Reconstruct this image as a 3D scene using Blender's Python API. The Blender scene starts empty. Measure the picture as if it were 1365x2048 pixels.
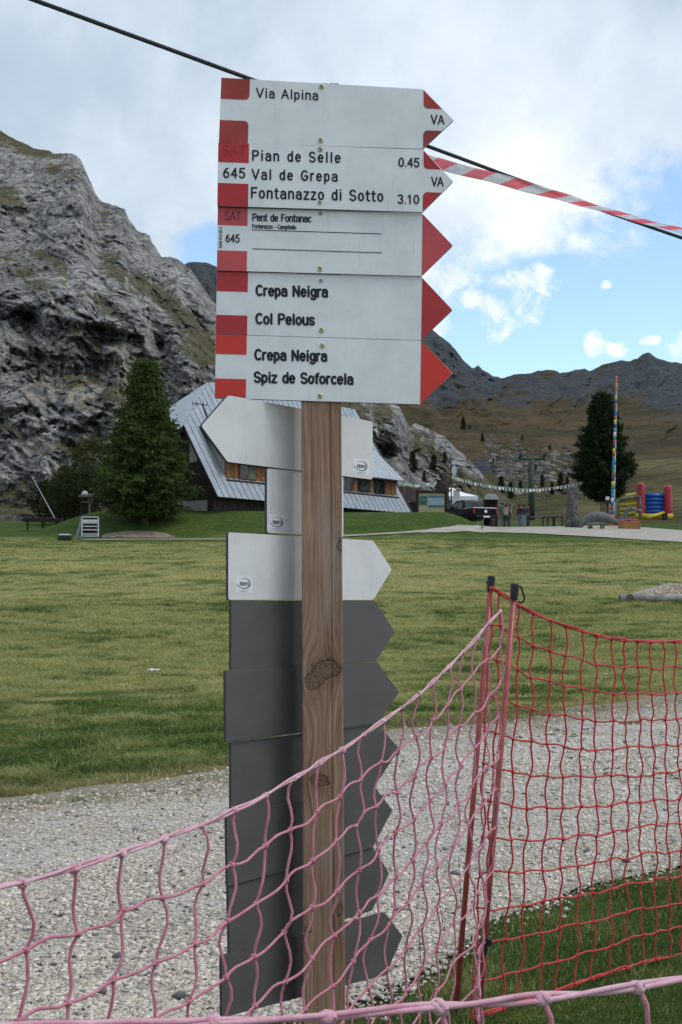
import bpy, bmesh, math, random
import numpy as np
from mathutils import Vector, Matrix

random.seed(7)
rng = np.random.default_rng(11)
R = math.radians
scene = bpy.context.scene
COL = scene.collection

# ------------------------------------------------------------------ camera
FPX, PW, PH = 2600.0, 1365.0, 2048.0       # focal length and picture size in photograph pixels
EYE = 1.35
TILT = math.atan(166.0 / FPX)
cam_data = bpy.data.cameras.new('camera')
cam_data.sensor_fit = 'VERTICAL'
cam_data.sensor_height = 36.0
cam_data.lens = FPX / PH * 36.0
cam_data.clip_start = 0.05
cam_data.clip_end = 6000
cam = bpy.data.objects.new('camera', cam_data)
cam.location = (0, 0, EYE)
cam.rotation_euler = (R(90) + TILT, 0, 0)
COL.objects.link(cam)
scene.camera = cam
cam_data.dof.use_dof = True
cam_data.dof.focus_distance = 3.1
cam_data.dof.aperture_fstop = 30.0

# ------------------------------------------------------------------ light
SUN_EL, SUN_AZ = R(60), R(100)               # azimuth clockwise from the view direction
sunvec = Vector((math.sin(SUN_AZ) * math.cos(SUN_EL), math.cos(SUN_AZ) * math.cos(SUN_EL), math.sin(SUN_EL)))
sd = bpy.data.lights.new('sun', 'SUN')
sd.energy = 1.5
sd.angle = R(30)
sd.color = (1.0, 0.96, 0.9)
sun = bpy.data.objects.new('sun', sd)
sun.rotation_euler = sunvec.to_track_quat('Z', 'Y').to_euler()
sun.location = (0, 0, 30)
COL.objects.link(sun)

vs = scene.view_settings
vs.view_transform = 'Standard'
vs.look = 'None'
vs.exposure = 0.35
vs.gamma = 1.0

# ---- world: sky texture with a deck of cloud that opens towards the low right
world = bpy.data.worlds.new('World')
scene.world = world
world.use_nodes = True
WN, WL = world.node_tree.nodes, world.node_tree.links
WN.clear()


class G:
    """tiny helper for node maths in a tree"""
    def __init__(s, nodes, links):
        s.n, s.l = nodes, links

    def put(s, sock, v):
        if hasattr(v, 'is_output') or isinstance(v, bpy.types.NodeSocket):
            s.l.new(v, sock)
        else:
            sock.default_value = v

    def m(s, op, a, b=0.0, c=None, clamp=False):
        nd = s.n.new('ShaderNodeMath')
        nd.operation = op
        nd.use_clamp = clamp
        s.put(nd.inputs[0], a)
        s.put(nd.inputs[1], b)
        if c is not None:
            s.put(nd.inputs[2], c)
        return nd.outputs[0]

    def ss(s, v, lo, hi, a=0.0, b=1.0):
        nd = s.n.new('ShaderNodeMapRange')
        nd.interpolation_type = 'SMOOTHSTEP'
        s.put(nd.inputs['Value'], v)
        nd.inputs['From Min'].default_value = lo
        nd.inputs['From Max'].default_value = hi
        nd.inputs['To Min'].default_value = a
        nd.inputs['To Max'].default_value = b
        return nd.outputs[0]

    def mix(s, f, a, b, mode='MIX'):
        nd = s.n.new('ShaderNodeMix')
        nd.data_type = 'RGBA'
        nd.blend_type = mode
        s.put(nd.inputs[0], f)
        s.put(nd.inputs[6], a if not isinstance(a, tuple) else (*a[:3], 1))
        s.put(nd.inputs[7], b if not isinstance(b, tuple) else (*b[:3], 1))
        return nd.outputs[2]

    def noise(s, vec, scale, detail=4.0, rough=0.55, dist=0.0, out=0):
        nd = s.n.new('ShaderNodeTexNoise')
        if vec is not None:
            s.l.new(vec, nd.inputs['Vector'])
        nd.inputs['Scale'].default_value = scale
        nd.inputs['Detail'].default_value = detail
        nd.inputs['Roughness'].default_value = rough
        nd.inputs['Distortion'].default_value = dist
        return nd.outputs[out]

    def mapv(s, vec, scale=(1, 1, 1), loc=(0, 0, 0), rot=(0, 0, 0)):
        nd = s.n.new('ShaderNodeMapping')
        s.l.new(vec, nd.inputs['Vector'])
        nd.inputs['Scale'].default_value = scale
        nd.inputs['Location'].default_value = loc
        nd.inputs['Rotation'].default_value = rot
        return nd.outputs[0]

    def sep(s, vec):
        nd = s.n.new('ShaderNodeSeparateXYZ')
        s.l.new(vec, nd.inputs[0])
        return nd.outputs

    def ramp(s, f, stops):
        nd = s.n.new('ShaderNodeValToRGB')
        s.l.new(f, nd.inputs[0])
        el = nd.color_ramp.elements
        while len(el) < len(stops):
            el.new(0.5)
        for e, (p, c) in zip(el, stops):
            e.position = p
            e.color = (*c[:3], 1)
        return nd.outputs[0]


g = G(WN, WL)
tc = WN.new('ShaderNodeTexCoord')
dirv = tc.outputs['Generated']
sky = WN.new('ShaderNodeTexSky')
sky.sky_type = 'NISHITA'
sky.sun_disc = False
sky.sun_elevation = SUN_EL
sky.sun_rotation = SUN_AZ
sky.altitude = 2000
sky.air_density = 1.0
sky.dust_density = 0.6
sx, sy, sz = g.sep(dirv)
hyp = g.m('SQRT', g.m('ADD', g.m('MULTIPLY', sx, sx), g.m('MULTIPLY', sy, sy)))
az = g.m('ARCTAN2', sx, sy)                       # 0 straight ahead, positive right
el = g.m('ARCTAN2', sz, hyp)
comb = WN.new('ShaderNodeCombineXYZ')
WL.new(az, comb.inputs[0]); WL.new(g.m('MULTIPLY', el, 1.5), comb.inputs[1])
sv = comb.outputs[0]
n_big = g.noise(dirv, 3.2, 5, 0.55, 0.3)
n_mid = g.noise(dirv, 10.0, 6, 0.6, 0.25)
n_fine = g.noise(dirv, 34.0, 5, 0.6, 0.15)
# the clear opening: a broad ellipse of directions low on the right
ex = g.m('DIVIDE', g.m('SUBTRACT', az, 0.34), 0.40)
ey = g.m('DIVIDE', g.m('SUBTRACT', g.m('ADD', el, g.m('MULTIPLY', g.m('SUBTRACT', az, 0.2), -0.22)), 0.150), 0.150)
er = g.m('SQRT', g.m('ADD', g.m('MULTIPLY', ex, ex), g.m('MULTIPLY', ey, ey)))
ragged = g.m('ADD', g.m('MULTIPLY', g.m('SUBTRACT', n_mid, 0.5), 1.15), g.m('MULTIPLY', g.m('SUBTRACT', n_fine, 0.5), 0.5))
cover = g.ss(g.m('ADD', er, ragged), 0.78, 1.12)
# a small gap over the cliff on the left
gx = g.m('DIVIDE', g.m('SUBTRACT', az, -0.104), 0.030)
gy = g.m('DIVIDE', g.m('SUBTRACT', el, 0.262), 0.024)
gr = g.m('SQRT', g.m('ADD', g.m('MULTIPLY', gx, gx), g.m('MULTIPLY', gy, gy)))
cover = g.m('MULTIPLY', cover, g.ss(g.m('ADD', gr, g.m('MULTIPLY', ragged, 1.5)), 0.45, 1.15))
# small cumulus floating in the opening: (azimuth, elevation, half width, half height)
puffs = [(0.143, 0.237, 0.026, 0.011), (0.123, 0.212, 0.019, 0.017), (0.140, 0.222, 0.014, 0.024), (0.080, 0.236, 0.026, 0.018),
         (0.098, 0.226, 0.012, 0.010), (0.196, 0.187, 0.008, 0.009), (0.209, 0.183, 0.010, 0.007), (0.262, 0.185, 0.014, 0.012),
         (0.205, 0.232, 0.006, 0.004), (0.33, 0.21, 0.03, 0.014), (0.42, 0.16, 0.04, 0.016), (0.236, 0.190, 0.008, 0.004)]
pf = None
for (pa, pe, rx, ry) in puffs:
    qx = g.m('DIVIDE', g.m('SUBTRACT', az, pa), rx * 1.25)
    qy = g.m('DIVIDE', g.m('SUBTRACT', el, pe), ry * 1.25)
    q = g.m('SUBTRACT', 1.0, g.m('ADD', g.m('MULTIPLY', qx, qx), g.m('MULTIPLY', qy, qy)))
    pf = q if pf is None else g.m('MAXIMUM', pf, q)
n_puff = g.noise(dirv, 45.0, 6, 0.62, 0.4)
pf = g.ss(g.m('ADD', pf, g.m('MULTIPLY', g.m('SUBTRACT', n_puff, 0.52), 4.2)), 0.0, 1.1)
cover = g.m('MAXIMUM', cover, g.m('MULTIPLY', pf, 0.93))
# how bright the cloud is: thin and white near the opening, greyer overhead
near_edge = g.ss(er, 0.8, 2.6, 1.0, 0.0)
lum = g.m('ADD', g.m('MULTIPLY', near_edge, 0.34), g.m('MULTIPLY', g.m('SUBTRACT', n_big, 0.5), 1.25))
lum = g.m('ADD', lum, g.m('MULTIPLY', g.m('SUBTRACT', n_mid, 0.5), 0.55))
lum = g.m('ADD', lum, 0.54)
lum = g.m('ADD', lum, g.m('MULTIPLY', g.ss(el, 0.05, 0.5, 0.16, -0.05), 1.0), clamp=True)
ccol = g.ramp(lum, [(0.0, (.32, .41, .51)), (0.5, (.47, .57, .68)), (0.8, (.70, .785, .88)), (1.0, (.94, .97, 1.0))])
ccol = g.mix(1.0, ccol, (6.1, 6.1, 6.1), 'MULTIPLY')
skyc = g.mix(1.0, sky.outputs[0], (0.98, 1.0, 1.0), 'MULTIPLY')
skyc = g.mix(1.0, skyc, (1.38, 1.36, 1.24), 'MULTIPLY')
final = g.mix(cover, skyc, ccol)
bg = WN.new('ShaderNodeBackground')
bg.inputs['Strength'].default_value = 0.15
WL.new(final, bg.inputs['Color'])
wo = WN.new('ShaderNodeOutputWorld')
WL.new(bg.outputs[0], wo.inputs['Surface'])

# ------------------------------------------------------------------ geometry of the view
ct, st = math.cos(TILT), math.sin(TILT)


def ray(px, py):
    """direction from the camera through a photograph pixel, scaled so that its depth (world Y) is 1"""
    x = (px - PW / 2) / FPX
    y = (PH / 2 - py) / FPX
    d = ct - y * st
    return np.array([x / d, 1.0, (st + y * ct) / d])


def P(px, py, d):
    r = ray(px, py)
    return np.array([r[0] * d, d, EYE + r[2] * d])


def sm(t):
    t = np.clip(t, 0, 1)
    return t * t * (3 - 2 * t)


_gd = np.array([-40, 3, 6, 8.5, 11, 14, 20, 30, 45, 60, 75, 90, 100, 115, 150, 220.])
_gz = np.array([0, 0, 0, 0.01, 0.045, 0.11, 0.35, 0.95, 2.04, 3.24, 4.46, 5.78, 6.62, 7.72, 10.0, 14.5])
_dd = np.linspace(-40, 220, 1041)
_zz = np.interp(_dd, _gd, _gz)
_k = np.hanning(17); _k /= _k.sum()
_zz = np.convolve(np.pad(_zz, 8, mode='edge'), _k, 'valid')


def zg(x, y):
    """height of the ground"""
    x = np.asarray(x, float); y = np.asarray(y, float)
    b = np.interp(y, _dd, _zz)
    fade = sm((x + 21.5) / 6.0) * (1 - sm((x - 6.5) / 4.5))
    lift = np.maximum(0, 6.9 - b) * sm((y - 78.5) / 8.0) * fade
    und = 0.10 * np.sin(x * 0.23 + 1.0) * np.sin(y * 0.19) * sm((y - 12) / 15)
    return b + lift + und


def ground_at(px, py):
    """where the ray through a pixel meets the ground"""
    r = ray(px, py)
    d = np.concatenate([np.linspace(2, 30, 1500), np.linspace(30, 140, 1500)])
    diff = EYE + r[2] * d - zg(r[0] * d, d)
    i = np.argmax(diff < 0)
    if i == 0:
        return P(px, py, 100.0)
    a, b = diff[i - 1], diff[i]
    t = a / (a - b)
    dd = d[i - 1] + t * (d[i] - d[i - 1])
    return np.array([r[0] * dd, dd, float(zg(r[0] * dd, dd))])


# ------------------------------------------------------------------ noise in numpy
def _hash(ix, iy, iz, seed):
    h = (ix * 374761393 + iy * 668265263 + iz * 2147483647 + seed * 1274126177) & 0xFFFFFFFF
    h = ((h ^ (h >> 13)) * 1274126177) & 0xFFFFFFFF
    h = ((h ^ (h >> 16)) * 2246822519) & 0xFFFFFFFF
    return ((h ^ (h >> 15)) & 0xFFFF) / 65535.0


def vnoise(p, seed=0):
    p = np.asarray(p, float)
    i = np.floor(p).astype(np.int64)
    f = p - i
    f = f * f * f * (f * (f * 6 - 15) + 10)
    out = 0
    for dx in (0, 1):
        wx = f[..., 0] if dx else 1 - f[..., 0]
        for dy in (0, 1):
            wy = f[..., 1] if dy else 1 - f[..., 1]
            for dz in (0, 1):
                wz = f[..., 2] if dz else 1 - f[..., 2]
                out = out + wx * wy * wz * _hash(i[..., 0] + dx, i[..., 1] + dy, i[..., 2] + dz, seed)
    return out


def fbm(p, octv=5, seed=0, rough=0.5, ridged=False):
    a, tot, out = 1.0, 0.0, 0
    q = np.asarray(p, float)
    for o in range(octv):
        v = vnoise(q + o * 17.3, seed + o)
        if ridged:
            v = 1 - np.abs(2 * v - 1)
        out = out + a * v
        tot += a
        a *= rough
        q = q * 2.03
    return out / tot


# ------------------------------------------------------------------ meshes and objects
def new_mesh(name, v, f, smooth=False):
    me = bpy.data.meshes.new(name)
    v = np.asarray(v, np.float32)
    if isinstance(f, np.ndarray):
        n, k = f.shape
        me.vertices.add(len(v)); me.vertices.foreach_set('co', v.ravel())
        me.loops.add(n * k); me.loops.foreach_set('vertex_index', f.astype(np.int32).ravel())
        me.polygons.add(n)
        me.polygons.foreach_set('loop_start', np.arange(0, n * k, k, dtype=np.int32))
        me.polygons.foreach_set('loop_total', np.full(n, k, np.int32))
        me.update(calc_edges=True)
    else:
        me.from_pydata([tuple(map(float, q)) for q in v], [], f)
        me.update()
    if smooth:
        me.polygons.foreach_set('use_smooth', [True] * len(me.polygons))
    return me


class MB:
    """collects shapes of one part in world (or thing) space"""
    def __init__(s):
        s.v, s.f = [], []

    def add(s, v, f):
        o = len(s.v)
        s.v += [tuple(map(float, q)) for q in v]
        s.f += [tuple(i + o for i in q) for q in f]
        return s

    def box(s, c, size, M=None, bev=0.0):
        x, y, z = [q / 2 for q in size]
        if bev <= 0:
            v = [(sx * x, sy * y, sz * z) for sx in (-1, 1) for sy in (-1, 1) for sz in (-1, 1)]
            f = [(0, 1, 3, 2), (4, 6, 7, 5), (0, 4, 5, 1), (2, 3, 7, 6), (0, 2, 6, 4), (1, 5, 7, 3)]
        else:
            b = bev
            v, f = [], []
            for (zz, k) in ((-z, b), (-z + b, 0), (z - b, 0), (z, b)):
                X, Y = x - k, y - k
                v += [(-X + b, -Y, zz), (X - b, -Y, zz), (X, -Y + b, zz), (X, Y - b, zz), (X - b, Y, zz), (-X + b, Y, zz), (-X, Y - b, zz), (-X, -Y + b, zz)]
            for r_ in range(3):
                for i in range(8):
                    j = (i + 1) % 8
                    f.append((r_ * 8 + i, r_ * 8 + j, r_ * 8 + 8 + j, r_ * 8 + 8 + i))
            f.append(tuple(reversed(range(8))))
            f.append(tuple(range(24, 32)))
        if M is not None:
            v = [tuple(M @ Vector(q)) for q in v]
        return s.add([(q[0] + c[0], q[1] + c[1], q[2] + c[2]) for q in v], f)

    def prism(s, poly, vec):
        """closed outline swept along vec"""
        n = len(poly)
        vec = np.asarray(vec, float)
        a = [np.asarray(q, float) for q in poly]
        v = a + [q + vec for q in a]
        f = [tuple(range(n)), tuple(reversed(range(n, 2 * n)))]
        f += [(i, i + n, (i + 1) % n + n, (i + 1) % n) for i in range(n)]
        return s.add(v, f)

    def tube(s, pts, rad, n=6, caps=True):
        pts = [Vector(map(float, q)) for q in pts]
        if not hasattr(rad, '__len__'):
            rad = [rad] * len(pts)
        rings = []
        up = None
        for i, p in enumerate(pts):
            t = (pts[min(i + 1, len(pts) - 1)] - pts[max(i - 1, 0)])
            if t.length < 1e-9:
                t = Vector((0, 0, 1))
            t.normalize()
            if up is None:
                up = Vector((1, 0, 0)) if abs(t.x) < 0.8 else Vector((0, 1, 0))
            up = (up - t * up.dot(t))
            if up.length < 1e-6:
                up = t.orthogonal()
            up.normalize()
            w = t.cross(up)
            rings.append([p + (up * math.cos(2 * math.pi * k / n) + w * math.sin(2 * math.pi * k / n)) * rad[i] for k in range(n)])
        v = [q for r_ in rings for q in r_]
        f = []
        for i in range(len(pts) - 1):
            for k in range(n):
                f.append((i * n + k, i * n + (k + 1) % n, (i + 1) * n + (k + 1) % n, (i + 1) * n + k))
        if caps:
            f.append(tuple(reversed(range(n))))
            f.append(tuple(range((len(pts) - 1) * n, len(pts) * n)))
        return s.add(v, f)

    def lathe(s, c, prof, n=12, axis='Z'):
        v, f = [], []
        for (r_, h) in prof:
            for k in range(n):
                a = 2 * math.pi * k / n
                q = (r_ * math.cos(a), r_ * math.sin(a), h)
                if axis == 'Y':
                    q = (q[0], q[2], q[1])
                elif axis == 'X':
                    q = (q[2], q[0], q[1])
                v.append((q[0] + c[0], q[1] + c[1], q[2] + c[2]))
        m = len(prof)
        for i in range(m - 1):
            for k in range(n):
                f.append((i * n + k, i * n + (k + 1) % n, (i + 1) * n + (k + 1) % n, (i + 1) * n + k))
        f.append(tuple(reversed(range(n))))
        f.append(tuple(range((m - 1) * n, m * n)))
        return s.add(v, f)

    def build(s, name, mat, parent=None, smooth=False, at=None):
        """world-space vertices; the object's origin goes to its parent's (or to `at`)"""
        loc = np.zeros(3)
        if parent is not None:
            loc = world_loc(parent)
        elif at is not None:
            loc = np.asarray(at, float)
        me = new_mesh(name, np.asarray(s.v) - loc, s.f, smooth)
        return link(name, me, mat, parent, at)


def world_loc(o):
    p = np.zeros(3)
    while o is not None:
        p = p + np.asarray(o.location)
        o = o.parent
    return p


def link(name, me, mat, parent=None, at=None):
    if mat is not None and len(me.materials) == 0:
        me.materials.append(mat)
    o = bpy.data.objects.new(name, me)
    COL.objects.link(o)
    if parent is not None:
        o.parent = parent
    elif at is not None:
        o.location = tuple(map(float, at))
    return o


def tag(o, label=None, cat=None, group=None, kind=None):
    if label: o['label'] = label
    if cat: o['category'] = cat
    if group: o['group'] = group
    if kind: o['kind'] = kind
    return o


def thing(name, label, cat, loc, group=None, rz=0.0):
    o = bpy.data.objects.new(name, None)
    o.empty_display_size = 0.2
    o.location = tuple(map(float, loc))
    o.rotation_euler = (0, 0, rz)
    COL.objects.link(o)
    return tag(o, label, cat, group)


def local(name, mb, mat, parent, smooth=False):
    """part whose vertices are already in the parent's own space"""
    return link(name, new_mesh(name, mb.v, mb.f, smooth), mat, parent)


def fix_normals(me):
    bm = bmesh.new(); bm.from_mesh(me)
    bmesh.ops.recalc_face_normals(bm, faces=bm.faces)
    bm.to_mesh(me); bm.free()


# ------------------------------------------------------------------ materials
def base_mat(name, rough=0.6, spec=0.3):
    m = bpy.data.materials.new(name)
    m.use_nodes = True
    n, l = m.node_tree.nodes, m.node_tree.links
    b = n['Principled BSDF']
    b.inputs['Roughness'].default_value = rough
    b.inputs['Specular IOR Level'].default_value = spec
    return m, G(n, l), b


def tex(gg, kind='Object'):
    t = gg.n.new('ShaderNodeTexCoord')
    return t.outputs[kind]


def pos(gg):
    return gg.n.new('ShaderNodeNewGeometry').outputs['Position']


def bump(gg, b, h, strength=0.3, dist=0.01):
    nd = gg.n.new('ShaderNodeBump')
    nd.inputs['Strength'].default_value = strength
    nd.inputs['Distance'].default_value = dist
    gg.l.new(h, nd.inputs['Height'])
    gg.l.new(nd.outputs[0], b.inputs['Normal'])
    return nd


def mottled(name, c, var=0.15, scale=6.0, rough=0.6, spec=0.3, bmp=0.0, metal=0.0, dist=0.01, c2=None, lo=0.35, hi=0.65):
    """plain colour with uneven tone and a little surface relief"""
    m, gg, b = base_mat(name, rough, spec)
    v = tex(gg)
    nz = gg.noise(v, scale, 5, 0.6)
    d = tuple(q * (1 - var) for q in c) if c2 is None else c2
    e = tuple(min(1, q * (1 + var)) for q in c)
    col = gg.mix(gg.ss(nz, lo, hi), d, e)
    gg.l.new(col, b.inputs['Base Color'])
    b.inputs['Metallic'].default_value = metal
    rn = gg.noise(v, scale * 3, 3, 0.5)
    gg.l.new(gg.ss(rn, 0.2, 0.8, max(0.05, rough - 0.1), min(1, rough + 0.1)), b.inputs['Roughness'])
    if bmp:
        bump(gg, b, gg.noise(v, scale * 5, 4, 0.6), bmp, dist)
    return m


def attr_mat(name, attr, rough=0.7, spec=0.2, trans=0.0):
    m, gg, b = base_mat(name, rough, spec)
    a = gg.n.new('ShaderNodeAttribute')
    a.attribute_name = attr
    gg.l.new(a.outputs['Color'], b.inputs['Base Color'])
    return m


def set_colors(me, name, cols, domain='POINT'):
    at = me.color_attributes.new(name, 'FLOAT_COLOR', domain)
    c = np.ones((len(cols), 4), np.float32)
    c[:, :3] = cols
    at.data.foreach_set('color', c.ravel())


# ================================================================== THE SETTING
def grid_faces(nr, nc):
    i = np.arange(nr - 1)[:, None] * nc + np.arange(nc - 1)[None, :]
    return np.stack([i, i + 1, i + nc + 1, i + nc], -1).reshape(-1, 4)


# ---- edges of the gravel path, measured on the ground
far_pts = np.array([ground_at(px, py)[:2] for px, py in ((0, 1600), (230, 1572), (460, 1535), (800, 1462), (1000, 1437), (1180, 1415), (1365, 1392))])
near_pts = np.array([ground_at(px, py)[:2] for px, py in ((560, 2046), (700, 2010), (800, 1975), (880, 1925), (980, 1835), (1150, 1785), (1365, 1735))])
near_pts = np.vstack([[-3.0, 2.2], [-0.9, 3.6], near_pts])


def ext(pts, x):
    x = np.asarray(x, float)
    y = np.interp(x, pts[:, 0], pts[:, 1])
    s0 = (pts[1, 1] - pts[0, 1]) / (pts[1, 0] - pts[0, 0])
    s1 = (pts[-1, 1] - pts[-2, 1]) / (pts[-1, 0] - pts[-2, 0])
    y = np.where(x < pts[0, 0], pts[0, 1] + (x - pts[0, 0]) * s0, y)
    return np.where(x > pts[-1, 0], pts[-1, 1] + (x - pts[-1, 0]) * s1, y)


def edge_noise(x, seed, a=0.16):
    q = np.stack([np.asarray(x) * 1.6, np.zeros_like(x) + seed * 3.1, np.zeros_like(x)], -1)
    return (fbm(q, 4, seed) - 0.5) * 2 * a


def path_mask(x, y):
    """> 0 inside the gravel path, in metres from its edge"""
    return np.minimum(y - ext(near_pts, x) - edge_noise(x, 5), ext(far_pts, x) + edge_noise(x, 9, 0.5) - y)


# ---- grass colours are the plants' own: green sward with dry, straw coloured mown patches
GREEN = np.array([0.098, 0.155, 0.042])
DEEP = np.array([0.075, 0.120, 0.034])
STRAW = np.array([0.335, 0.33, 0.150])
OLIVE = np.array([0.140, 0.190, 0.056])


def dryness(x, y):
    """0 lush .. 1 dry; mown swathes run across the meadow"""
    q = np.stack([x * 0.42 + 3, y * 0.62, np.zeros_like(x)], -1)
    a = fbm(q, 4, 21)
    q2 = np.stack([x * 2.1, y * 3.0, np.zeros_like(x)], -1)
    b = fbm(q2, 4, 33)
    t = 0.42 * a + 0.58 * b
    base = np.interp(y, [4, 7.5, 9, 12, 14, 17, 24, 38, 60, 72, 80], [-0.20, -0.16, -0.12, -0.15, -0.05, 0.10, 0.07, 0.11, 0.10, 0.03, -0.14])
    return sm((t + base - 0.38) / 0.27)


def grass_rgb(x, y, r1=None):
    d = dryness(x, y)[:, None]
    q = np.stack([x * 0.9, y * 0.9, np.zeros_like(x) + 7], -1)
    k = sm((fbm(q, 3, 44) - 0.35) / 0.3)[:, None]
    lush = DEEP * (1 - k) + GREEN * k
    dry = OLIVE * (1 - d) + STRAW * d
    c = lush * (1 - d) + dry * d
    rim = np.exp(-((path_mask(x, y) + 0.25) / 0.35) ** 2)[:, None] * (y > 7)[:, None] * 0.75
    c = c * (1 - rim) + np.array([0.30, 0.25, 0.14]) * rim
    lawn = sm((y - 78) / 3)[:, None]
    c = c * (1 - lawn) + np.array([0.060, 0.105, 0.028]) * lawn
    return c


ys = np.concatenate([np.arange(-8, 3, 0.5), np.arange(3, 20, 0.12), np.arange(20, 45, 0.35), np.arange(45, 78, 0.8), np.arange(78, 90, 0.35), np.arange(90, 131, 1.2)])
us = np.linspace(-1, 1, 190)
yy, uu = np.meshgrid(ys, us, indexing='ij')
half = 7 + np.maximum(yy, 0) * 0.52
xx = uu * half
zz = zg(xx, yy)
flat_x, flat_y = xx.ravel(), yy.ravel()
zz = zz + ((fbm(np.stack([xx * 2.5, yy * 2.5, xx * 0], -1), 4, 3) - 0.5) * 0.05 * sm((yy - 8.5) / 3)).reshape(zz.shape)
gv = np.stack([xx, yy, zz], -1).reshape(-1, 3)
gme = new_mesh('ground', gv, grid_faces(len(ys), len(us)), True)
set_colors(gme, 'sward', grass_rgb(flat_x, flat_y))
m, gg, b = base_mat('grassy ground', 0.95, 0.1)
a = gg.n.new('ShaderNodeAttribute'); a.attribute_name = 'sward'
v = pos(gg)
n1 = gg.noise(gg.mapv(v, (1.0, 2.2, 1.0)), 3.0, 6, 0.65)
n2 = gg.noise(gg.mapv(v, (1.0, 3.0, 1.0)), 26.0, 4, 0.6)
n3 = gg.noise(gg.mapv(v, (0.7, 1.2, 1.0), (11, 3, 0)), 0.6, 6, 0.7, 0.6)
c = gg.mix(gg.ss(n3, 0.42, 0.62), a.outputs['Color'], gg.mix(1.0, a.outputs['Color'], (1.45, 1.2, 1.25), 'MULTIPLY'))
c = gg.mix(gg.ss(n1, 0.35, 0.68), gg.mix(1.0, c, (0.62, 0.70, 0.58), 'MULTIPLY'), gg.mix(1.0, c, (1.25, 1.15, 1.1), 'MULTIPLY'))
c = gg.mix(gg.ss(n2, 0.3, 0.72), gg.mix(1.0, c, (0.55, 0.6, 0.5), 'MULTIPLY'), gg.mix(1.0, c, (1.3, 1.25, 1.2), 'MULTIPLY'))
gg.l.new(c, b.inputs['Base Color'])
bump(gg, b, gg.m('ADD', n1, n2), 0.9, 0.06)
M_GROUND = m
tag(link('ground', gme, m), 'mown alpine meadow of green and straw coloured grass sloping up to the chalet', None, None, 'structure')

# ---- gravel path sheet
xs = np.arange(-5.5, 9.5, 0.1)
tt = np.linspace(0, 1, 60)
yn = ext(near_pts, xs) + edge_noise(xs, 5)
yf = ext(far_pts, xs) + edge_noise(xs, 9, 0.5)
yn = np.minimum(yn, yf - 0.05)
px_ = np.repeat(xs[None, :], len(tt), 0)
py_ = yn[None, :] + (yf - yn)[None, :] * tt[:, None]
pv = np.stack([px_, py_, zg(px_, py_) + 0.012], -1).reshape(-1, 3)
m, gg, b = base_mat('crushed limestone', 0.95, 0.15)
v = pos(gg)
vo = gg.n.new('ShaderNodeTexVoronoi'); vo.feature = 'F1'
gg.l.new(v, vo.inputs['Vector']); vo.inputs['Scale'].default_value = 70
n1 = gg.noise(gg.mapv(v, (0.35, 1.5, 1), rot=(0, 0, R(-42))), 1.1, 5, 0.6)
n2 = gg.noise(v, 60, 3, 0.6)
c = gg.mix(gg.ss(n1, 0.4, 0.65), (0.60, 0.555, 0.50), (0.45, 0.40, 0.325))
vbw = gg.n.new('ShaderNodeRGBToBW'); gg.l.new(vo.outputs['Color'], vbw.inputs[0])
c = gg.mix(0.75, c, vbw.outputs[0], 'SOFT_LIGHT')
c = gg.mix(gg.ss(n2, 0.3, 0.7), gg.mix(1.0, c, (0.6, 0.6, 0.6), 'MULTIPLY'), c)
soil = gg.n.new('ShaderNodeAttribute'); soil.attribute_name = 'soil'
sf = gg.m('ADD', gg.sep(soil.outputs['Vector'])[0], gg.m('MULTIPLY', gg.m('SUBTRACT', gg.noise(v, 2.6, 5, 0.65), 0.5), 1.1))
c = gg.mix(gg.m('MULTIPLY', gg.ss(sf, 0.25, 0.75), 0.9), c, (0.25, 0.20, 0.125))
hs = gg.n.new('ShaderNodeHueSaturation'); hs.inputs['Saturation'].default_value = 0.75
gg.l.new(c, hs.inputs['Color'])
gg.l.new(hs.outputs[0], b.inputs['Base Color'])
bump(gg, b, gg.m('ADD', vo.outputs['Distance'], gg.m('MULTIPLY', n2, 0.4)), 0.8, 0.02)
path_me = new_mesh('gravel_path', pv, grid_faces(len(tt), len(xs)), True)
far_d = np.repeat((yf - yn)[None, :], len(tt), 0) * (1 - tt[:, None])
near_d = np.repeat((yf - yn)[None, :], len(tt), 0) * tt[:, None]
soil_v = np.clip(np.exp(-far_d / 1.5) + 0.6 * np.exp(-near_d / 0.25), 0, 1).ravel()
set_colors(path_me, 'soil', np.repeat(soil_v[:, None], 3, 1))
path = tag(link('gravel_path', path_me, m), 'pale crushed limestone path crossing the foreground', None, None, 'structure')


# ---- stones: the larger ones are single parts of the path, the rest is loose gravel
def rock_unit(n=10, seed=0, flat=0.7):
    r_ = np.random.default_rng(seed)
    bm = bmesh.new()
    bmesh.ops.create_icosphere(bm, subdivisions=1, radius=1.0)
    for vv in bm.verts:
        k = 0.72 + 0.45 * r_.random()
        vv.co = Vector((vv.co.x * k * 1.15, vv.co.y * k * 0.9, vv.co.z * k * flat))
    vs_ = np.array([q.co[:] for q in bm.verts]); fs_ = np.array([[q.index for q in f_.verts] for f_ in bm.faces])
    bm.free()
    return vs_, fs_


def cheap_rock(seed):
    """eight corners, twelve triangles, knocked out of square"""
    r_ = np.random.default_rng(seed)
    q = np.array([(x, y, z) for x in (-1, 1) for y in (-1, 1) for z in (-1, 1)], float)
    q *= np.array([1.0, 0.8, 0.55]) * (0.62 + 0.5 * r_.random((8, 1)))
    q += (r_.random((8, 3)) - 0.5) * 0.5
    f = np.array([(0, 1, 3), (0, 3, 2), (4, 6, 7), (4, 7, 5), (0, 4, 5), (0, 5, 1), (2, 3, 7), (2, 7, 6), (0, 2, 6), (0, 6, 4), (1, 5, 7), (1, 7, 3)])
    return q, f


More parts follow.
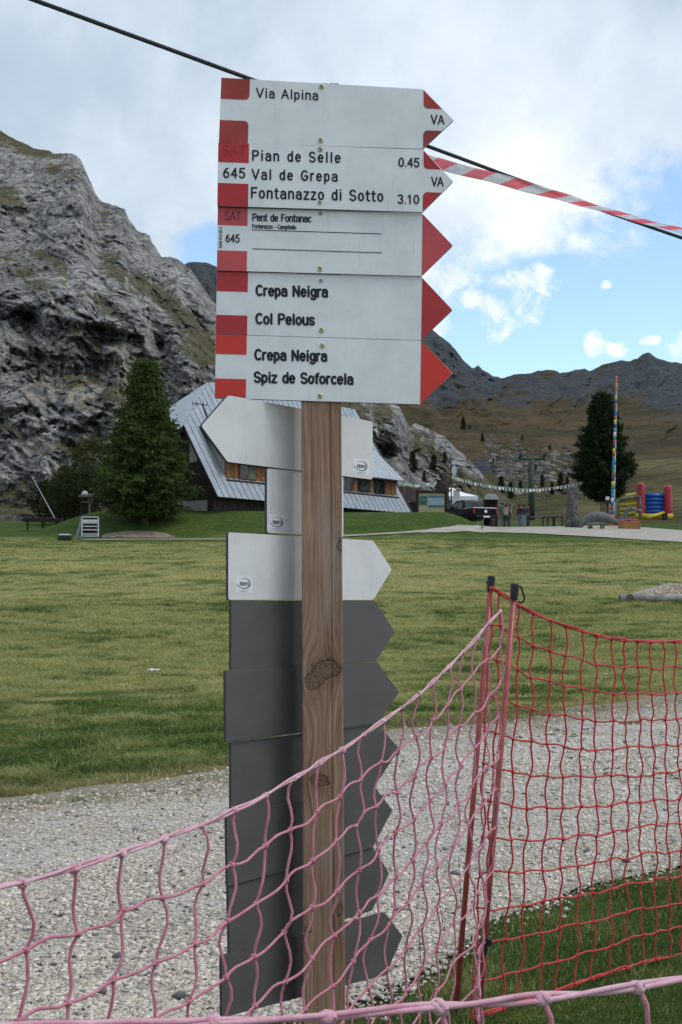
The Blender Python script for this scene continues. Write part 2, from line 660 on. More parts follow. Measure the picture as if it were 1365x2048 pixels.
def scatter(units, pts, sizes, yaw, tilt, cols, attr='tint'):
    """one mesh of many stones"""
    V, F, C = [], [], []
    off = 0
    which = rng.integers(0, len(units), len(pts))
    for k, (uv, uf) in enumerate(units):
        idx = np.where(which == k)[0]
        if len(idx) == 0:
            continue
        c, s = np.cos(yaw[idx]), np.sin(yaw[idx])
        ct_, st_ = np.cos(tilt[idx]), np.sin(tilt[idx])
        x, y, z = uv[:, 0][None], uv[:, 1][None], uv[:, 2][None]
        y2 = y * ct_[:, None] - z * st_[:, None]
        z2 = y * st_[:, None] + z * ct_[:, None]
        X = (x * c[:, None] - y2 * s[:, None]) * sizes[idx][:, None] + pts[idx, 0][:, None]
        Y = (x * s[:, None] + y2 * c[:, None]) * sizes[idx][:, None] + pts[idx, 1][:, None]
        Z = z2 * sizes[idx][:, None] + pts[idx, 2][:, None]
        n = len(uv)
        V.append(np.stack([X, Y, Z], -1).reshape(-1, 3))
        F.append((uf[None] + (np.arange(len(idx)) * n)[:, None, None] + off).reshape(-1, uf.shape[1]))
        C.append(np.repeat(cols[idx], n, 0))
        off += len(idx) * n
    return np.vstack(V), np.vstack(F), np.vstack(C)


def stone_cols(n):
    t = rng.random(n)[:, None]
    c = np.array([0.41, 0.39, 0.355]) * (1 - t) + np.array([0.68, 0.66, 0.62]) * t
    w = rng.random(n)
    c[w < 0.10] = np.array([0.24, 0.24, 0.235])
    c[(w > 0.10) & (w < 0.17)] = np.array([0.46, 0.42, 0.35])
    c[w < 0.02] = np.array([0.075, 0.08, 0.085])
    return c * (0.88 + 0.24 * rng.random((n, 1))) * np.array([1.17, 1.09, 1.02])


N = 560000
sy_ = 4.2 + (17.5 - 4.2) * rng.random(N) ** 1.75
sx_ = (rng.random(N) * 2 - 1) * (0.3 + sy_ * 0.275)
pm = path_mask(sx_, sy_)
dirt = fbm(np.stack([(sx_ * 0.74 + sy_ * 0.67) * 0.3, (-sx_ * 0.67 + sy_ * 0.74) * 1.5, sx_ * 0], -1), 3, 55)
keep = (pm > 0.03 + 0.15 * rng.standard_normal(N)) & (rng.random(N) < 0.52 + 1.1 * sm((dirt - 0.32) / 0.3)) & (rng.random(N) < 0.12 + (ext(far_pts, sx_) - sy_) / 2.0) & (rng.random(N) < np.clip(8.2 / sy_, 0.16, 1.0) * 0.30)
sx_, sy_ = sx_[keep], sy_[keep]
n = len(sx_)
sz_ = 0.0048 + 0.0085 * rng.random(n) ** 3.2
sz_ *= np.clip(sy_ / 8.0, 0.9, 1.25)
pts = np.stack([sx_, sy_, zg(sx_, sy_) + 0.012 + sz_ * 0.18], -1)
units = [cheap_rock(k) for k in range(14)]
V, F, C = scatter(units, pts, sz_, rng.random(n) * 6.28, (rng.random(n) - 0.5) * 0.9, stone_cols(n))
me = new_mesh('loose_gravel', V, F)
set_colors(me, 'tint', C)
m, gg, b = base_mat('limestone chips', 0.9, 0.2)
a = gg.n.new('ShaderNodeAttribute'); a.attribute_name = 'tint'
nz = gg.noise(pos(gg), 140, 4, 0.6)
c = gg.mix(gg.ss(nz, 0.3, 0.7), gg.mix(1.0, a.outputs['Color'], (0.75, 0.75, 0.74), 'MULTIPLY'), a.outputs['Color'])
gg.l.new(c, b.inputs['Base Color'])
M_CHIP = m
tag(link('loose_gravel', me, m, path), None, None, None, 'stuff')

big_meshes = []
for k in range(8):
    uv, uf = rock_unit(seed=40 + k, flat=0.6)
    me = new_mesh('stone', uv, uf)
    t = rng.random()
    bc = (np.array([0.27, 0.26, 0.24]) * (1 - t) + np.array([0.46, 0.45, 0.43]) * t) if k not in (2, 6) else np.array([0.12, 0.125, 0.13])
    set_colors(me, 'tint', np.repeat(bc[None], len(uv), 0))
    me.materials.append(M_CHIP)
    big_meshes.append(me)
cnt = 0
while cnt < 240:
    y = 4.4 + 7.5 * random.random() ** 1.3
    x = (random.random() * 2 - 1) * (0.2 + y * 0.262)
    if path_mask(np.array([x]), np.array([y]))[0] < 0.0:
        continue
    o = bpy.data.objects.new('stone', big_meshes[cnt % 8] if random.random() < 0.75 else big_meshes[random.randrange(8)])
    s = 0.011 + 0.016 * random.random() ** 3
    o.location = (x, y, float(zg(x, y)) + 0.012 + s * 0.25)
    o.scale = (s, s, s)
    o.rotation_euler = (random.uniform(-.4, .4), random.uniform(-.4, .4), random.random() * 6.28)
    COL.objects.link(o)
    o.parent = path
    cnt += 1

# ---- far road
road_top = [(1500, 1052), (1365, 1062), (1290, 1056), (1200, 1052), (1100, 1054), (1000, 1055), (950, 1052.5), (915, 1052), (880, 1056), (840, 1061), (790, 1065.3), (740, 1068.6), (690, 1071.5), (600, 1075), (520, 1077.3), (440, 1078.6), (330, 1079), (200, 1079.5), (160, 1080)]
road_bot = [(1500, 1094), (1365, 1086), (1290, 1081), (1200, 1075), (1100, 1069.5), (1000, 1065.8), (950, 1064.6), (915, 1064.2), (880, 1064.4), (840, 1066.2), (790, 1069.2), (740, 1071.8), (690, 1074.2), (600, 1077), (520, 1079.0), (440, 1080.2), (330, 1080.6), (200, 1081.0), (160, 1081.2)]
ra, rb = [], []
for i in range(len(road_top) - 1):
    for k in range(8):
        t = k / 8
        ra.append(ground_at(road_top[i][0] * (1 - t) + road_top[i + 1][0] * t, road_top[i][1] * (1 - t) + road_top[i + 1][1] * t))
        rb.append(ground_at(road_bot[i][0] * (1 - t) + road_bot[i + 1][0] * t, road_bot[i][1] * (1 - t) + road_bot[i + 1][1] * t))
ra, rb = np.array(ra), np.array(rb)
rows = []
NR = 14
for k in range(NR):
    t = k / (NR - 1)
    q = rb * (1 - t) + ra * t
    wob = (fbm(np.stack([q[:, 0] * 0.5, q[:, 1] * 0.5, q[:, 0] * 0 + (5 if k == 0 else 9)], -1), 4, 8) - 0.5) * 1.6 * (1 if k in (0, NR - 1) else 0)
    q[:, 1] += wob * np.linspace(1, 0.15, len(q))
    q[:, 2] = zg(q[:, 0], q[:, 1]) + 0.05
    rows.append(q)
rv = np.stack(rows).reshape(-1, 3)
m, gg, b = base_mat('gravel road', 0.95, 0.1)
v = pos(gg)
n1 = gg.noise(gg.mapv(v, (0.25, 1.2, 1)), 1.5, 6, 0.65)
n2 = gg.noise(v, 9, 4, 0.6)
c = gg.mix(gg.ss(n1, 0.35, 0.65), (0.33, 0.305, 0.265), (0.45, 0.425, 0.385))
c = gg.mix(gg.ss(n2, 0.35, 0.7), gg.mix(1.0, c, (0.8, 0.8, 0.78), 'MULTIPLY'), c)
gg.l.new(c, b.inputs['Base Color'])
bump(gg, b, n2, 0.4, 0.03)
tag(link('road', new_mesh('road', rv, grid_faces(NR, len(ra)), True), m), 'pale gravel road running past the chalet to the bouncy castle', None, None, 'structure')


# ---- grass blades: one triangle each
def blades(n_try, region, h, w, dens, lean=0.5, seed=1, dry_bias=0.0, clump=0.0):
    r_ = np.random.default_rng(seed)
    x, y = region(r_, n_try)
    k = dens(x, y) > r_.random(len(x))
    x, y = x[k], y[k]
    n = len(x)
    z = zg(x, y) - 0.004
    a = r_.random(n) * 6.283
    hh = h(x, y) * (0.45 + 0.75 * r_.random(n))
    ww = w(x, y) * (0.7 + 0.6 * r_.random(n))
    ln = lean * (0.25 + r_.random(n)) * hh
    la = r_.random(n) * 6.283
    base1 = np.stack([x - np.cos(a) * ww, y - np.sin(a) * ww, z], -1)
    base2 = np.stack([x + np.cos(a) * ww, y + np.sin(a) * ww, z], -1)
    tip = np.stack([x + np.cos(la) * ln, y + np.sin(la) * ln, z + hh], -1)
    V = np.stack([base1, base2, tip], 1).reshape(-1, 3)
    F = np.arange(3 * n).reshape(-1, 3)
    c = grass_rgb(x, y)
    t = r_.random(n)
    c = c * (0.6 + 0.95 * r_.random((n, 1)) ** 1.5)
    d = dryness(x, y)
    s = t < (0.10 + 0.42 * d + dry_bias)
    c[s] = STRAW * (0.75 + 0.6 * r_.random((s.sum(), 1)))
    C = np.repeat(c, 3, 0)
    return V, F, C


m, gg, b = base_mat('grass blades', 0.75, 0.15)
a = gg.n.new('ShaderNodeAttribute'); a.attribute_name = 'tint'
gg.l.new(a.outputs['Color'], b.inputs['Base Color'])
tr = gg.n.new('ShaderNodeBsdfTranslucent')
gg.l.new(gg.mix(1.0, a.outputs['Color'], (1.2, 1.3, 0.8), 'MULTIPLY'), tr.inputs['Color'])
mx = gg.n.new('ShaderNodeMixShader'); mx.inputs[0].default_value = 0.3
gg.l.new(b.outputs[0], mx.inputs[1]); gg.l.new(tr.outputs[0], mx.inputs[2])
gg.l.new(mx.outputs[0], gg.n['Material Output'].inputs['Surface'])
M_BLADE = m


def reg_near(r_, n):
    y = 3.6 + 3.6 * r_.random(n)
    return (r_.random(n) * 2 - 1) * (0.9 + y * 0.30), y


def reg_far(r_, n):
    y = 7.6 + (34 - 7.6) * r_.random(n) ** 1.45
    return (r_.random(n) * 2 - 1) * (0.4 + y * 0.272), y


def d_near(x, y):
    pm = path_mask(x, y)
    patch = fbm(np.stack([x * 2.2, y * 2.2, x * 0], -1), 3, 61)
    return np.where((y < 8) & (y < ext(near_pts, x) + 1.0), sm((0.10 - pm) / 0.30) * (0.35 + 1.2 * (patch - 0.2)) + 0.10 * (pm < 0.35), 0)


def d_far(x, y):
    pm = path_mask(x, y)
    q = fbm(np.stack([x * 1.3, y * 1.3, x * 0], -1), 3, 71)
    return np.where(y > ext(far_pts, x) - 2.2, sm((0.25 + 1.2 * (q - 0.5) - pm) / 0.6) * (0.55 + 0.7 * q) + 0.30 * np.exp(-np.maximum(pm, 0) / 0.55) * sm((q - 0.42) / 0.15), 0)


V1, F1, C1 = blades(210000, reg_near, lambda x, y: 0.012 + 0.06 * fbm(np.stack([x * 3, y * 3, x * 0], -1), 3, 81) ** 1.5, lambda x, y: 0.0022 + 0 * x, d_near, 0.9, 5, 0.02)
V2, F2, C2 = blades(620000, reg_far, lambda x, y: (0.014 + 0.16 * fbm(np.stack([x * 3.2, y * 3.2, x * 0], -1), 4, 91) ** 2.6) * np.clip(0.8 + y / 60, 0, 1.4), lambda x, y: 0.0016 + 0.00028 * y, d_far, 2.1, 6)
V3, F3, C3 = blades(190000, lambda r_, n: ((r_.random(n) * 2 - 1) * 21.0, 30 + 46 * r_.random(n)), lambda x, y: 0.03 + 0.05 * fbm(np.stack([x * 1.1, y * 1.1, x * 0], -1), 3, 95), lambda x, y: 0.006 + 0.0002 * y, lambda x, y: (np.abs(x) < 0.5 + y * 0.272) * (0.55 + 0.5 * fbm(np.stack([x * 0.8, y * 0.8, x * 0], -1), 3, 97)), 1.8, 12)
V = np.vstack([V1, V2, V3]); F = np.vstack([F1, F2 + len(V1), F3 + len(V1) + len(V2)]); C = np.vstack([C1, C2, C3])
me = new_mesh('meadow_grass', V, F)
set_colors(me, 'tint', C)
tag(link('meadow_grass', me, M_BLADE), 'short mixed green and dry grass covering the meadow', 'grass', None, 'stuff')

# ------------------------------------------------------------------ mountains
sky_px = np.array([-260, -120, 0, 30, 60, 100, 145, 158, 166, 176, 184, 190, 203, 215, 232, 250, 255, 262, 275, 290, 300, 303, 312, 325, 338, 352, 366, 378, 390, 405, 433, 500, 600, 700, 780, 800, 812, 820, 830, 850, 870, 885, 900, 930, 950, 975, 1000, 1040, 1075.])
sky_py = np.array([150, 205, 258, 278, 292, 303, 307, 317, 330, 352, 368, 384, 402, 405, 409, 417, 430, 443, 464, 466, 470, 482, 494, 513, 511, 514, 523, 534, 552, 573, 612, 668, 722, 765, 800, 815, 836, 853, 846, 853, 862, 870, 885, 912, 930, 958, 985, 1012, 1048.])
NU, NV = 620, 430
u = np.linspace(-250, 1075, NU)
vv = np.linspace(0, 1.0, NV)
VV, UU = np.meshgrid(vv, u, indexing='ij')
skyr = np.interp(u, sky_px, sky_py)
skyr = skyr + (fbm(np.stack([u / 16.0, u * 0, u * 0], -1), 4, 99) - 0.5) * 9
base_row = np.interp(u, [-250, 0, 400, 800, 1075], [1062, 1058, 1052, 1052, 1050])
d0 = np.interp(u, [-250, 0, 250, 600, 800, 900, 1075], [150, 152, 158, 165, 168, 178, 195])
d1 = np.interp(u, [-250, 0, 145, 250, 433, 600, 800, 830, 1075], [360, 350, 320, 300, 270, 250, 215, 240, 215])
ROW = base_row[None, :] + (skyr - base_row)[None, :] * VV
lay = np.interp(UU, [-250, 250, 800, 830, 900, 1075], [0.32, 0.28, 0.25, 0.55, 0.8, 0.9])
prof = lay * VV + (1 - lay) * VV ** 2.6
DEP = d0[None, :] + (d1 - d0)[None, :] * prof


def blob(cx, cy, rx, ry, amt, rot=0.0, flat=False):
    c, s = math.cos(R(rot)), math.sin(R(rot))
    dx, dy = UU - cx, ROW - cy
    a_, b_ = (dx * c + dy * s) / rx, (-dx * s + dy * c) / ry
    q = a_ * a_ + b_ * b_
    if flat:      # rounded top with a sudden lower lip: bulging rock above an overhang
        lip = sm((1.0 - b_) / 0.25)
        return amt * np.exp(-q * 0.8) * lip
    return amt * np.exp(-q)


PX3 = np.stack([UU / 60.0, ROW / 60.0, VV * 0], -1)
warp = np.stack([fbm(PX3 * 1.1 + 3, 3, 101) - 0.5, fbm(PX3 * 1.1 + 9, 3, 102) - 0.5, VV * 0], -1)
PW3 = PX3 + warp * 0.9
big = fbm(PW3 * np.array([0.75, 0.9, 1]), 4, 103, 0.45) - 0.5
rid = fbm(PW3 * np.array([1.6, 1.1, 1]) + 20, 6, 104, 0.58, True) - 0.5
# joints slanting down to the right across the face
sl = np.stack([(UU * 0.80 + ROW * 0.60) / 90.0, (-UU * 0.60 + ROW * 0.80) / 24.0, VV * 0], -1) + warp * 0.7
slant = fbm(sl, 5, 105, 0.55, True) - 0.5
vert = fbm(np.stack([UU / 9.0, ROW / 70.0, VV * 0], -1) + warp * 0.5, 4, 106, 0.5, True) - 0.5
fine = fbm(PW3 * 7, 4, 107, 0.6) - 0.5
vmask = np.exp(-((UU - 170) / 150) ** 4 - ((ROW - 755) / 62) ** 4) + 0.7 * np.exp(-((UU - 760) / 60) ** 2 - ((ROW - 910) / 50) ** 2)
OUT = 20 * big + 4.0 * rid + 5.0 * slant * (1 - 0.6 * np.clip(vmask, 0, 1)) + 2.6 * vert * np.clip(vmask + 0.1, 0, 1) + 2.6 * fine
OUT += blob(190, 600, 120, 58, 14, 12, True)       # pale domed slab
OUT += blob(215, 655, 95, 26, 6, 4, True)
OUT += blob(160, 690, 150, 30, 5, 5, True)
OUT += blob(170, 752, 130, 34, -8, -8)            # overhung, streaked wall below it
OUT += blob(60, 730, 50, 30, -7, 0)
OUT += blob(40, 830, 60, 70, 9, 30)
OUT += blob(240, 860, 40, 60, 5, 0)
OUT += blob(360, 690, 30, 80, 8, -15)
OUT += blob(300, 640, 14, 90, -8, -20)
OUT += blob(385, 620, 10, 80, -6, -25)
OUT += blob(745, 845, 55, 42, 12, 20, True)
OUT += blob(770, 905, 38, 30, -10, 0)
OUT += blob(800, 850, 10, 40, -8, -10)
edge = np.clip(1 - VV, 0, 1)
# angular joint blocks: each cell of the broken rock stands a little forward or back
def cells(q, seed):
    i0 = np.floor(q).astype(np.int64)
    best = np.full(q.shape[:-1], 9.0); second = best.copy(); val = best * 0
    for dx in (-1, 0, 1):
        for dy in (-1, 0, 1):
            ix, iy = i0[..., 0] + dx, i0[..., 1] + dy
            cx_, cy_ = ix + _hash(ix, iy, ix * 0, seed), iy + _hash(ix, iy, ix * 0, seed + 1)
            dd = np.hypot(q[..., 0] - cx_, q[..., 1] - cy_)
            h_ = _hash(ix, iy, ix * 0, seed + 2)
            closer = dd < best
            second = np.where(closer, best, np.minimum(second, dd))
            val = np.where(closer, h_, val)
            best = np.minimum(best, dd)
    return val, second - best


cq = np.stack([(UU * 0.9 + ROW * 0.45) / 46.0, (-UU * 0.45 + ROW * 0.9) / 26.0], -1) + warp[..., :2] * 1.2
ca_, ce_ = cells(cq, 200)
cb_, cf_ = cells(cq * 2.7 + 5, 210)
OUT += 4.0 * (ca_ - 0.5) * sm(ce_ / 0.12) + 2.2 * (cb_ - 0.5) * sm(cf_ / 0.12)
OUT *= (0.45 + 0.55 * sm((VV - 0.1) / 0.3))
OUT *= sm(VV / 0.06) * (0.35 + 0.65 * sm(edge / 0.12))
depth_scale = np.interp(UU, [-250, 700, 820, 900, 1075], [1, 0.95, 0.9, 0.85, 0.5])
DEP2 = DEP - OUT * depth_scale
ROW2 = ROW + (rid * 3 + slant * 3 + fine * 3) * (0.4 + 0.6 * sm(edge / 0.05)) * np.interp(UU, [700, 900], [1, 0.7])
dn = ct - (PH / 2 - ROW2) / FPX * st
X = (UU - PW / 2) / FPX / dn * DEP2
Z = EYE + (st + (PH / 2 - ROW2) / FPX * ct) / dn * DEP2
# the far side of the massif falls away behind the skyline
back_rows = []
for k, (dd_, dz_) in enumerate(((8, -1), (30, -8), (80, -45), (120, -110))):
    back_rows.append((X[-1] * (1 + dd_ / DEP2[-1]), DEP2[-1] + dd_, Z[-1] + dz_))
V = np.stack([X, DEP2, Z], -1)
for br in back_rows:
    V = np.concatenate([V, np.stack(br, -1)[None]], 0)
nrow = V.shape[0]
me = new_mesh('mountain_cliff', V.reshape(-1, 3), grid_faces(nrow, NU), True)
# where turf can hold: an attribute from ledges in the shape itself plus broad patches
turf = fbm(sl * np.array([0.7, 0.6, 1]) + 5, 4, 110)
tp = (turf - 0.5) * 2.2
for (cx, cy, rx, ry, am, rt) in ((100, 470, 30, 60, .5, -35), (185, 480, 22, 75, .6, -42), (305, 590, 70, 24, 1.1, 32), (395, 690, 32, 75, 1.2, -20), (20, 620, 30, 70, .4, -20), (330, 560, 60, 14, .6, 35), (60, 560, 60, 20, .5, 30), (20, 400, 35, 35, .5, 0), (160, 895, 60, 20, 1.6, 0), (30, 1000, 140, 40, 1.0, 0), (260, 1000, 260, 40, 1.3, 0),
                             (770, 822, 26, 14, .8, 40), (845, 905, 30, 18, .8, 40), (905, 945, 14, 50, .9, -38), (700, 810, 30, 12, .6, 0), (960, 985, 45, 30, 1.2, 0), (850, 985, 90, 20, 1.0, 0), (930, 900, 18, 36, .8, -35), (1010, 1010, 50, 30, 1.4, 0), (30, 270, 90, 16, 1.2, 18), (120, 300, 40, 8, .8, 4)):
    tp = tp + blob(cx, cy, rx, ry, am, rt)
tp = np.clip(tp, -1, 2)
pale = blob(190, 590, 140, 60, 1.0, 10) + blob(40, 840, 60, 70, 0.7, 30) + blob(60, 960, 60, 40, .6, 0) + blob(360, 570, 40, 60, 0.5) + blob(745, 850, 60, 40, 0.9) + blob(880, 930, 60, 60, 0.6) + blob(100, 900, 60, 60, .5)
streak = np.clip(vmask, 0, 1)
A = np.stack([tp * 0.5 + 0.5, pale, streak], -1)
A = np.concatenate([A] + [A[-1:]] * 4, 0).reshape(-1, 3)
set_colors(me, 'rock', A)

m, gg, b = base_mat('limestone cliff', 0.95, 0.1)
a = gg.n.new('ShaderNodeAttribute'); a.attribute_name = 'rock'
ra_, rp_, rs_ = gg.sep(a.outputs['Vector'])
v = pos(gg)
nrm = gg.sep(gg.n.new('ShaderNodeNewGeometry').outputs['Normal'])[2]
w1 = gg.noise(v, 0.05, 6, 0.6, 0.8)
w2 = gg.noise(gg.mapv(v, (1, 1, 0.7), rot=(0, R(35), 0)), 0.19, 8, 0.74, 0.3)
w3 = gg.noise(gg.mapv(v, (1, 1, 1.4), rot=(0, R(25), 0)), 0.8, 7, 0.8)
crack = gg.noise(gg.mapv(v, (1.0, 0.6, 0.4), rot=(0, R(38), 0)), 0.34, 6, 0.65, 0.6)
crk = gg.ss(gg.m('ABSOLUTE', gg.m('SUBTRACT', crack, 0.5)), 0.0, 0.035)
vadd = gg.n.new('ShaderNodeVectorMath'); vadd.operation = 'MULTIPLY_ADD'
gg.l.new(gg.noise(v, 0.25, 4, 0.6, 0.0, 1), vadd.inputs[0]); vadd.inputs[1].default_value = (3.0, 3.0, 3.0); gg.l.new(v, vadd.inputs[2])
def edges(scale, thin):
    vr = gg.n.new('ShaderNodeTexVoronoi'); vr.feature = 'DISTANCE_TO_EDGE'
    gg.l.new(gg.mapv(vadd.outputs[0], (1.0, 0.7, 0.75), rot=(0, R(32), 0)), vr.inputs['Vector'])
    vr.inputs['Scale'].default_value = scale
    return gg.ss(vr.outputs['Distance'], 0.0, thin)
ve1, ve2 = edges(0.16, 0.09), edges(0.55, 0.16)
strk = gg.noise(gg.mapv(v, (1.0, 0.3, 0.07)), 0.55, 5, 0.6, 0.3)
c = gg.mix(gg.ss(w1, 0.38, 0.62), (0.39, 0.373, 0.352), (0.50, 0.478, 0.45))
c = gg.mix(gg.ss(w2, 0.36, 0.66), gg.mix(1.0, c, (0.70, 0.71, 0.73), 'MULTIPLY'), gg.mix(1.0, c, (1.12, 1.11, 1.09), 'MULTIPLY'))
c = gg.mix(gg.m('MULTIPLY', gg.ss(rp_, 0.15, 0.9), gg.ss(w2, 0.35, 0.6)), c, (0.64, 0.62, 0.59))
c = gg.mix(gg.ss(w3, 0.38, 0.62), gg.mix(1.0, c, (0.66, 0.67, 0.69), 'MULTIPLY'), gg.mix(1.0, c, (1.15, 1.15, 1.13), 'MULTIPLY'))
c = gg.mix(crk, gg.mix(1.0, c, (0.55, 0.56, 0.58), 'MULTIPLY'), c)
c = gg.mix(ve1, gg.mix(1.0, c, (0.50, 0.51, 0.54), 'MULTIPLY'), c)
c = gg.mix(ve2, gg.mix(1.0, c, (0.66, 0.67, 0.69), 'MULTIPLY'), c)
sc = gg.ramp(strk, [(0.34, (0.08, 0.09, 0.105)), (0.46, (0.17, 0.175, 0.18)), (0.55, (0.46, 0.40, 0.31)), (0.66, (0.19, 0.195, 0.2))])
c = gg.mix(gg.m('MULTIPLY', gg.ss(rs_, 0.2, 0.75), 0.8), c, sc)
tn = gg.noise(v, 0.16, 6, 0.7, 0.5)
tf = gg.m('ADD', gg.m('ADD', gg.m('MULTIPLY', gg.m('SUBTRACT', ra_, 0.5), 1.0), gg.m('MULTIPLY', gg.m('SUBTRACT', nrm, 0.62), 0.7)), gg.m('MULTIPLY', gg.m('SUBTRACT', tn, 0.5), 1.3))
tcol = gg.mix(gg.ss(gg.noise(v, 0.3, 5, 0.65), 0.35, 0.65), (0.062, 0.060, 0.022), (0.125, 0.105, 0.045))
c = gg.mix(gg.m('MULTIPLY', gg.ss(tf, 0.24, 0.46), 0.85), c, tcol)
gg.l.new(c, b.inputs['Base Color'])
bump(gg, b, gg.m('ADD', gg.m('ADD', gg.m('MULTIPLY', w2, 0.45), gg.m('MULTIPLY', w3, 0.9)), gg.m('ADD', gg.m('MULTIPLY', ve1, 0.5), gg.m('MULTIPLY', ve2, 0.25))), 0.9, 1.1)
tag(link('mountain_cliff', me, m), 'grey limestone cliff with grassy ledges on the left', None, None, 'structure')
M_CLIFF = m

# ---- the far hillside and ridge
cpx = np.array([-500, 0, 400, 600, 800, 900, 1000, 1100, 1200, 1300, 1400, 1900.])
cd = np.array([112, 130, 170, 230, 320, 440, 470, 650, 900, 1200.])
crow = np.array([
    [1056, 1056, 1056, 1056, 1056, 1056, 1056, 1056, 1054, 1052, 1050, 1050],
    [1052, 1052, 1050, 1050, 1050, 1050, 1047, 1043, 1039, 1034, 1028, 1010],
    [1050, 1050, 1048, 1046, 1042, 1040, 1036, 1028, 1018, 1003, 990, 960],
    [1048, 1048, 1040, 1035, 1025, 1015, 1005, 992, 980, 962, 948, 915],
    [1040, 1035, 1000, 990, 975, 962, 950, 938, 930, 918, 908, 875],
    [1020, 1000, 930, 930, 920, 895, 884, 880, 884, 882, 876, 840],
    [1000, 980, 910, 915, 900, 884, 878, 876, 880, 878, 872, 836],
    [940, 900, 820, 830, 830, 848, 852, 850, 846, 838, 832, 800],
    [850, 800, 700, 720, 745, 785, 802, 798, 793, 785, 778, 760],
    [0] * 12], float)
rpx = np.array([-500, 0, 300, 360, 385, 410, 440, 600, 780, 840, 868, 885, 905, 930, 948, 957, 963, 985, 1003, 1020, 1040, 1062, 1075, 1092, 1102, 1120, 1135, 1155, 1170, 1178, 1190, 1205, 1225, 1240, 1262, 1275, 1286, 1297, 1304, 1316, 1332, 1350, 1365, 1500, 1900.])
rpy = np.array([480, 500, 540, 530, 524, 526, 535, 560, 610, 645, 660, 672, 690, 722, 735, 728, 735, 750, 755, 752, 748, 746, 741, 740, 739, 743, 742, 738, 736, 741, 738, 731, 724, 720, 722, 717, 709, 704, 707, 715, 719, 724, 727, 715, 730.])
NU2, ND2 = 520, 240
u2 = np.linspace(-480, 1880, NU2)
dens_d = np.interp(np.linspace(0, 1, ND2), [0, 0.15, 0.35, 0.6, 1], [112, 150, 260, 520, 1200])
colrow = np.array([np.interp(u2, cpx, crow[k]) for k in range(len(cd) - 1)] + [np.interp(u2, rpx, rpy)])
RR = np.empty((ND2, NU2))
for j in range(NU2):
    RR[:, j] = np.interp(dens_d, cd, colrow[:, j])
kern = np.hanning(9); kern /= kern.sum()
tail = RR[-14:].copy()
for j in range(NU2):
    RR[:, j] = np.convolve(np.pad(RR[:, j], 4, mode='edge'), kern, 'valid')
wblend = np.linspace(0, 1, 14)[:, None]
RR[-14:] = RR[-14:] * (1 - wblend) + tail * wblend
DD, U2 = np.meshgrid(dens_d, u2, indexing='ij')
X2 = (U2 - PW / 2) / FPX * DD
far = sm((DD - 300) / 500)
gul = fbm(np.stack([U2 / 34.0 + (fbm(np.stack([U2 / 90., DD / 120., DD * 0], -1), 3, 120) - 0.5) * 2.0, DD / 420.0, DD * 0], -1), 5, 121, 0.55, True) - 0.5
lump = fbm(np.stack([X2 / 22.0, DD / 30.0, DD * 0], -1), 5, 122, 0.55) - 0.5
crest = sm((1200 - DD) / 60)
RR2 = RR + gul * 38 * far * (0.25 + 0.75 * crest) - lump * (5 + 9 * far) * sm((DD - 112) / 40) * (0.35 + 0.65 * crest)
band = np.exp(-((DD - 360) / 90) ** 2) * np.exp(-((U2 - 1000) / 150) ** 2)
rub = fbm(np.stack([X2 / 5.0, DD / 8.0, DD * 0], -1), 5, 123, 0.6, True) - 0.5
RR2 -= rub * 12 * band
dn = ct - (PH / 2 - RR2) / FPX * st
Z2 = EYE + (st + (PH / 2 - RR2) / FPX * ct) / dn * DD
X2 = (U2 - PW / 2) / FPX / dn * DD
DDf = DD - gul * 90 * far * crest
V = np.stack([X2, DDf, Z2], -1)
for dd_, dz_ in ((30, -6), (120, -60), (300, -200)):
    V = np.concatenate([V, np.stack([X2[-1], DDf[-1] + dd_, Z2[-1] + dz_], -1)[None]], 0)
me = new_mesh('hillside', V.reshape(-1, 3), grid_faces(V.shape[0], NU2), True)
rockm = sm((DD - 640) / 560) * (0.36 + 1.9 * (gul + 0.10)) + 0.30 * band
rockm += 0.9 * np.exp(-((U2 - 885) / 38) ** 2 - ((RR - 790) / 26) ** 2) + 1.0 * sm((930 - U2) / 60) * sm((760 - RR) / 40)
rockm += 0.6 * np.exp(-((U2 - 1330) / 50) ** 2 - ((RR - 800) / 40) ** 2) + 0.8 * np.exp(-((U2 - 960) / 25) ** 2 - ((RR - 935) / 12) ** 2)
greenm = np.exp(-((DD - 250) / 70) ** 2) * sm((U2 - 860) / 100) * (1 - sm((U2 - 1080) / 120)) + 0.25 * sm((300 - DD) / 100)
strawm = 0.8 * sm((U2 - 1060) / 120) * np.exp(-((DD - 175) / 45) ** 2) + 0.75 * sm((U2 - 1230) / 60) * np.exp(-((RR - 930) / 25) ** 2)
A = np.stack([np.clip(rockm, 0, 1.4), greenm, strawm], -1)
A = np.concatenate([A] + [A[-1:]] * 3, 0).reshape(-1, 3)
set_colors(me, 'cover', A)
m, gg, b = base_mat('mountain pasture', 0.95, 0.05)
a = gg.n.new('ShaderNodeAttribute'); a.attribute_name = 'cover'
ca, cb, cc = gg.sep(a.outputs['Vector'])
v = pos(gg)
nrm = gg.sep(gg.n.new('ShaderNodeNewGeometry').outputs['Normal'])[2]
w1 = gg.noise(v, 0.012, 6, 0.6, 0.5)
w2 = gg.noise(gg.mapv(v, (1, 0.35, 0.6)), 0.06, 7, 0.65, 0.6)
w3 = gg.noise(v, 0.35, 5, 0.65)
c = gg.mix(gg.ss(w1, 0.4, 0.6), (0.070, 0.056, 0.028), (0.118, 0.078, 0.041))
c = gg.mix(gg.ss(w2, 0.35, 0.68), gg.mix(1.0, c, (0.68, 0.72, 0.78), 'MULTIPLY'), gg.mix(1.0, c, (1.2, 1.16, 1.1), 'MULTIPLY'))
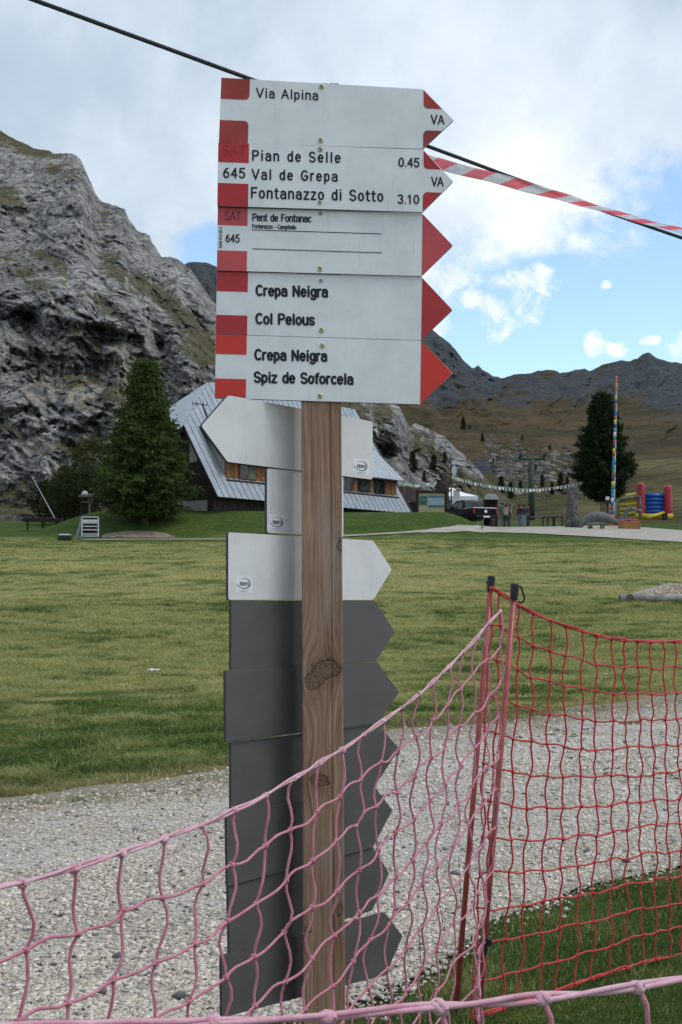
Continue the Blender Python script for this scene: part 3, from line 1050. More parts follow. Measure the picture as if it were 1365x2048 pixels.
c = gg.mix(gg.m('MULTIPLY', gg.ss(cb, 0.1, 0.7), 0.85), c, (0.078, 0.078, 0.026))
stn = gg.noise(gg.mapv(v, (1, 0.6, 1)), 0.09, 6, 0.7, 0.8)
c = gg.mix(gg.m('MULTIPLY', gg.ss(gg.m('ADD', cc, gg.m('MULTIPLY', gg.m('SUBTRACT', stn, 0.5), 1.6)), 0.25, 0.9), 0.8), c, (0.17, 0.15, 0.072))
rk = gg.mix(gg.ss(w3, 0.35, 0.65), (0.046, 0.052, 0.058), (0.10, 0.105, 0.11))
scr = gg.noise(v, 0.22, 6, 0.75, 1.2)
c = gg.mix(gg.m('MULTIPLY', gg.ss(scr, 0.45, 0.62), 0.75), c, (0.030, 0.034, 0.018))
rk = gg.mix(gg.ss(gg.noise(v, 0.13, 6, 0.7, 1.0), 0.4, 0.62), gg.mix(1.0, rk, (0.62, 0.66, 0.72), 'MULTIPLY'), rk)
rf = gg.m('ADD', gg.m('ADD', ca, gg.m('MULTIPLY', gg.m('SUBTRACT', w2, 0.5), 2.2)), gg.m('MULTIPLY', gg.m('SUBTRACT', w3, 0.5), 0.7))
c = gg.mix(gg.ss(rf, 0.27, 0.56), c, rk)
c = gg.mix(gg.ss(w3, 0.4, 0.75), gg.mix(1.0, c, (0.85, 0.86, 0.86), 'MULTIPLY'), c)
gg.l.new(c, b.inputs['Base Color'])
bump(gg, b, gg.m('ADD', w2, gg.m('MULTIPLY', w3, 0.3)), 1.0, 3.0)
hill = tag(link('hillside', me, m), 'brown mountain pasture rising to a dark rocky ridge', None, None, 'structure')


def hill_row(px, d):
    return float(RR2[np.argmin(abs(dens_d - d)), np.argmin(abs(u2 - px))])


def hill_pt(px, row):
    """point of the hillside seen at a pixel"""
    j = np.argmin(abs(u2 - px))
    k = np.argmax(RR2[:, j] < row)
    d = dens_d[k]
    return P(px, row, d)


# boulders strewn over the hillside
bp, bs = [], []
while len(bp) < 2600:
    px = random.gauss(1010, 95)
    row = random.gauss(925, 30)
    if not (860 < px < 1190 and 872 < row < 1000):
        continue
    if 905 < px - (row - 900) * 0.9 < 945 and row > 900:
        continue
    bp.append(hill_pt(px, row))
    bs.append(0.2 + 1.3 * random.random() ** 4.0)
bp, bs = np.array(bp), np.array(bs)
cols = np.repeat(np.array([[0.24, 0.235, 0.225]]), len(bp), 0) * (0.25 + 0.75 * rng.random((len(bp), 1)))
V, F, C = scatter([rock_unit(seed=k) for k in range(6)], bp, bs, rng.random(len(bp)) * 6.28, (rng.random(len(bp)) - .5), cols)
me = new_mesh('boulder_field', V, F)
set_colors(me, 'tint', C)
tag(link('boulder_field', me, M_CHIP), 'grey boulders strewn across the far slope below the ridge', 'boulders', None, 'stuff')


# ================================================================== THE SIGNPOST AND ITS SIGNS
def lam(pa, pb, t):
    return tuple(a_ + (b_ - a_) * t for a_, b_ in zip(pa, pb))


def aged_paint(name, c, var=0.06, rough=0.45, scale=9.0):
    m, gg, b = base_mat(name, rough, 0.35)
    v = pos(gg)
    n1 = gg.noise(v, scale, 5, 0.65)
    n2 = gg.noise(gg.mapv(v, (6, 6, 0.9)), 22, 4, 0.6)
    n3 = gg.noise(v, 240, 2, 0.5)
    d = tuple(q * (1 - var * 2) for q in c)
    col = gg.mix(gg.ss(n1, 0.3, 0.65), d, c)
    col = gg.mix(gg.m('MULTIPLY', gg.ss(n2, 0.58, 0.78), 0.22), col, tuple(q * 0.55 + 0.02 for q in c))
    col = gg.mix(gg.m('MULTIPLY', gg.ss(n3, 0.62, 0.75), 0.12), col, tuple(q * 0.7 for q in c))
    drip = gg.noise(gg.mapv(v, (9, 9, 0.55), (1, 5, 2)), 9.0, 3, 0.55)
    blot = gg.noise(gg.mapv(v, (1, 1, 1), (8, 2, 3)), 3.5, 4, 0.6)
    col = gg.mix(gg.m('MULTIPLY', gg.m('MULTIPLY', gg.ss(drip, 0.56, 0.74), gg.ss(blot, 0.48, 0.66)), 0.34), col, gg.mix(1.0, col, (0.74, 0.68, 0.52), 'MULTIPLY'))
    gg.l.new(col, b.inputs['Base Color'])
    gg.l.new(gg.ss(n1, 0.2, 0.8, rough - 0.08, rough + 0.15), b.inputs['Roughness'])
    bump(gg, b, n3, 0.06, 0.001)
    return m


M_WHITE = aged_paint('sign white', (0.78, 0.79, 0.785))
M_WHITE_BACK = aged_paint('sign back white', (0.72, 0.715, 0.715))
M_GREY_BACK = aged_paint('sign back grey', (0.106, 0.100, 0.097), 0.08, 0.5)
M_EDGE = mottled('sign core', (0.06, 0.055, 0.055), 0.3, 30, 0.7)
M_BLACK = mottled('sign lettering', (0.016, 0.018, 0.024), 0.2, 40, 0.5)
M_FAINT = mottled('faded lettering', (0.38, 0.026, 0.031), 0.1, 40, 0.5)
M_DKRED = mottled('dark red lettering', (0.10, 0.016, 0.02), 0.2, 40, 0.5)
M_NAVY = mottled('navy print', (0.03, 0.04, 0.11), 0.2, 60, 0.5)
M_SCREW = mottled('zinc screw', (0.42, 0.38, 0.24), 0.25, 120, 0.4, 0.5, metal=0.6)
M_RED = [aged_paint('sign red weathered', (0.40, 0.052, 0.040), 0.16, 0.5), aged_paint('sign red deep', (0.48, 0.030, 0.036), 0.10, 0.45),
         aged_paint('sign red pinkish', (0.56, 0.082, 0.088), 0.08, 0.45), aged_paint('sign red plain', (0.48, 0.036, 0.038), 0.08, 0.45),
         aged_paint('sign red bright', (0.64, 0.042, 0.026), 0.06, 0.45)]


def arc(cx, cy, r, a0, a1, n=5):
    return [(cx + r * math.cos(R(a0 + (a1 - a0) * k / n)), cy + r * math.sin(R(a0 + (a1 - a0) * k / n))) for k in range(n + 1)]


_texts = {}


def text_shape(body, bold=0.0, space=1.0):
    """outline of a line of writing as flat vertices and faces, one em high"""
    key = (body, bold, space)
    if key in _texts:
        return _texts[key]
    cu = bpy.data.curves.new('lettering', 'FONT')
    cu.body = body
    cu.size = 1.0
    cu.space_character = space
    cu.offset = bold
    cu.resolution_u = 3
    o = bpy.data.objects.new('lettering', cu)
    COL.objects.link(o)
    bpy.context.view_layer.update()
    dg = bpy.context.evaluated_depsgraph_get()
    me = bpy.data.meshes.new_from_object(o.evaluated_get(dg))
    v = np.array([q.co[:] for q in me.vertices]) if len(me.vertices) else np.zeros((0, 3))
    f = [tuple(p.vertices) for p in me.polygons]
    bpy.data.objects.remove(o); bpy.data.curves.remove(cu); bpy.data.meshes.remove(me)
    _texts[key] = (v, f)
    return v, f


# ---- sign painter's alphabet: every letter as pen strokes, capital height 1, x-height 0.72
def _el(cx, cy, rx, ry, a0, a1, n=14):
    return [(cx + rx * math.cos(R(a0 + (a1 - a0) * k / n)), cy + ry * math.sin(R(a0 + (a1 - a0) * k / n))) for k in range(n + 1)]


XH = 0.72
ALPHA = {
    ' ': (0.38, []), '.': (0.20, [[(0.10, 0.03), (0.10, 0.045)]]), '-': (0.42, [[(0.06, 0.36), (0.36, 0.36)]]),
    'V': (0.74, [[(0.04, 1), (0.37, 0), (0.70, 1)]]), 'A': (0.74, [[(0.04, 0), (0.37, 1), (0.70, 0)], [(0.16, 0.34), (0.58, 0.34)]]),
    'P': (0.66, [[(0.08, 0), (0.08, 1), (0.36, 1)] + _el(0.36, 0.74, 0.24, 0.26, 90, -90) + [(0.08, 0.48)]]),
    'F': (0.60, [[(0.08, 0), (0.08, 1), (0.56, 1)], [(0.08, 0.53), (0.48, 0.53)]]),
    'E': (0.62, [[(0.56, 0), (0.08, 0), (0.08, 1), (0.56, 1)], [(0.08, 0.53), (0.50, 0.53)]]),
    'T': (0.66, [[(0.04, 1), (0.62, 1)], [(0.33, 1), (0.33, 0)]]),
    'N': (0.72, [[(0.08, 0), (0.08, 1), (0.62, 0), (0.62, 1)]]),
    'S': (0.66, [_el(0.33, 0.745, 0.25, 0.255, 25, 270) + _el(0.33, 0.245, 0.26, 0.245, 90, -155)]),
    'G': (0.74, [_el(0.39, 0.5, 0.31, 0.5, 45, 340) + [(0.68, 0.46), (0.42, 0.46)]]),
    'C': (0.70, [_el(0.38, 0.5, 0.30, 0.5, 48, 312)]),
    'a': (0.58, [_el(0.28, 0.50, 0.22, 0.22, 150, 0) + [(0.50, 0.0)], [(0.50, 0.43), (0.30, 0.42)] + _el(0.27, 0.21, 0.21, 0.21, 90, 270) + [(0.36, 0.02), (0.50, 0.14)]]),
    'b': (0.58, [[(0.08, 1), (0.08, 0)], _el(0.29, 0.36, 0.21, 0.36, 0, 360)]),
    'c': (0.52, [_el(0.29, 0.36, 0.22, 0.36, 48, 312)]),
    'd': (0.58, [[(0.50, 1), (0.50, 0)], _el(0.29, 0.36, 0.21, 0.36, 0, 360)]),
    'e': (0.58, [[(0.08, 0.38), (0.50, 0.38)] + _el(0.29, 0.36, 0.215, 0.36, 4, 318)]),
    'f': (0.36, [_el(0.32, 0.80, 0.16, 0.20, 80, 180) + [(0.16, 0)], [(0.03, XH), (0.32, XH)]]),
    'g': (0.58, [[(0.50, XH), (0.50, -0.08)] + _el(0.28, -0.08, 0.22, 0.20, 0, -150), _el(0.29, 0.38, 0.21, 0.34, 0, 360)]),
    'i': (0.24, [[(0.12, 0), (0.12, XH)], [(0.12, 0.97), (0.12, 1.0)]]),
    'l': (0.24, [[(0.12, 0), (0.12, 1)]]),
    'm': (0.86, [[(0.08, 0), (0.08, XH)], _el(0.255, 0.50, 0.175, 0.22, 180, 0) + [(0.43, 0)], _el(0.605, 0.50, 0.175, 0.22, 180, 0) + [(0.78, 0)]]),
    'n': (0.58, [[(0.08, 0), (0.08, XH)], _el(0.29, 0.50, 0.21, 0.22, 180, 0) + [(0.50, 0)]]),
    'o': (0.58, [_el(0.29, 0.36, 0.22, 0.36, 0, 360, 20)]),
    'p': (0.58, [[(0.08, XH), (0.08, -0.28)], _el(0.29, 0.36, 0.21, 0.36, 0, 360)]),
    'r': (0.40, [[(0.08, 0), (0.08, XH)], _el(0.32, 0.44, 0.24, 0.28, 180, 85)]),
    's': (0.52, [_el(0.26, 0.535, 0.19, 0.185, 25, 270) + _el(0.26, 0.175, 0.20, 0.175, 90, -155)]),
    't': (0.38, [[(0.16, 0.95), (0.16, 0.18)] + _el(0.30, 0.16, 0.14, 0.16, 180, 285), [(0.03, XH), (0.34, XH)]]),
    'u': (0.58, [[(0.50, XH), (0.50, 0)], [(0.08, XH)] + _el(0.29, 0.22, 0.21, 0.22, 180, 360)]),
    'z': (0.52, [[(0.06, XH), (0.46, XH), (0.05, 0), (0.47, 0)]]),
    '0': (0.62, [_el(0.31, 0.5, 0.24, 0.5, 0, 360, 22)]), '1': (0.62, [[(0.14, 0.80), (0.34, 1.0), (0.34, 0)]]),
    '2': (0.62, [_el(0.31, 0.74, 0.23, 0.26, 165, -35) + [(0.07, 0), (0.56, 0)]]),
    '3': (0.62, [_el(0.29, 0.755, 0.22, 0.245, 150, -75) + _el(0.29, 0.26, 0.25, 0.26, 78, -155)]),
    '4': (0.62, [[(0.44, 0), (0.44, 1), (0.05, 0.30), (0.58, 0.30)]]),
    '5': (0.62, [[(0.53, 1), (0.14, 1), (0.10, 0.54)] + _el(0.30, 0.32, 0.25, 0.32, 125, -150)]),
    '6': (0.62, [_el(0.31, 0.31, 0.23, 0.31, 0, 360, 20), _el(0.56, 0.36, 0.48, 0.64, 180, 100)]),
}


def stroke_text(body, space, weight):
    """strokes of a line of writing -> little ribbons with round ends (unit: capital height)"""
    V_, F_ = [], []
    x = 0.0
    for ch in body:
        adv, strokes = ALPHA[ch]
        for st in strokes:
            q = [np.array([p[0] + x, p[1]]) for p in st]
            for i in range(len(q) - 1):
                t = q[i + 1] - q[i]; L = np.linalg.norm(t)
                if L < 1e-9: continue
                n_ = np.array([-t[1], t[0]]) / L
                o_ = len(V_)
                V_ += [(q[i], n_), (q[i + 1], n_), (q[i + 1], -n_), (q[i], -n_)]
                F_.append((o_, o_ + 1, o_ + 2, o_ + 3))
            for p in q:
                o_ = len(V_)
                V_ += [(p, np.array([math.cos(a_), math.sin(a_)])) for a_ in np.linspace(0, 2 * math.pi, 9)[:-1]]
                F_.append(tuple(range(o_, o_ + 8)))
        x += adv + space
    return V_, F_, x - space



CAP = 0.727                                     # cap height of the face, in em


class Sign:
    """a board given by its corners in the photograph, standing in a vertical plane"""
    def __init__(s, root, to3, back):
        s.root, s.to3, s.back = root, to3, np.asarray(back, float)   # back: unit vector away from the viewer

    def pts(s, poly, lift=0.0):
        return [s.to3(x, y) - s.back * lift for x, y in poly]

    def slab(s, poly, thick, face, edge):
        mb = MB(); mb.prism(s.pts(poly), s.back * thick)
        o = mb.build('panel', face, s.root)
        o.data.materials.append(edge)
        for i, p in enumerate(o.data.polygons):
            p.material_index = 0 if i == 0 else 1
        fix_normals(o.data)
        bv = o.modifiers.new('soft edge', 'BEVEL'); bv.width = 0.0007; bv.segments = 2; bv.limit_method = 'ANGLE'
        return o

    def field(s, poly, mat, name='red_field', lift=0.0006):
        mb = MB(); mb.prism(s.pts(poly, lift), s.back * (lift - 0.0001))
        o = mb.build(name, mat, s.root)
        fix_normals(o.data)
        return o

    def write(s, body, x0, y0, x1, cap, mat, slope=0.0, bold=0.012, space=1.0, lift=0.0009, vert=False, name='lettering'):
        """writing from (x0, baseline y0) to x1 in picture pixels, capitals `cap` pixels high"""
        v, f = text_shape(body, bold, space)
        if not len(v):
            return
        lo, hi = v[:, 0].min(), v[:, 0].max()
        sx_, sy_ = (x1 - x0) / (hi - lo), cap / CAP
        if vert:
            q = [(x0 - c[1] * sy_ * 0 + -(-c[1]) * sy_ * -1, y0 - (c[0] - lo) * sx_) for c in v]
        else:
            q = [(x0 + (c[0] - lo) * sx_, y0 - c[1] * sy_ + slope * (c[0] - lo) * sx_) for c in v]
        mb = MB(); mb.add(s.pts(q, lift), f)
        return mb.build(name, mat, s.root)

    def pen(s, body, x0, y0, x1, cap, mat, slope=0.0, weight=0.075, space=0.10, lift=0.0009, vert=False):
        """pen lettering: capitals `cap` pixels high from x0 to x1, stroke half width = weight * cap pixels"""
        V_, F_, total = stroke_text(body, space, weight)
        kx = (x1 - x0 - 2 * weight * cap) / (total - 0.08)
        w_ = weight * cap
        out = []
        for (p, n_) in V_:
            u_, v_ = (p[0] - 0.04) * kx + w_ + n_[0] * w_, p[1] * cap + n_[1] * w_
            out.append((x0 - v_, y0 - u_) if vert else (x0 + u_, y0 - v_ + slope * u_))
        lifts = np.zeros(len(out))
        for i, f_ in enumerate(F_):
            lifts[list(f_)] = lift + (i % 16) * 4e-6
        mb = MB(); mb.add([s.to3(x, y) - s.back * l_ for (x, y), l_ in zip(out, lifts)], F_)
        return mb.build('lettering', mat, s.root)

    def screw(s, x, y, r=0.0062):
        c = s.to3(x, y)
        n = -s.back
        a_ = np.array([n[1], -n[0], 0.0]); u_ = np.array([0, 0, 1.0])
        mb = MB()
        ring = lambda rr, h: [c + n * h + (a_ * math.cos(t) + u_ * math.sin(t)) * rr for t in np.linspace(0, 2 * math.pi, 13)[:-1]]
        prof = [(r, 0.0), (r, 0.0012), (r * 0.8, 0.0022), (r * 0.6, 0.0018), (r * 0.55, 0.0006)]
        v = [q for rr, h in prof for q in ring(rr, h)]
        f = [(i * 12 + k, i * 12 + (k + 1) % 12, i * 12 + 12 + (k + 1) % 12, i * 12 + 12 + k) for i in range(4) for k in range(12)]
        f.append(tuple(range(48, 60)))
        mb.add(v, f)
        o = mb.build('screw', M_SCREW, s.root)
        fix_normals(o.data)
        mb = MB()
        v = [c + n * 0.0012 + (a_ * math.cos(t) + u_ * math.sin(t)) * r * 0.28 for t in np.linspace(0, 2 * math.pi, 7)[:-1]]
        mb.add(v, [tuple(range(6))]).build('screw_socket', M_BLACK, o)


SD = [2.930, 2.930, 2.941, 2.948, 2.944]        # depth of each front board's face
ST = 0.009
corners = [  # TL, TR, BR, BL, tip
    ((443, 155), (847, 178), (846, 298), (438, 286), (908, 240)),
    ((437, 285), (847, 299), (845, 424.5), (435, 412), (907, 363)),
    ((436, 412.5), (845, 427), (843, 552.5), (434, 541), (906.5, 491)),
    ((434, 542.5), (844, 554.5), (842, 681), (432, 668.5), (906, 620)),
    ((432, 669), (842, 681.5), (840, 809), (430, 796), (906.5, 746))]
labels = ['topmost white arrow sign with weathered red corners and VA lettered on its tip',
          'white arrow sign listing three places with times, second from the top',
          'white arrow sign with two empty black ruled lines and red tip, in the middle',
          'white arrow sign with solid red tip and two bold place names set wide apart',
          'lowest red and white arrow sign on the front, directly above the bare post']


def front_sign(k):
    TL, TR, BR, BL, TIP = corners[k]
    d = SD[k]
    base = P(642, (TL[1] + BL[1]) / 2 + 70, d + ST)
    root = thing('trail_sign', labels[k], 'trail sign', base, 'red and white trail signs on the front of the post')
    s = Sign(root, lambda x, y: P(x, y, d), (0, 1, 0))
    s.TL, s.TR, s.BR, s.BL, s.TIP = TL, TR, BR, BL, TIP

    def at(u_, v_):     # u in pixels from the left edge along the board, v from 0 top to 1 bottom
        t = u_ / (TR[0] - TL[0])
        a_, b_ = lam(TL, TR, t), lam(BL, BR, t)
        return lam(a_, b_, v_)
    s.at = at
    tip = TIP
    n1, n2 = lam(TIP, TR, 0.05), lam(TIP, BR, 0.05)
    s.slab([TL, TR, n1, (tip[0] - 0.6, tip[1]), n2, BR, BL], ST, M_WHITE, M_EDGE)
    return s


def left_fields(s, mat, top, bot, w, rnd=0):
    """two red fields at the blunt end; top / bot are the fractions of the height where the white stripe begins and ends"""
    if rnd:
        a_ = [s.at(0.4, 0.003), s.at(w, 0.003)] + [s.at(w - rnd + x, top - rnd / 128 + y / 128) for x, y in arc(0, 0, rnd, 0, 90)] + [s.at(0.4, top)]
        b_ = [s.at(0.4, bot)] + [s.at(w - rnd + x, bot + rnd / 128 + y / 128) for x, y in arc(0, 0, rnd, -90, 0)] + [s.at(w, 0.997), s.at(0.4, 0.997)]
    else:
        a_ = [s.at(0.4, 0.003), s.at(w, 0.003), s.at(w, top), s.at(0.4, top)]
        b_ = [s.at(0.4, bot), s.at(w, bot), s.at(w, 0.997), s.at(0.4, 0.997)]
    s.field(a_, mat[0]); s.field(b_, mat[-1])


def tip_split(s, mat, v0, v1, rnd=9):
    TR, BR, TIP = s.TR, s.BR, s.TIP
    e = 0.6
    up0 = lam(TR, BR, v0); lo0 = lam(TR, BR, v1)
    sl = 0.03
    def edge_x(p, q, y):
        t = (y - p[1]) / (q[1] - p[1])
        return p[0] + (q[0] - p[0]) * t
    xu = edge_x(TR, TIP, up0[1]); xl = edge_x(TIP, BR, lo0[1])
    a_ = [(TR[0] + e, TR[1] + 2)] + [(xu - 1.2, up0[1] + sl * (xu - TR[0]))] + [(TR[0] + e + rnd + x, up0[1] - rnd + y + sl * 8) for x, y in arc(0, 0, rnd, 90, 180)]
    b_ = [(BR[0] + e + 0.2, BR[1] - 2)] + [(lo0[0] + e + rnd + x, lo0[1] + rnd + y) for x, y in arc(0, 0, rnd, 180, 270)] + [(xl - 1.2, lo0[1] + sl * (xl - BR[0]))]
    s.field(a_, mat); s.field(b_, mat)


def tip_full(s, mat):
    TR, BR, TIP = s.TR, s.BR, s.TIP
    s.field([(TR[0] + 0.8, TR[1] + 1.2), (lam(TIP, TR, 0.05)[0] - 0.8, lam(TIP, TR, 0.05)[1]), (TIP[0] - 1.6, TIP[1]), (lam(TIP, BR, 0.05)[0] - 0.8, lam(TIP, BR, 0.05)[1]), (BR[0] + 0.8, BR[1] - 1.2)], mat)


s = front_sign(0)
left_fields(s, [M_RED[0]], 0.323, 0.648, 57.5, 9)
tip_split(s, M_RED[0], 0.325, 0.69)
s.pen('Via Alpina', 512.5, 194.5, 637.5, 17.5, M_BLACK, 0.045, 0.085, 0.16)
s.pen('VA', 861.5, 247.5, 889.5, 17, M_BLACK, 0.03, 0.085, 0.10)
s.screw(643.5, 174); s.screw(642, 281)
s = front_sign(1)
left_fields(s, [M_RED[1]], 0.308, 0.637, 61.5)
tip_split(s, M_RED[1], 0.31, 0.68)
s.pen('SAT', 445, 310, 492, 19, M_FAINT, 0.03, 0.06, 0.14)
s.pen('Pian de Selle', 504, 320.5, 682.5, 19, M_BLACK, 0.026, 0.092, 0.22)
s.pen('Val de Grepa', 503.5, 358, 676.5, 19, M_BLACK, 0.026, 0.092, 0.22)
s.pen('Fontanazzo di Sotto', 501.5, 395.5, 768, 20, M_BLACK, 0.026, 0.092, 0.18)
s.pen('645', 446, 355, 491.5, 18.5, M_BLACK, 0.02, 0.09, 0.18)
s.pen('0.45', 796.5, 333, 840, 16.5, M_BLACK, 0.02, 0.095, 0.10)
s.pen('3.10', 795, 406.5, 839.5, 16.5, M_BLACK, 0.02, 0.095, 0.10)
s.pen('VA', 862.5, 371.5, 888, 17, M_BLACK, 0.03, 0.085, 0.02)
s.screw(641, 299); s.screw(640, 405, 0.0055)
s = front_sign(2)
left_fields(s, [M_RED[2]], 0.29, 0.685, 60)
tip_full(s, M_RED[2])
s.pen('SAT', 449.5, 440, 483, 16.5, M_DKRED, 0.02, 0.055, 0.06)
s.pen('645', 451, 484, 480.5, 14.5, M_BLACK, 0.02, 0.09, 0.10)
s.pen('Pent de Fontanac', 504.5, 441.5, 624, 13.5, M_BLACK, 0.022, 0.10, 0.05)
s.pen('Fontanazzo - Campitello', 504.5, 456, 593.5, 7.6, M_BLACK, 0.03, 0.10, 0.04)
for y0 in (459.0, 496.8):
    s.field([(505, y0), (764, y0 + 8.2), (764, y0 + 9.6), (505, y0 + 1.4)], M_BLACK, 'ruled_line', 0.0008)
s.pen('E440-012-00-3', 444.0, 496, 444.0 + 42, 4.6, M_BLACK, 0, 0.11, 0.08, vert=True)
s.screw(641.5, 427, 0.0048); s.screw(640.5, 538)
s = front_sign(3)
left_fields(s, [M_RED[3], M_RED[1]], 0.315, 0.69, 62.5)
tip_full(s, M_RED[3])
s.pen('Crepa Neigra', 510.5, 590.5, 657.5, 19.5, M_BLACK, 0.022, 0.122, 0.09)
s.pen('Col Pelous', 510, 647, 631, 19.5, M_BLACK, 0.022, 0.122, 0.09)
s.screw(641.5, 562, 0.0048); s.screw(643, 661)
s = front_sign(4)
left_fields(s, [M_RED[4]], 0.305, 0.69, 62)
tip_full(s, M_RED[4])
s.pen('Crepa Neigra', 508, 719, 656, 19.5, M_BLACK, 0.022, 0.122, 0.09)
s.pen('Spiz de Soforcela', 507, 764, 708.5, 19.5, M_BLACK, 0.022, 0.122, 0.085)
s.screw(645, 692); s.screw(640.5, 792.5)

# ---- boards seen from behind, turned away to the right
VPX = 3150.0
DIRB = np.array([(VPX - PW / 2) / FPX, 1.0, 0.0]); DIRB /= np.linalg.norm(DIRB)
NB = np.array([DIRB[1], -DIRB[0], 0.0])          # towards the viewer
Q0 = P(645, 1190, 3.085)


def back_plane(off=0.0):
    q0 = Q0 + NB * off

    def to3(px, py):
        r = ray(px, py)
        o = np.array([0, 0, EYE])
        t = np.dot(q0 - o, NB) / np.dot(r, NB)
        return o + r * t
    return to3


def rounded(poly, r=4):
    out = []
    n = len(poly)
    for i in range(n):
        p, a_, b_ = np.array(poly[i], float), np.array(poly[i - 1], float), np.array(poly[(i + 1) % n], float)
        u_, w_ = (a_ - p) / np.linalg.norm(a_ - p), (b_ - p) / np.linalg.norm(b_ - p)
        out += [tuple(p + u_ * r), tuple(p + (u_ + w_) * r * 0.25), tuple(p + w_ * r)]
    return out


def sticker(s, x, y, sc, slope):
    """maker's sticker with its oval swoosh"""
    f = lambda u_, v_: (x + u_ * sc, y + v_ * sc * 1.35 + slope * u_ * sc)
    s.field([f(-16, -11.5), f(17, -11.5), f(17, 13.5), f(-16, 13.5)], M_STICK, 'sticker', 0.0003)
    outer, inner = [], []
    for k in range(25):
        a_ = R(150 + k * (395 - 150) / 24 * 1.0)
        t = k / 24
        w_ = 0.25 + 1.25 * math.sin(math.pi * (0.12 + 0.84 * t)) ** 1.5
        # from the tail at the left, round below, up the right side and back over the top
        ang = R(168 - 300 * t)
        ox, oy = 12.5 * math.cos(ang) + 1.0, 8.0 * math.sin(ang)
        if t < 0.16:
            ox -= (0.16 - t) * 26
            oy += (0.16 - t) * -6
        outer.append(f(ox, oy)); inner.append(f(ox * (1 - w_ / 12.5), oy - w_ * np.sign(oy) * 0.9 if abs(oy) > 1 else oy))
    mb = MB()
    n = len(outer)
    mb.add(s.pts(outer, 0.0006) + s.pts(inner, 0.0006), [(i, i + 1, n + i + 1, n + i) for i in range(n - 1)])
    mb.build('swoosh', M_NAVY, s.root)
    s.pen('inpero', x - 8.5 * sc, y + 3.6 * sc + slope * -8.5 * sc, x + 10.5 * sc, 8.2 * sc, M_NAVY, slope, 0.062, 0.06, 0.0007)
    for k, (w_, yy_) in enumerate(((11, 10.2), (7, 11.8))):
        s.field([f(-w_, yy_ - 0.35), f(w_, yy_ - 0.35), f(w_, yy_ + 0.35), f(-w_, yy_ + 0.35)], M_SMALLPRINT, 'small_print', 0.0006)


M_STICK = mottled('sticker film', (0.77, 0.77, 0.79), 0.03, 40, 0.3)
M_SMALLPRINT = mottled('grey small print', (0.4, 0.41, 0.47), 0.2, 200, 0.5)

white_backs = [
    ([(403, 852), (457, 790.5), (746, 843), (746, 959.5), (455.6, 924)], 0.0, 'white back of an arrow sign pointing left, uppermost below the front signs', (722, 932, 0.95, 0.12)),
    ([(534.5, 936.5), (687.5, 950.5), (687.5, 1075), (534.5, 1066)], -0.002, 'short white sign back without arrow tip, between the two white arrow signs', (553.5, 1044, 0.98, 0.065)),
    ([(457, 1064.5), (747, 1081), (784.5, 1139), (747, 1200.5), (457, 1200)], 0.0005, 'white back of an arrow sign pointing right, just above the dark grey ones', (488, 1167, 1.0, 0.02))]
for poly, off, lab, stk in white_backs:
    to3 = back_plane(off)
    cx = sum(p[0] for p in poly) / len(poly); by = max(p[1] for p in poly)
    root = thing('sign_board', lab, 'sign', to3(cx, by), 'white sign boards seen from behind')
    s = Sign(root, to3, -NB)
    s.slab(rounded(poly, 4.5), 0.0085, M_WHITE_BACK, M_EDGE)
    sticker(s, *stk)
grey_backs = [
    ([(463, 1201), (750.5, 1201.5), (790, 1263), (752, 1323), (463, 1341.5)], 0.0, 'dark grey sign back directly below the white ones'),
    ([(451.5, 1341.5), (755, 1324), (799, 1385), (756, 1446.5), (452.5, 1484)], 0.004, 'dark grey sign back, second from the top of the grey column'),
    ([(463, 1486), (756, 1448), (800, 1497.5), (749, 1574), (463, 1626)], -0.002, 'dark grey sign back, third down, where the pink net rope crosses it'),
    ([(453.5, 1627), (750, 1572.5), (785.5, 1620.5), (746, 1695.5), (456, 1773)], 0.003, 'dark grey sign back, third up from the bottom of the column'),
    ([(457, 1773), (747, 1695), (779, 1746), (745, 1821), (460, 1914)], -0.001, 'dark grey sign back, second from the bottom of the column'),
    ([(443.5, 1912), (770, 1825), (806, 1872), (772, 1950), (444.5, 2036)], 0.005, 'lowest dark grey sign back, behind the bottom of the pink net')]
for poly, off, lab in grey_backs:
    to3 = back_plane(off)
    cx = sum(p[0] for p in poly) / len(poly); by = max(p[1] for p in poly)
    root = thing('sign_board', lab, 'sign', to3(cx, by), 'dark grey sign boards seen from behind')
    s = Sign(root, to3, -NB)
    s.slab(poly, 0.008, M_GREY_BACK, M_EDGE)

# ---- the post, glued up from two boards
m, gg, b = base_mat('weathered larch', 0.8, 0.2)
v = pos(gg)
xw, yw, zw = gg.sep(v)
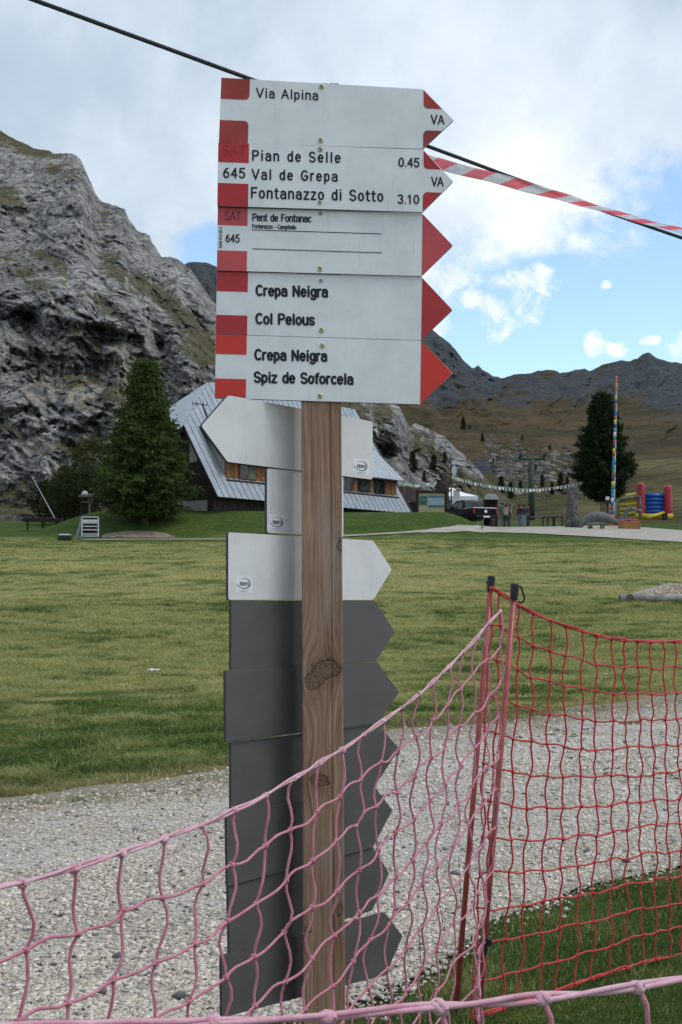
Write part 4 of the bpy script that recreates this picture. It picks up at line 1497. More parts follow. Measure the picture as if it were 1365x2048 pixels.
# flow of the grain round the knots: (x, z, size)
def zrow(row): return float(P(645, row, 2.95)[2])
def xcol(px): return float(P(px, 1190, 2.95)[0])
knots = [(xcol(657), zrow(1338), 0.034, 0.020), (xcol(629), zrow(1360), 0.021, 0.025),
         (xcol(640), zrow(1562), 0.022, 0.014), (xcol(680), zrow(1092), 0.007, 0.014), (xcol(680), zrow(1820), 0.008, 0.017), (xcol(618), zrow(1860), 0.008, 0.007)]
bend = None; kn = None; halo = None
kw1 = gg.m('MULTIPLY', gg.m('SUBTRACT', gg.noise(v, 55.0, 3, 0.6), 0.5), 1.5)
kw2 = gg.m('MULTIPLY', gg.m('SUBTRACT', gg.noise(gg.mapv(v, (1, 1, 1), (3, 7, 1)), 55.0, 3, 0.6), 0.5), 1.5)
for (kx, kz, rx, rz) in knots:
    dx = gg.m('DIVIDE', gg.m('SUBTRACT', xw, kx), rx)
    dz = gg.m('DIVIDE', gg.m('SUBTRACT', zw, kz), rz)
    wx_, wz_ = gg.m('ADD', dx, kw1), gg.m('ADD', dz, kw2)
    q = gg.m('ADD', gg.m('MULTIPLY', wx_, wx_), gg.m('MULTIPLY', wz_, wz_))
    dz2 = gg.m('DIVIDE', dz, 2.6)
    q2 = gg.m('ADD', gg.m('MULTIPLY', dx, dx), gg.m('MULTIPLY', dz2, dz2))
    e1 = gg.m('EXPONENT', gg.m('MULTIPLY', q2, -0.35))
    sh = gg.m('MULTIPLY', gg.m('MULTIPLY', dx, e1), rx * 0.75)
    bend = sh if bend is None else gg.m('ADD', bend, sh)
    e2 = gg.m('EXPONENT', gg.m('MULTIPLY', q, -1.0))
    kn = e2 if kn is None else gg.m('MAXIMUM', kn, e2)
    halo = e1 if halo is None else gg.m('MAXIMUM', halo, e1)
wav = gg.noise(gg.mapv(v, (5, 5, 1.1)), 3.0, 3, 0.5)
gx = gg.m('SUBTRACT', xw, bend)
gx = gg.m('ADD', gx, gg.m('MULTIPLY', wav, 0.016))
cmb = gg.n.new('ShaderNodeCombineXYZ')
gg.l.new(gx, cmb.inputs[0]); gg.l.new(yw, cmb.inputs[1]); gg.l.new(gg.m('MULTIPLY', zw, 0.012), cmb.inputs[2])
fine_ = gg.noise(cmb.outputs[0], 330.0, 3, 0.6)
wide_ = gg.noise(cmb.outputs[0], 75.0, 3, 0.6)
pore = gg.noise(gg.mapv(v, (1, 1, 0.05)), 900.0, 2, 0.5)
tone = gg.noise(gg.mapv(v, (3, 3, 1)), 4.0, 4, 0.6)
c = gg.mix(gg.ss(tone, 0.35, 0.65), (0.335, 0.207, 0.140), (0.435, 0.292, 0.208))
c = gg.mix(gg.ss(wide_, 0.35, 0.65), gg.mix(1.0, c, (0.80, 0.76, 0.73), 'MULTIPLY'), gg.mix(1.0, c, (1.1, 1.08, 1.06), 'MULTIPLY'))
c = gg.mix(gg.ss(fine_, 0.40, 0.56), gg.mix(1.0, c, (0.66, 0.59, 0.55), 'MULTIPLY'), c)
c = gg.mix(gg.m('MULTIPLY', gg.ss(pore, 0.55, 0.75), 0.35), c, gg.mix(1.0, c, (0.6, 0.55, 0.5), 'MULTIPLY'))
grey = gg.noise(gg.mapv(v, (2, 2, 0.8), (4, 1, 9)), 5.0, 4, 0.6)
c = gg.mix(gg.m('MULTIPLY', gg.ss(grey, 0.5, 0.72), 0.5), c, (0.30, 0.28, 0.255))
kring = gg.noise(gg.mapv(v, (1, 1, 1)), 160.0, 4, 0.6, 1.2)
c = gg.mix(gg.m('MULTIPLY', gg.ss(halo, 0.55, 0.98), 0.45), c, (0.13, 0.075, 0.05))
c = gg.mix(gg.m('MULTIPLY', gg.ss(kn, 0.27, 0.42), gg.ss(kring, 0.35, 0.6, 0.45, 0.95)), c, (0.055, 0.034, 0.024))
c = gg.mix(gg.m('MULTIPLY', gg.ss(kn, 0.44, 0.58), 0.85), c, gg.mix(gg.ss(kring, 0.4, 0.6), (0.13, 0.075, 0.05), (0.25, 0.16, 0.11)))
gg.l.new(c, b.inputs['Base Color'])
bump(gg, b, gg.m('ADD', gg.m('MULTIPLY', fine_, 0.8), gg.m('MULTIPLY', kn, -0.6)), 0.35, 0.0015)
M_LARCH = m
post_base = np.array([xcol(648), 2.985, 0.0])
post = thing('wooden_post', 'square weathered larch post with dark knots carrying all the signs', 'post', post_base)


def post_board(p0t, p1t, p0b, p1b, name, y0=2.951, y1=3.02, z_top=None):
    top = 170; bot = 2400
    mb = MB()
    zt = zrow(166); zb = -0.05
    f = lambda a_, b_, row: a_ + (b_ - a_) * (row - 805) / (2000 - 805)
    pts_t = [f(p0t, p0b, 166), f(p1t, p1b, 166)]
    pts_b = [f(p0t, p0b, 2500), f(p1t, p1b, 2500)]
    xt = [(q - PW / 2) / FPX * 2.95 for q in pts_t]; xb = [(q - PW / 2) / FPX * 2.95 for q in pts_b]
    v_, f_ = [], []
    NS = 24
    for k in range(NS + 1):
        t = k / NS
        z = zt + (zb - zt) * t
        a_, b_ = xt[0] + (xb[0] - xt[0]) * t, xt[1] + (xb[1] - xt[1]) * t
        e = 0.003
        v_ += [(a_, y0 + e, z), (a_ + e, y0, z), (b_ - e, y0, z), (b_, y0 + e, z), (b_, y1, z), (a_, y1, z)]
    for k in range(NS):
        for i in range(6):
            f_.append((k * 6 + i, (k + 1) * 6 + i, (k + 1) * 6 + (i + 1) % 6, k * 6 + (i + 1) % 6))
    f_.append(tuple(range(6))); f_.append(tuple(reversed(range(NS * 6, NS * 6 + 6))))
    mb.add(v_, f_)
    o = mb.build(name, M_LARCH, post)
    fix_normals(o.data)
    return o


post_board(602.3, 660.6, 608.3, 668, 'plank', 2.951)
post_board(660.7, 682.6, 668.1, 690.4, 'plank', 2.9517)

# ================================================================== CABLE AND TAPE
M_STEEL = mottled('greased steel', (0.022, 0.026, 0.028), 0.3, 300, 0.6, 0.3)
cab = [P(-400, -172, 4.1), P(58, -4, 4.4), P(280, 77, 4.6), P(498, 157, 4.85), P(680, 226, 5.1), P(858, 293, 5.4), P(1110, 386, 5.8), P(1365, 476, 6.25), P(1900, 655, 7.2)]


def spline(pts, n=12):
    pts = [np.asarray(q, float) for q in pts]
    q = [2 * pts[0] - pts[1]] + pts + [2 * pts[-1] - pts[-2]]
    out = []
    for i in range(1, len(q) - 2):
        for k in range(n):
            t = k / n
            out.append(0.5 * ((2 * q[i]) + (-q[i - 1] + q[i + 1]) * t + (2 * q[i - 1] - 5 * q[i] + 4 * q[i + 1] - q[i + 2]) * t * t + (-q[i - 1] + 3 * q[i] - 3 * q[i + 1] + q[i + 2]) * t ** 3))
    out.append(pts[-1])
    return out


def resample(pts, step):
    pts = np.array(pts)
    L = np.concatenate([[0], np.cumsum(np.linalg.norm(np.diff(pts, axis=0), axis=1))])
    n = max(2, int(L[-1] / step))
    t = np.linspace(0, L[-1], n)
    return np.stack([np.interp(t, L, pts[:, k]) for k in range(3)], -1), t


core, tl = resample(spline(cab), 0.012)
root = thing('steel_cable', 'dark twisted steel cable slanting across the sky behind the signs', 'cable', core[0])
tan = np.gradient(core, axis=0); tan /= np.linalg.norm(tan, axis=1)[:, None]
side = np.cross(tan, [0, 0, 1.0]); side /= np.linalg.norm(side, axis=1)[:, None]
upv = np.cross(side, tan)
for k in range(6):
    ph = tl / 0.085 * 2 * math.pi + k * math.pi / 3
    pts = core + (side * np.cos(ph)[:, None] + upv * np.sin(ph)[:, None]) * 0.0052
    MB().tube(pts, 0.0036, 5).build('strand', M_STEEL, root, True)

# barrier tape, a thin film that twists once
m, gg, b = base_mat('barrier tape film', 0.35, 0.4)
uvn = gg.n.new('ShaderNodeAttribute'); uvn.attribute_name = 'along'
ua, ub, _ = gg.sep(uvn.outputs['Vector'])
saw = gg.m('FRACT', gg.m('ADD', gg.m('MULTIPLY', ua, 6.1), gg.m('MULTIPLY', ub, -0.36)))
mk_ = gg.m('GREATER_THAN', saw, 0.5)
wr = gg.noise(gg.mapv(uvn.outputs['Vector'], (6, 2, 1)), 4.0, 3, 0.6, 0.5)
c = gg.mix(mk_, (0.80, 0.80, 0.81), (0.93, 0.27, 0.32))
c = gg.mix(gg.ss(wr, 0.45, 0.6), gg.mix(1.0, c, (0.86, 0.86, 0.86), 'MULTIPLY'), c)
gg.l.new(c, b.inputs['Base Color'])
tr = gg.n.new('ShaderNodeBsdfTranslucent'); gg.l.new(c, tr.inputs['Color'])
mx0 = gg.n.new('ShaderNodeMixShader'); mx0.inputs[0].default_value = 0.8
gg.l.new(b.outputs[0], mx0.inputs[1]); gg.l.new(tr.outputs[0], mx0.inputs[2])
clr = gg.n.new('ShaderNodeBsdfTransparent'); gg.l.new(gg.mix(0.5, c, (1, 1, 1)), clr.inputs['Color'])
mx = gg.n.new('ShaderNodeMixShader'); mx.inputs[0].default_value = 0.38
gg.l.new(mx0.outputs[0], mx.inputs[1]); gg.l.new(clr.outputs[0], mx.inputs[2])
gg.l.new(mx.outputs[0], gg.n['Material Output'].inputs['Surface'])
tp_pts = [P(800, 306, 3.05), P(868, 325, 3.14), P(1000, 359, 3.35), P(1100, 387, 3.5), P(1200, 417, 3.7), P(1300, 446, 3.9), P(1365, 462, 4.05), P(1600, 520, 4.6), P(2300, 690, 6.2)]
tcore, tl = resample(spline(tp_pts, 14), 0.02)
ang = np.interp(tcore[:, 1], [3.0, 3.14, 3.35, 3.5, 3.62, 3.75, 3.9, 4.1, 4.6, 6.2], [4, 10, 22, 50, 74, 82, 80, 74, 60, 20])
wd = 0.027
verts, along = [], []
tan = np.gradient(tcore, axis=0); tan /= np.linalg.norm(tan, axis=1)[:, None]
n0 = np.cross(tan, [0, 0, 1.0]); n0 /= np.linalg.norm(n0, axis=1)[:, None]
u0 = np.cross(n0, tan)
for j in range(5):
    w_ = (j / 4 - 0.5) * wd
    wave = 0.003 * np.sin(tl * 21 + j * 1.3)
    a_ = np.radians(ang)
    verts.append(tcore + (u0 * np.cos(a_)[:, None] + n0 * np.sin(a_)[:, None]) * w_ + n0 * wave[:, None])
    along.append(np.stack([tl, np.full_like(tl, j / 4.0), tl * 0], -1))
vv_ = np.stack(verts).reshape(-1, 3); al = np.stack(along).reshape(-1, 3)
me = new_mesh('barrier_tape', vv_ - tcore[0], grid_faces(5, len(tcore)), True)
set_colors(me, 'along', al)
o = tag(link('barrier_tape', me, m, None, tcore[0]), 'twisted red and white striped barrier tape stretched to the right of the signs', 'tape')
sol = o.modifiers.new('film', 'SOLIDIFY'); sol.thickness = 0.0004

# ================================================================== NETS AND THEIR POLES
def cord_mat(name, c1, c2):
    m, gg, b = base_mat(name, 0.85, 0.15)
    v = pos(gg)
    n1 = gg.noise(v, 30, 4, 0.6)
    n2 = gg.noise(v, 600, 3, 0.6)
    c = gg.mix(gg.ss(n1, 0.3, 0.7), c1, c2)
    c = gg.mix(gg.ss(n2, 0.35, 0.7), gg.mix(1.0, c, (0.8, 0.76, 0.78), 'MULTIPLY'), c)
    gg.l.new(c, b.inputs['Base Color'])
    bump(gg, b, n2, 0.6, 0.0012)
    b.inputs['Sheen Weight'].default_value = 0.25
    return m


M_PINK = cord_mat('faded pink cord', (0.50, 0.15, 0.22), (0.60, 0.25, 0.32))
M_PINKROPE = cord_mat('bleached pink rope', (0.60, 0.27, 0.35), (0.72, 0.46, 0.53))
M_REDCORD = cord_mat('red cord', (0.52, 0.03, 0.035), (0.60, 0.06, 0.06))


def knot_mesh(name, mat, seed):
    r_ = random.Random(seed)
    mb = MB()
    for k in range(3):
        pts = []
        ph = r_.random() * 6.28
        tiltv = Vector((r_.uniform(-1, 1), r_.uniform(-1, 1), r_.uniform(-1, 1))).normalized()
        u_ = tiltv.orthogonal().normalized(); w_ = tiltv.cross(u_)
        for j in range(9):
            t = j / 8 * 6.283
            pts.append((u_ * math.cos(t) + w_ * math.sin(t)) * 0.62 + tiltv * 0.15 * math.sin(2 * t + ph))
        mb.tube(pts, 0.5, 5, False)
    me = new_mesh(name, mb.v, mb.f, True)
    me.materials.append(mat)
    return me


def net(name, label, knots_xyz, r_cord, r_rope, cmat, rmat, seed, kscale=1.0, bottom_rope=False, wob=0.010, group='ski piste safety nets'):
    """knots_xyz[col][row]: each cord and each knot is a part of the net"""
    r_ = random.Random(seed)
    nc, nr = knots_xyz.shape[:2]
    root = thing(name, label, 'net', (knots_xyz[nc // 2, -1, 0], knots_xyz[nc // 2, -1, 1], 0), group)

    def bowed(seq, amp):
        pts = []
        sgn = r_.choice((-1, 1))
        for i in range(len(seq) - 1):
            a_, b_ = seq[i], seq[i + 1]
            L = np.linalg.norm(b_ - a_)
            ax = b_ - a_
            off = np.cross(ax, [r_.uniform(-.4, .4), -1.0, r_.uniform(-.4, .4)])
            off /= (np.linalg.norm(off) + 1e-9)
            am = amp * r_.uniform(0.3, 1.3) * sgn * (L / 0.1)
            am2 = amp * r_.uniform(-0.6, 0.6)
            sgn = -sgn if r_.random() < 0.65 else sgn
            for k in range(5):
                t = k / 5
                pts.append(a_ + ax * t + off * (am * math.sin(math.pi * t) ** 1.2 + am2 * math.sin(2 * math.pi * t)))
        pts.append(seq[-1])
        return pts
    for c_ in range(nc):
        MB().tube(bowed(list(knots_xyz[c_]), wob), r_cord, 6).build('cord', cmat, root, True)
    for q in range(1, nr - (1 if bottom_rope else 0)):
        MB().tube(bowed(list(knots_xyz[:, q]), wob * 0.6), r_cord, 6).build('cord', cmat, root, True)
    for q in ([0] + ([nr - 1] if bottom_rope else [])):
        line = bowed(list(knots_xyz[:, q]), wob * 0.12)
        line, tl_ = resample(line, 0.014)
        tan_ = np.gradient(line, axis=0); tan_ /= np.linalg.norm(tan_, axis=1)[:, None]
        sd_ = np.cross(tan_, [0, 0, 1.0]); sd_ /= np.linalg.norm(sd_, axis=1)[:, None]
        up_ = np.cross(sd_, tan_)
        for k in range(2):
            ph = tl_ / 0.36 * 6.283 + k * math.pi + 0.8 * np.sin(tl_ * 9.0)
            gap = r_rope * (0.95 + 0.25 * np.sin(tl_ * 17 + seed))
            MB().tube(line + (sd_ * np.cos(ph)[:, None] + up_ * np.sin(ph)[:, None]) * gap[:, None], r_rope, 7).build('top_rope' if q == 0 else 'bottom_rope', rmat, root, True)
    kms = [knot_mesh('knot', cmat, seed * 10 + k) for k in range(4)]
    kmr = [knot_mesh('knot', rmat, seed * 10 + 5 + k) for k in range(3)]
    base = world_loc(root)
    for c_ in range(nc):
        for q in range(nr):
            onrope = q == 0 or (bottom_rope and q == nr - 1)
            o = bpy.data.objects.new('knot', r_.choice(kmr if onrope else kms))
            sc = (r_rope * 2.5 if onrope else r_cord * 2.2) * r_.uniform(0.9, 1.15) * kscale
            o.location = tuple(knots_xyz[c_, q] - base - np.array([0, 0, r_rope * 0.5 if onrope else 0]))
            o.scale = (sc * (1.35 if onrope else 1.0), sc, sc)
            o.rotation_euler = (r_.random() * 6.28, r_.random() * 0.6, r_.random() * 6.28)
            COL.objects.link(o)
            o.parent = root
    return root


# pink net: runs from near left to the poles
topr = {-3: 1850, -2: 1822, -1: 1793, 0: 1765, 1: 1735, 2: 1705, 3: 1677, 4: 1650, 5: 1619, 6: 1590, 7: 1557, 8: 1526, 9: 1499, 10: 1469, 11: 1441, 12: 1415, 13: 1388, 14: 1360, 15: 1332, 16: 1303, 17: 1276, 18: 1247, 19: 1222}
rn = random.Random(3)
cols_ = []
for i in range(-3, 20):
    d = 1.75 * (1 + 0.0657 * i)
    px = 1767 - 1722 / (1 + 0.0657 * i)
    top = P(px, topr[i], d)
    col = []
    shear = np.interp(i, [-3, 0, 5, 10, 15, 19], [0.0, 0.01, 0.07, 0.11, 0.15, 0.10])
    z = top[2]
    hrow = np.interp(i, [-3, 10, 19], [0.090, 0.094, 0.104])
    for q in range(12):
        zz_ = z - q * hrow * (1 if z > 1.1 else 1.0)
        k = -shear * q + (0.10 * math.sin(q * 1.5 + i * 0.2) if q else 0)
        ddx, ddy = 0.048 * k, 0.115 * k
        bag = 0.02 * math.sin(math.pi * q / 11)
        if i >= 17 and q > 6:       # slack gathered at the foot of the poles
            ddx += 0.010 * (q - 6) * (18 - i); ddy -= 0.012 * (q - 6)
        col.append((top[0] + ddx + (rn.uniform(-.005, .005) if q else 0), top[1] + ddy - bag + (rn.uniform(-.008, .008) if q else 0), max(0.015 + 0.012 * (q - 8), zz_ + (rn.uniform(-.005, .005) if q else 0))))
    cols_.append(col)
net('safety_net', 'faded pink safety net sagging from the left up to the red poles', np.array(cols_), 0.0026, 0.0025, M_PINK, M_PINKROPE, 4)

# red net: leaves the poles to the right
topd = {0: (985, 1176), 1: (1001, 1186), 2: (1038, 1211), 3: (1068, 1226), 4: (1102, 1241), 5: (1133, 1252), 6: (1166, 1262), 7: (1194, 1271), 8: (1224, 1276), 9: (1250, 1280), 10: (1275, 1282), 11: (1301, 1283), 12: (1325, 1283), 13: (1349, 1283), 14: (1374, 1283), 15: (1398, 1281), 16: (1421, 1279), 17: (1445, 1276), 18: (1470, 1272), 19: (1494, 1266), 20: (1518, 1258), 21: (1541, 1248)}
cols_ = []
for i in range(22):
    px, row = topd[i]
    d = 4.2 + 0.068 * max(0, i - 1)
    top = P(px, row, d)
    botrow = np.interp(px, [985, 1085, 1180, 1275, 1365, 1470], [2034, 2000, 1962, 1925, 1905, 1880])
    zb = P(px, botrow, d)[2]
    lean = np.interp(i, [0, 2, 6, 10, 18], [-0.075, -0.062, -0.04, 0.0, 0.03])
    col = []
    for q in range(13):
        t = q / 12
        col.append((top[0] + lean * t + (rn.uniform(-.005, .005) if q else 0), top[1] - 0.02 * math.sin(math.pi * t), top[2] + (zb - top[2]) * t + (rn.uniform(-.006, .006) if 0 < q < 12 else 0)))
    cols_.append(col)
net('safety_net', 'bright red safety net stretched from the poles to the right', np.array(cols_), 0.0032, 0.0036, M_REDCORD, M_REDCORD, 7, 0.9, True, 0.007)

# the near run of pink net along the bottom edge
topn = {-4: (-400, 2056), -3: (-90, 2055), -2: (180, 2054), -1: (425, 2044), 0: (655, 2033), 1: (880, 2011), 2: (1085, 1994), 3: (1275, 1972), 4: (1452, 1950), 5: (1620, 1925)}
cols_ = []
for i in range(-4, 6):
    px, row = topn[i]
    d = 1.2 + 0.05 * i
    top = P(px, row, d)
    cols_.append([(top[0] + rn.uniform(-.004, .004) * (q > 0), top[1] + 0.004 * q, max(0.012, top[2] - q * 0.095)) for q in range(10)])
net('safety_net', 'thick pale pink net rope closest to the camera along the bottom edge', np.array(cols_), 0.0026, 0.0028, M_PINK, M_PINKROPE, 9, 0.95)

M_POLE = mottled('red fibreglass pole', (0.33, 0.066, 0.058), 0.14, 25, 0.4, 0.45, c2=(0.27, 0.05, 0.045))
M_CAP = mottled('black plastic', (0.012, 0.013, 0.014), 0.3, 60, 0.45, 0.4)


def pole(label, top, bot, d, dia, hook, band):
    a_ = P(top[0], top[1], d); b_ = P(bot[0], bot[1], d)
    ax = b_ - a_; L = np.linalg.norm(ax); ax /= L
    foot = a_ + ax * (a_[2] + 0.10) / (-ax[2])
    root = thing('net_pole', label, 'pole', (foot[0], foot[1], 0), 'red poles holding the nets')
    MB().tube([a_ + ax * 0.05, lam(a_, foot, 0.5), foot], [dia / 2] * 3, 12).build('shaft', M_POLE, root, True)
    r = dia / 2
    MB().tube([a_, a_ + ax * 0.006, a_ + ax * 0.012, a_ + ax * 0.046, a_ + ax * 0.050], [r * 1.2, r * 1.45, r * 1.42, r * 1.35, r * 1.28], 14).build('end_cap', M_CAP, root)
    if hook:
        h = a_ + ax * 0.008
        ox = np.array([1.0, 0, 0])
        pts = [h, h + ox * (r * 1.9) + ax * 0.002, h + ox * (r * 2.5) + ax * 0.012, h + ox * (r * 3.1) + ax * 0.026, h + ox * (r * 3.5) + ax * 0.036, h + ox * (r * 3.3) + ax * 0.046, h + ox * (r * 2.4) + ax * 0.051, h + ox * (r * 1.5) + ax * 0.047]
        MB().tube(spline(pts, 5), [0.0032] * 36, 7).build('hook', M_CAP, root, True)
    else:
        h = a_ + ax * 0.026
        MB().tube([h, h - np.array([r * 1.9, 0, 0]) + ax * -0.006], [r * 0.8, 0.002], 7).build('hook', M_CAP, root)
    for (row, ln) in band:
        t = (row - top[1]) / (bot[1] - top[1])
        c0 = a_ + (b_ - a_) * t
        MB().tube([c0 - ax * ln / 2, c0 + ax * ln / 2], [r * 1.45, r * 1.15], 14).build('clip', M_CAP, root)
        MB().box(c0 + np.array([r * 1.7, -0.002, ln * 0.22]), (r * 1.5, r * 1.6, ln * 0.45), None, 0.002).build('clip_tab', M_CAP, root)
    return root


pole('red net pole with plain black cap, the left one of the pair', (983.5, 1152), (909, 2060), 4.28, 0.0185, False, [])
pole('red net pole with a black hook on its cap and a low black clip', (1030.5, 1167), (956, 2040), 3.99, 0.0185, True, [(1893, 0.045)])

pole('red net pole at the far right end of the red net', (1545, 1225), (1540, 1900), 5.6, 0.0185, False, [])
# tall grass stalks by the poles
M_STALK = mottled('dry grass stalk', (0.12, 0.095, 0.04), 0.3, 30, 0.8)
for k, (pxb, rowb, pxt, rowt, d, lab) in enumerate(((905, 2000, 876, 1790, 4.4, 'thin seeding grass stalk left of the poles, the taller of two'), (838, 1930, 838, 1858, 4.5, 'short seeding grass stalk nearest the lowest grey sign'),
                                   (922, 1760, 918, 1716, 4.42, 'dark grass seed head rising against the left red pole'))):
    a_ = P(pxb, rowb, d); a_[2] = 0.0 + float(zg(a_[0], a_[1])); b_ = P(pxt, rowt, d)
    root = thing('grass_stalk', lab, 'grass stalk', a_, 'single grass stalks')
    mid = (a_ + b_) / 2 + np.array([0.006, 0, 0])
    sp = spline([a_, mid, b_], 8)
    MB().tube(sp, list(np.linspace(0.0012, 0.0006, len(sp))), 5).build('stem', M_STALK, root, True)
    mb = MB()
    for j in range(16):
        t = 0.72 + 0.28 * j / 15
        c0 = sp[int(t * (len(sp) - 1))] + np.array([0, 0, 0.0])
        an = j * 2.4
        mb.tube([c0, c0 + np.array([math.cos(an) * 0.004, math.sin(an) * 0.004, 0.010])], [0.0016, 0.0003], 4)
    mb.build('seed_head', M_STALK, root)


# ================================================================== THE CHALET
EV, NVv = np.array([0.608, 0.794, 0.0]), np.array([-0.794, 0.608, 0.0])
CA = np.array([-8.14, 84.0, 0.0])
ZE, SL, SR, CL = 7.97, 1.575, 5.33, 22.7


def CH(t, s, z):
    return CA + EV * t + NVv * s + np.array([0, 0, z])


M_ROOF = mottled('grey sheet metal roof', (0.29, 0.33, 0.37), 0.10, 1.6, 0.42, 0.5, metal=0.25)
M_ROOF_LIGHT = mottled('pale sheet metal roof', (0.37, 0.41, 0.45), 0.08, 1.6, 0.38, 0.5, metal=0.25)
M_DARKWOOD = mottled('dark stained wood', (0.030, 0.022, 0.017), 0.3, 3, 0.8)
M_WARMWOOD = mottled('warm larch boards', (0.25, 0.115, 0.045), 0.3, 5, 0.7, c2=(0.15, 0.07, 0.03))
M_STONEW = mottled('rough plinth', (0.060, 0.052, 0.045), 0.35, 2.5, 0.9, bmp=0.5, dist=0.05)
M_PLASTER = mottled('pale plaster', (0.34, 0.33, 0.30), 0.15, 2, 0.85)
m, gg, b = base_mat('window glass', 0.08, 0.5)
gg.l.new(gg.mix(gg.ss(gg.noise(tex(gg), 1.2, 3, 0.5), 0.4, 0.6), (0.018, 0.022, 0.026), (0.05, 0.06, 0.06)), b.inputs['Base Color'])
M_GLASS = m
M_CURTAIN = mottled('green curtain', (0.12, 0.15, 0.11), 0.2, 4, 0.8)
M_REDFRAME = mottled('red window frame', (0.16, 0.03, 0.022), 0.2, 8, 0.6)

chal_base = CH(CL / 2, SR, 6.6)
chalet = thing('chalet', 'chalet with steep grey metal roof and a long dormer of wooden windows', 'chalet', chal_base)

# roof body under the sheets, dark so their gaps imitate seam shadow lines
mb = MB()
ridge_z = ZE + SL * SR
k_ = 0.06
prof = [(0.02, ZE - 0.28), (0.02, ZE - k_), (SR, ridge_z - k_), (2 * SR - 0.02, ZE - k_), (2 * SR - 0.02, ZE - 0.28), (SR, ridge_z - 0.5)]
v_ = [CH(0.15, s_, min(z_, 12.45 if abs(s_ - SR) < 3 else z_)) for s_, z_ in prof[:2]] 
hipz = 12.57
left = [CH(0.1, 0.02, ZE - 0.28), CH(0.1, 0.02, ZE - k_), CH(0.1, 2.92, hipz - k_), CH(4.95, SR, ridge_z - k_), CH(0.1, 2 * SR - 2.92, hipz - k_), CH(0.1, 2 * SR - 0.02, ZE - k_), CH(0.1, 2 * SR - 0.02, ZE - 0.28), CH(0.1, 2 * SR - 2.92, hipz - 0.42), CH(0.1, 2.92, hipz - 0.42)]
right = [CH(CL, 0.02, ZE - 0.28), CH(CL, 0.02, ZE - k_), CH(CL, SR, ridge_z - k_), CH(CL, 2 * SR - 0.02, ZE - k_), CH(CL, 2 * SR - 0.02, ZE - 0.28), CH(CL, SR, ridge_z - 0.42)]
mb.add(left + right, [(1, 2, 3, 11, 10), (5, 12, 11, 3, 4), (2, 4, 3), (0, 1, 10, 9), (5, 6, 13, 12), (0, 8, 2, 1), (8, 7, 4, 2), (7, 6, 5, 4), (9, 10, 11, 14), (14, 11, 12, 13), (0, 9, 14, 7, 8), (6, 7, 14, 13)])
mb.build('roof_body', M_DARKWOOD, chalet)

nrm_main = np.cross(EV, NVv + np.array([0, 0, SL])); nrm_main /= np.linalg.norm(nrm_main)
if nrm_main[2] < 0: nrm_main = -nrm_main


def sheet(pts, nrm, mat, name='roof_sheet', th=0.05):
    mb = MB(); mb.prism(pts, nrm * th)
    o = mb.build(name, mat, chalet)
    fix_normals(o.data)
    return o


W = 0.6
for k in range(int(CL / W)):
    t0, t1 = k * W + 0.035, (k + 1) * W - 0.035
    st_ = lambda t: min(SR, 2.92 + (SR - 2.92) * t / 4.95)
    pts = [CH(t0, -0.18, ZE - 0.18 * SL), CH(t1, -0.18, ZE - 0.18 * SL), CH(t1, st_(t1), ZE + SL * st_(t1)), CH(t0, st_(t0), ZE + SL * st_(t0))]
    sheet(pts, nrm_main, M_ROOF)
nh = np.cross(NVv, EV + np.array([0, 0, (ridge_z - hipz) / 4.95])); nh /= np.linalg.norm(nh)
if nh[2] < 0: nh = -nh
sl_h = (ridge_z - hipz) / 4.95
ns = 16
for k in range(ns):
    s0 = 2.92 + (2 * (SR - 2.92)) * k / ns + 0.035; s1 = 2.92 + (2 * (SR - 2.92)) * (k + 1) / ns - 0.035
    tm = lambda s_: 4.95 * (1 - abs(s_ - SR) / (SR - 2.92))
    pts = [CH(-0.35, s0, hipz - 0.35 * sl_h), CH(-0.35, s1, hipz - 0.35 * sl_h), CH(max(tm(s1), 0.02), s1, hipz + sl_h * max(tm(s1), 0.02)), CH(max(tm(s0), 0.02), s0, hipz + sl_h * max(tm(s0), 0.02))]
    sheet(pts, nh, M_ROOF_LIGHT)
# dormer
DT0, DT1 = 1.75, 21.4
DZ0, DZ1 = 9.0, 10.36
mb = MB()
mb.prism([CH(DT0, 0.67, DZ0 - 0.25), CH(DT1, 0.67, DZ0 - 0.25), CH(DT1, 0.67, DZ1 + 0.2), CH(DT0, 0.67, DZ1 + 0.2)], NVv * 0.15)
mb.build('dormer_wall', M_WARMWOOD, chalet)
for t in (DT0, DT1 - 0.12):
    mb = MB(); mb.prism([CH(t, 0.83, 9.25), CH(t, 0.83, 10.5), CH(t, 2.9, 12.45)], EV * 0.12)
    mb.build('dormer_cheek', M_PLASTER if t < 3 else M_WARMWOOD, chalet)
nd = np.cross(EV, NVv + np.array([0, 0, 0.897])); nd /= np.linalg.norm(nd)
if nd[2] < 0: nd = -nd
for k in range(34):
    t0, t1 = DT0 - 0.3 + k * W + 0.03, DT0 - 0.3 + (k + 1) * W - 0.03
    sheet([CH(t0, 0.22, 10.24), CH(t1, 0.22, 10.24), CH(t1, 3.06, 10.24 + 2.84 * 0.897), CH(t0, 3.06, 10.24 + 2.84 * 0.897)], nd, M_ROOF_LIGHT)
mb = MB(); mb.prism([CH(DT0 - 0.3, 0.25, 10.24 - 0.14), CH(DT0 + 20.1, 0.25, 10.24 - 0.14), CH(DT0 + 20.1, 2.98, 10.24 + 2.73 * 0.897 - 0.10), CH(DT0 - 0.3, 2.98, 10.24 + 2.73 * 0.897 - 0.10)], nd * 0.13)
mb.build('dormer_roof_deck', M_DARKWOOD, chalet)  # dark deck colour gives the dormer sheet gaps the same painted seam shadows
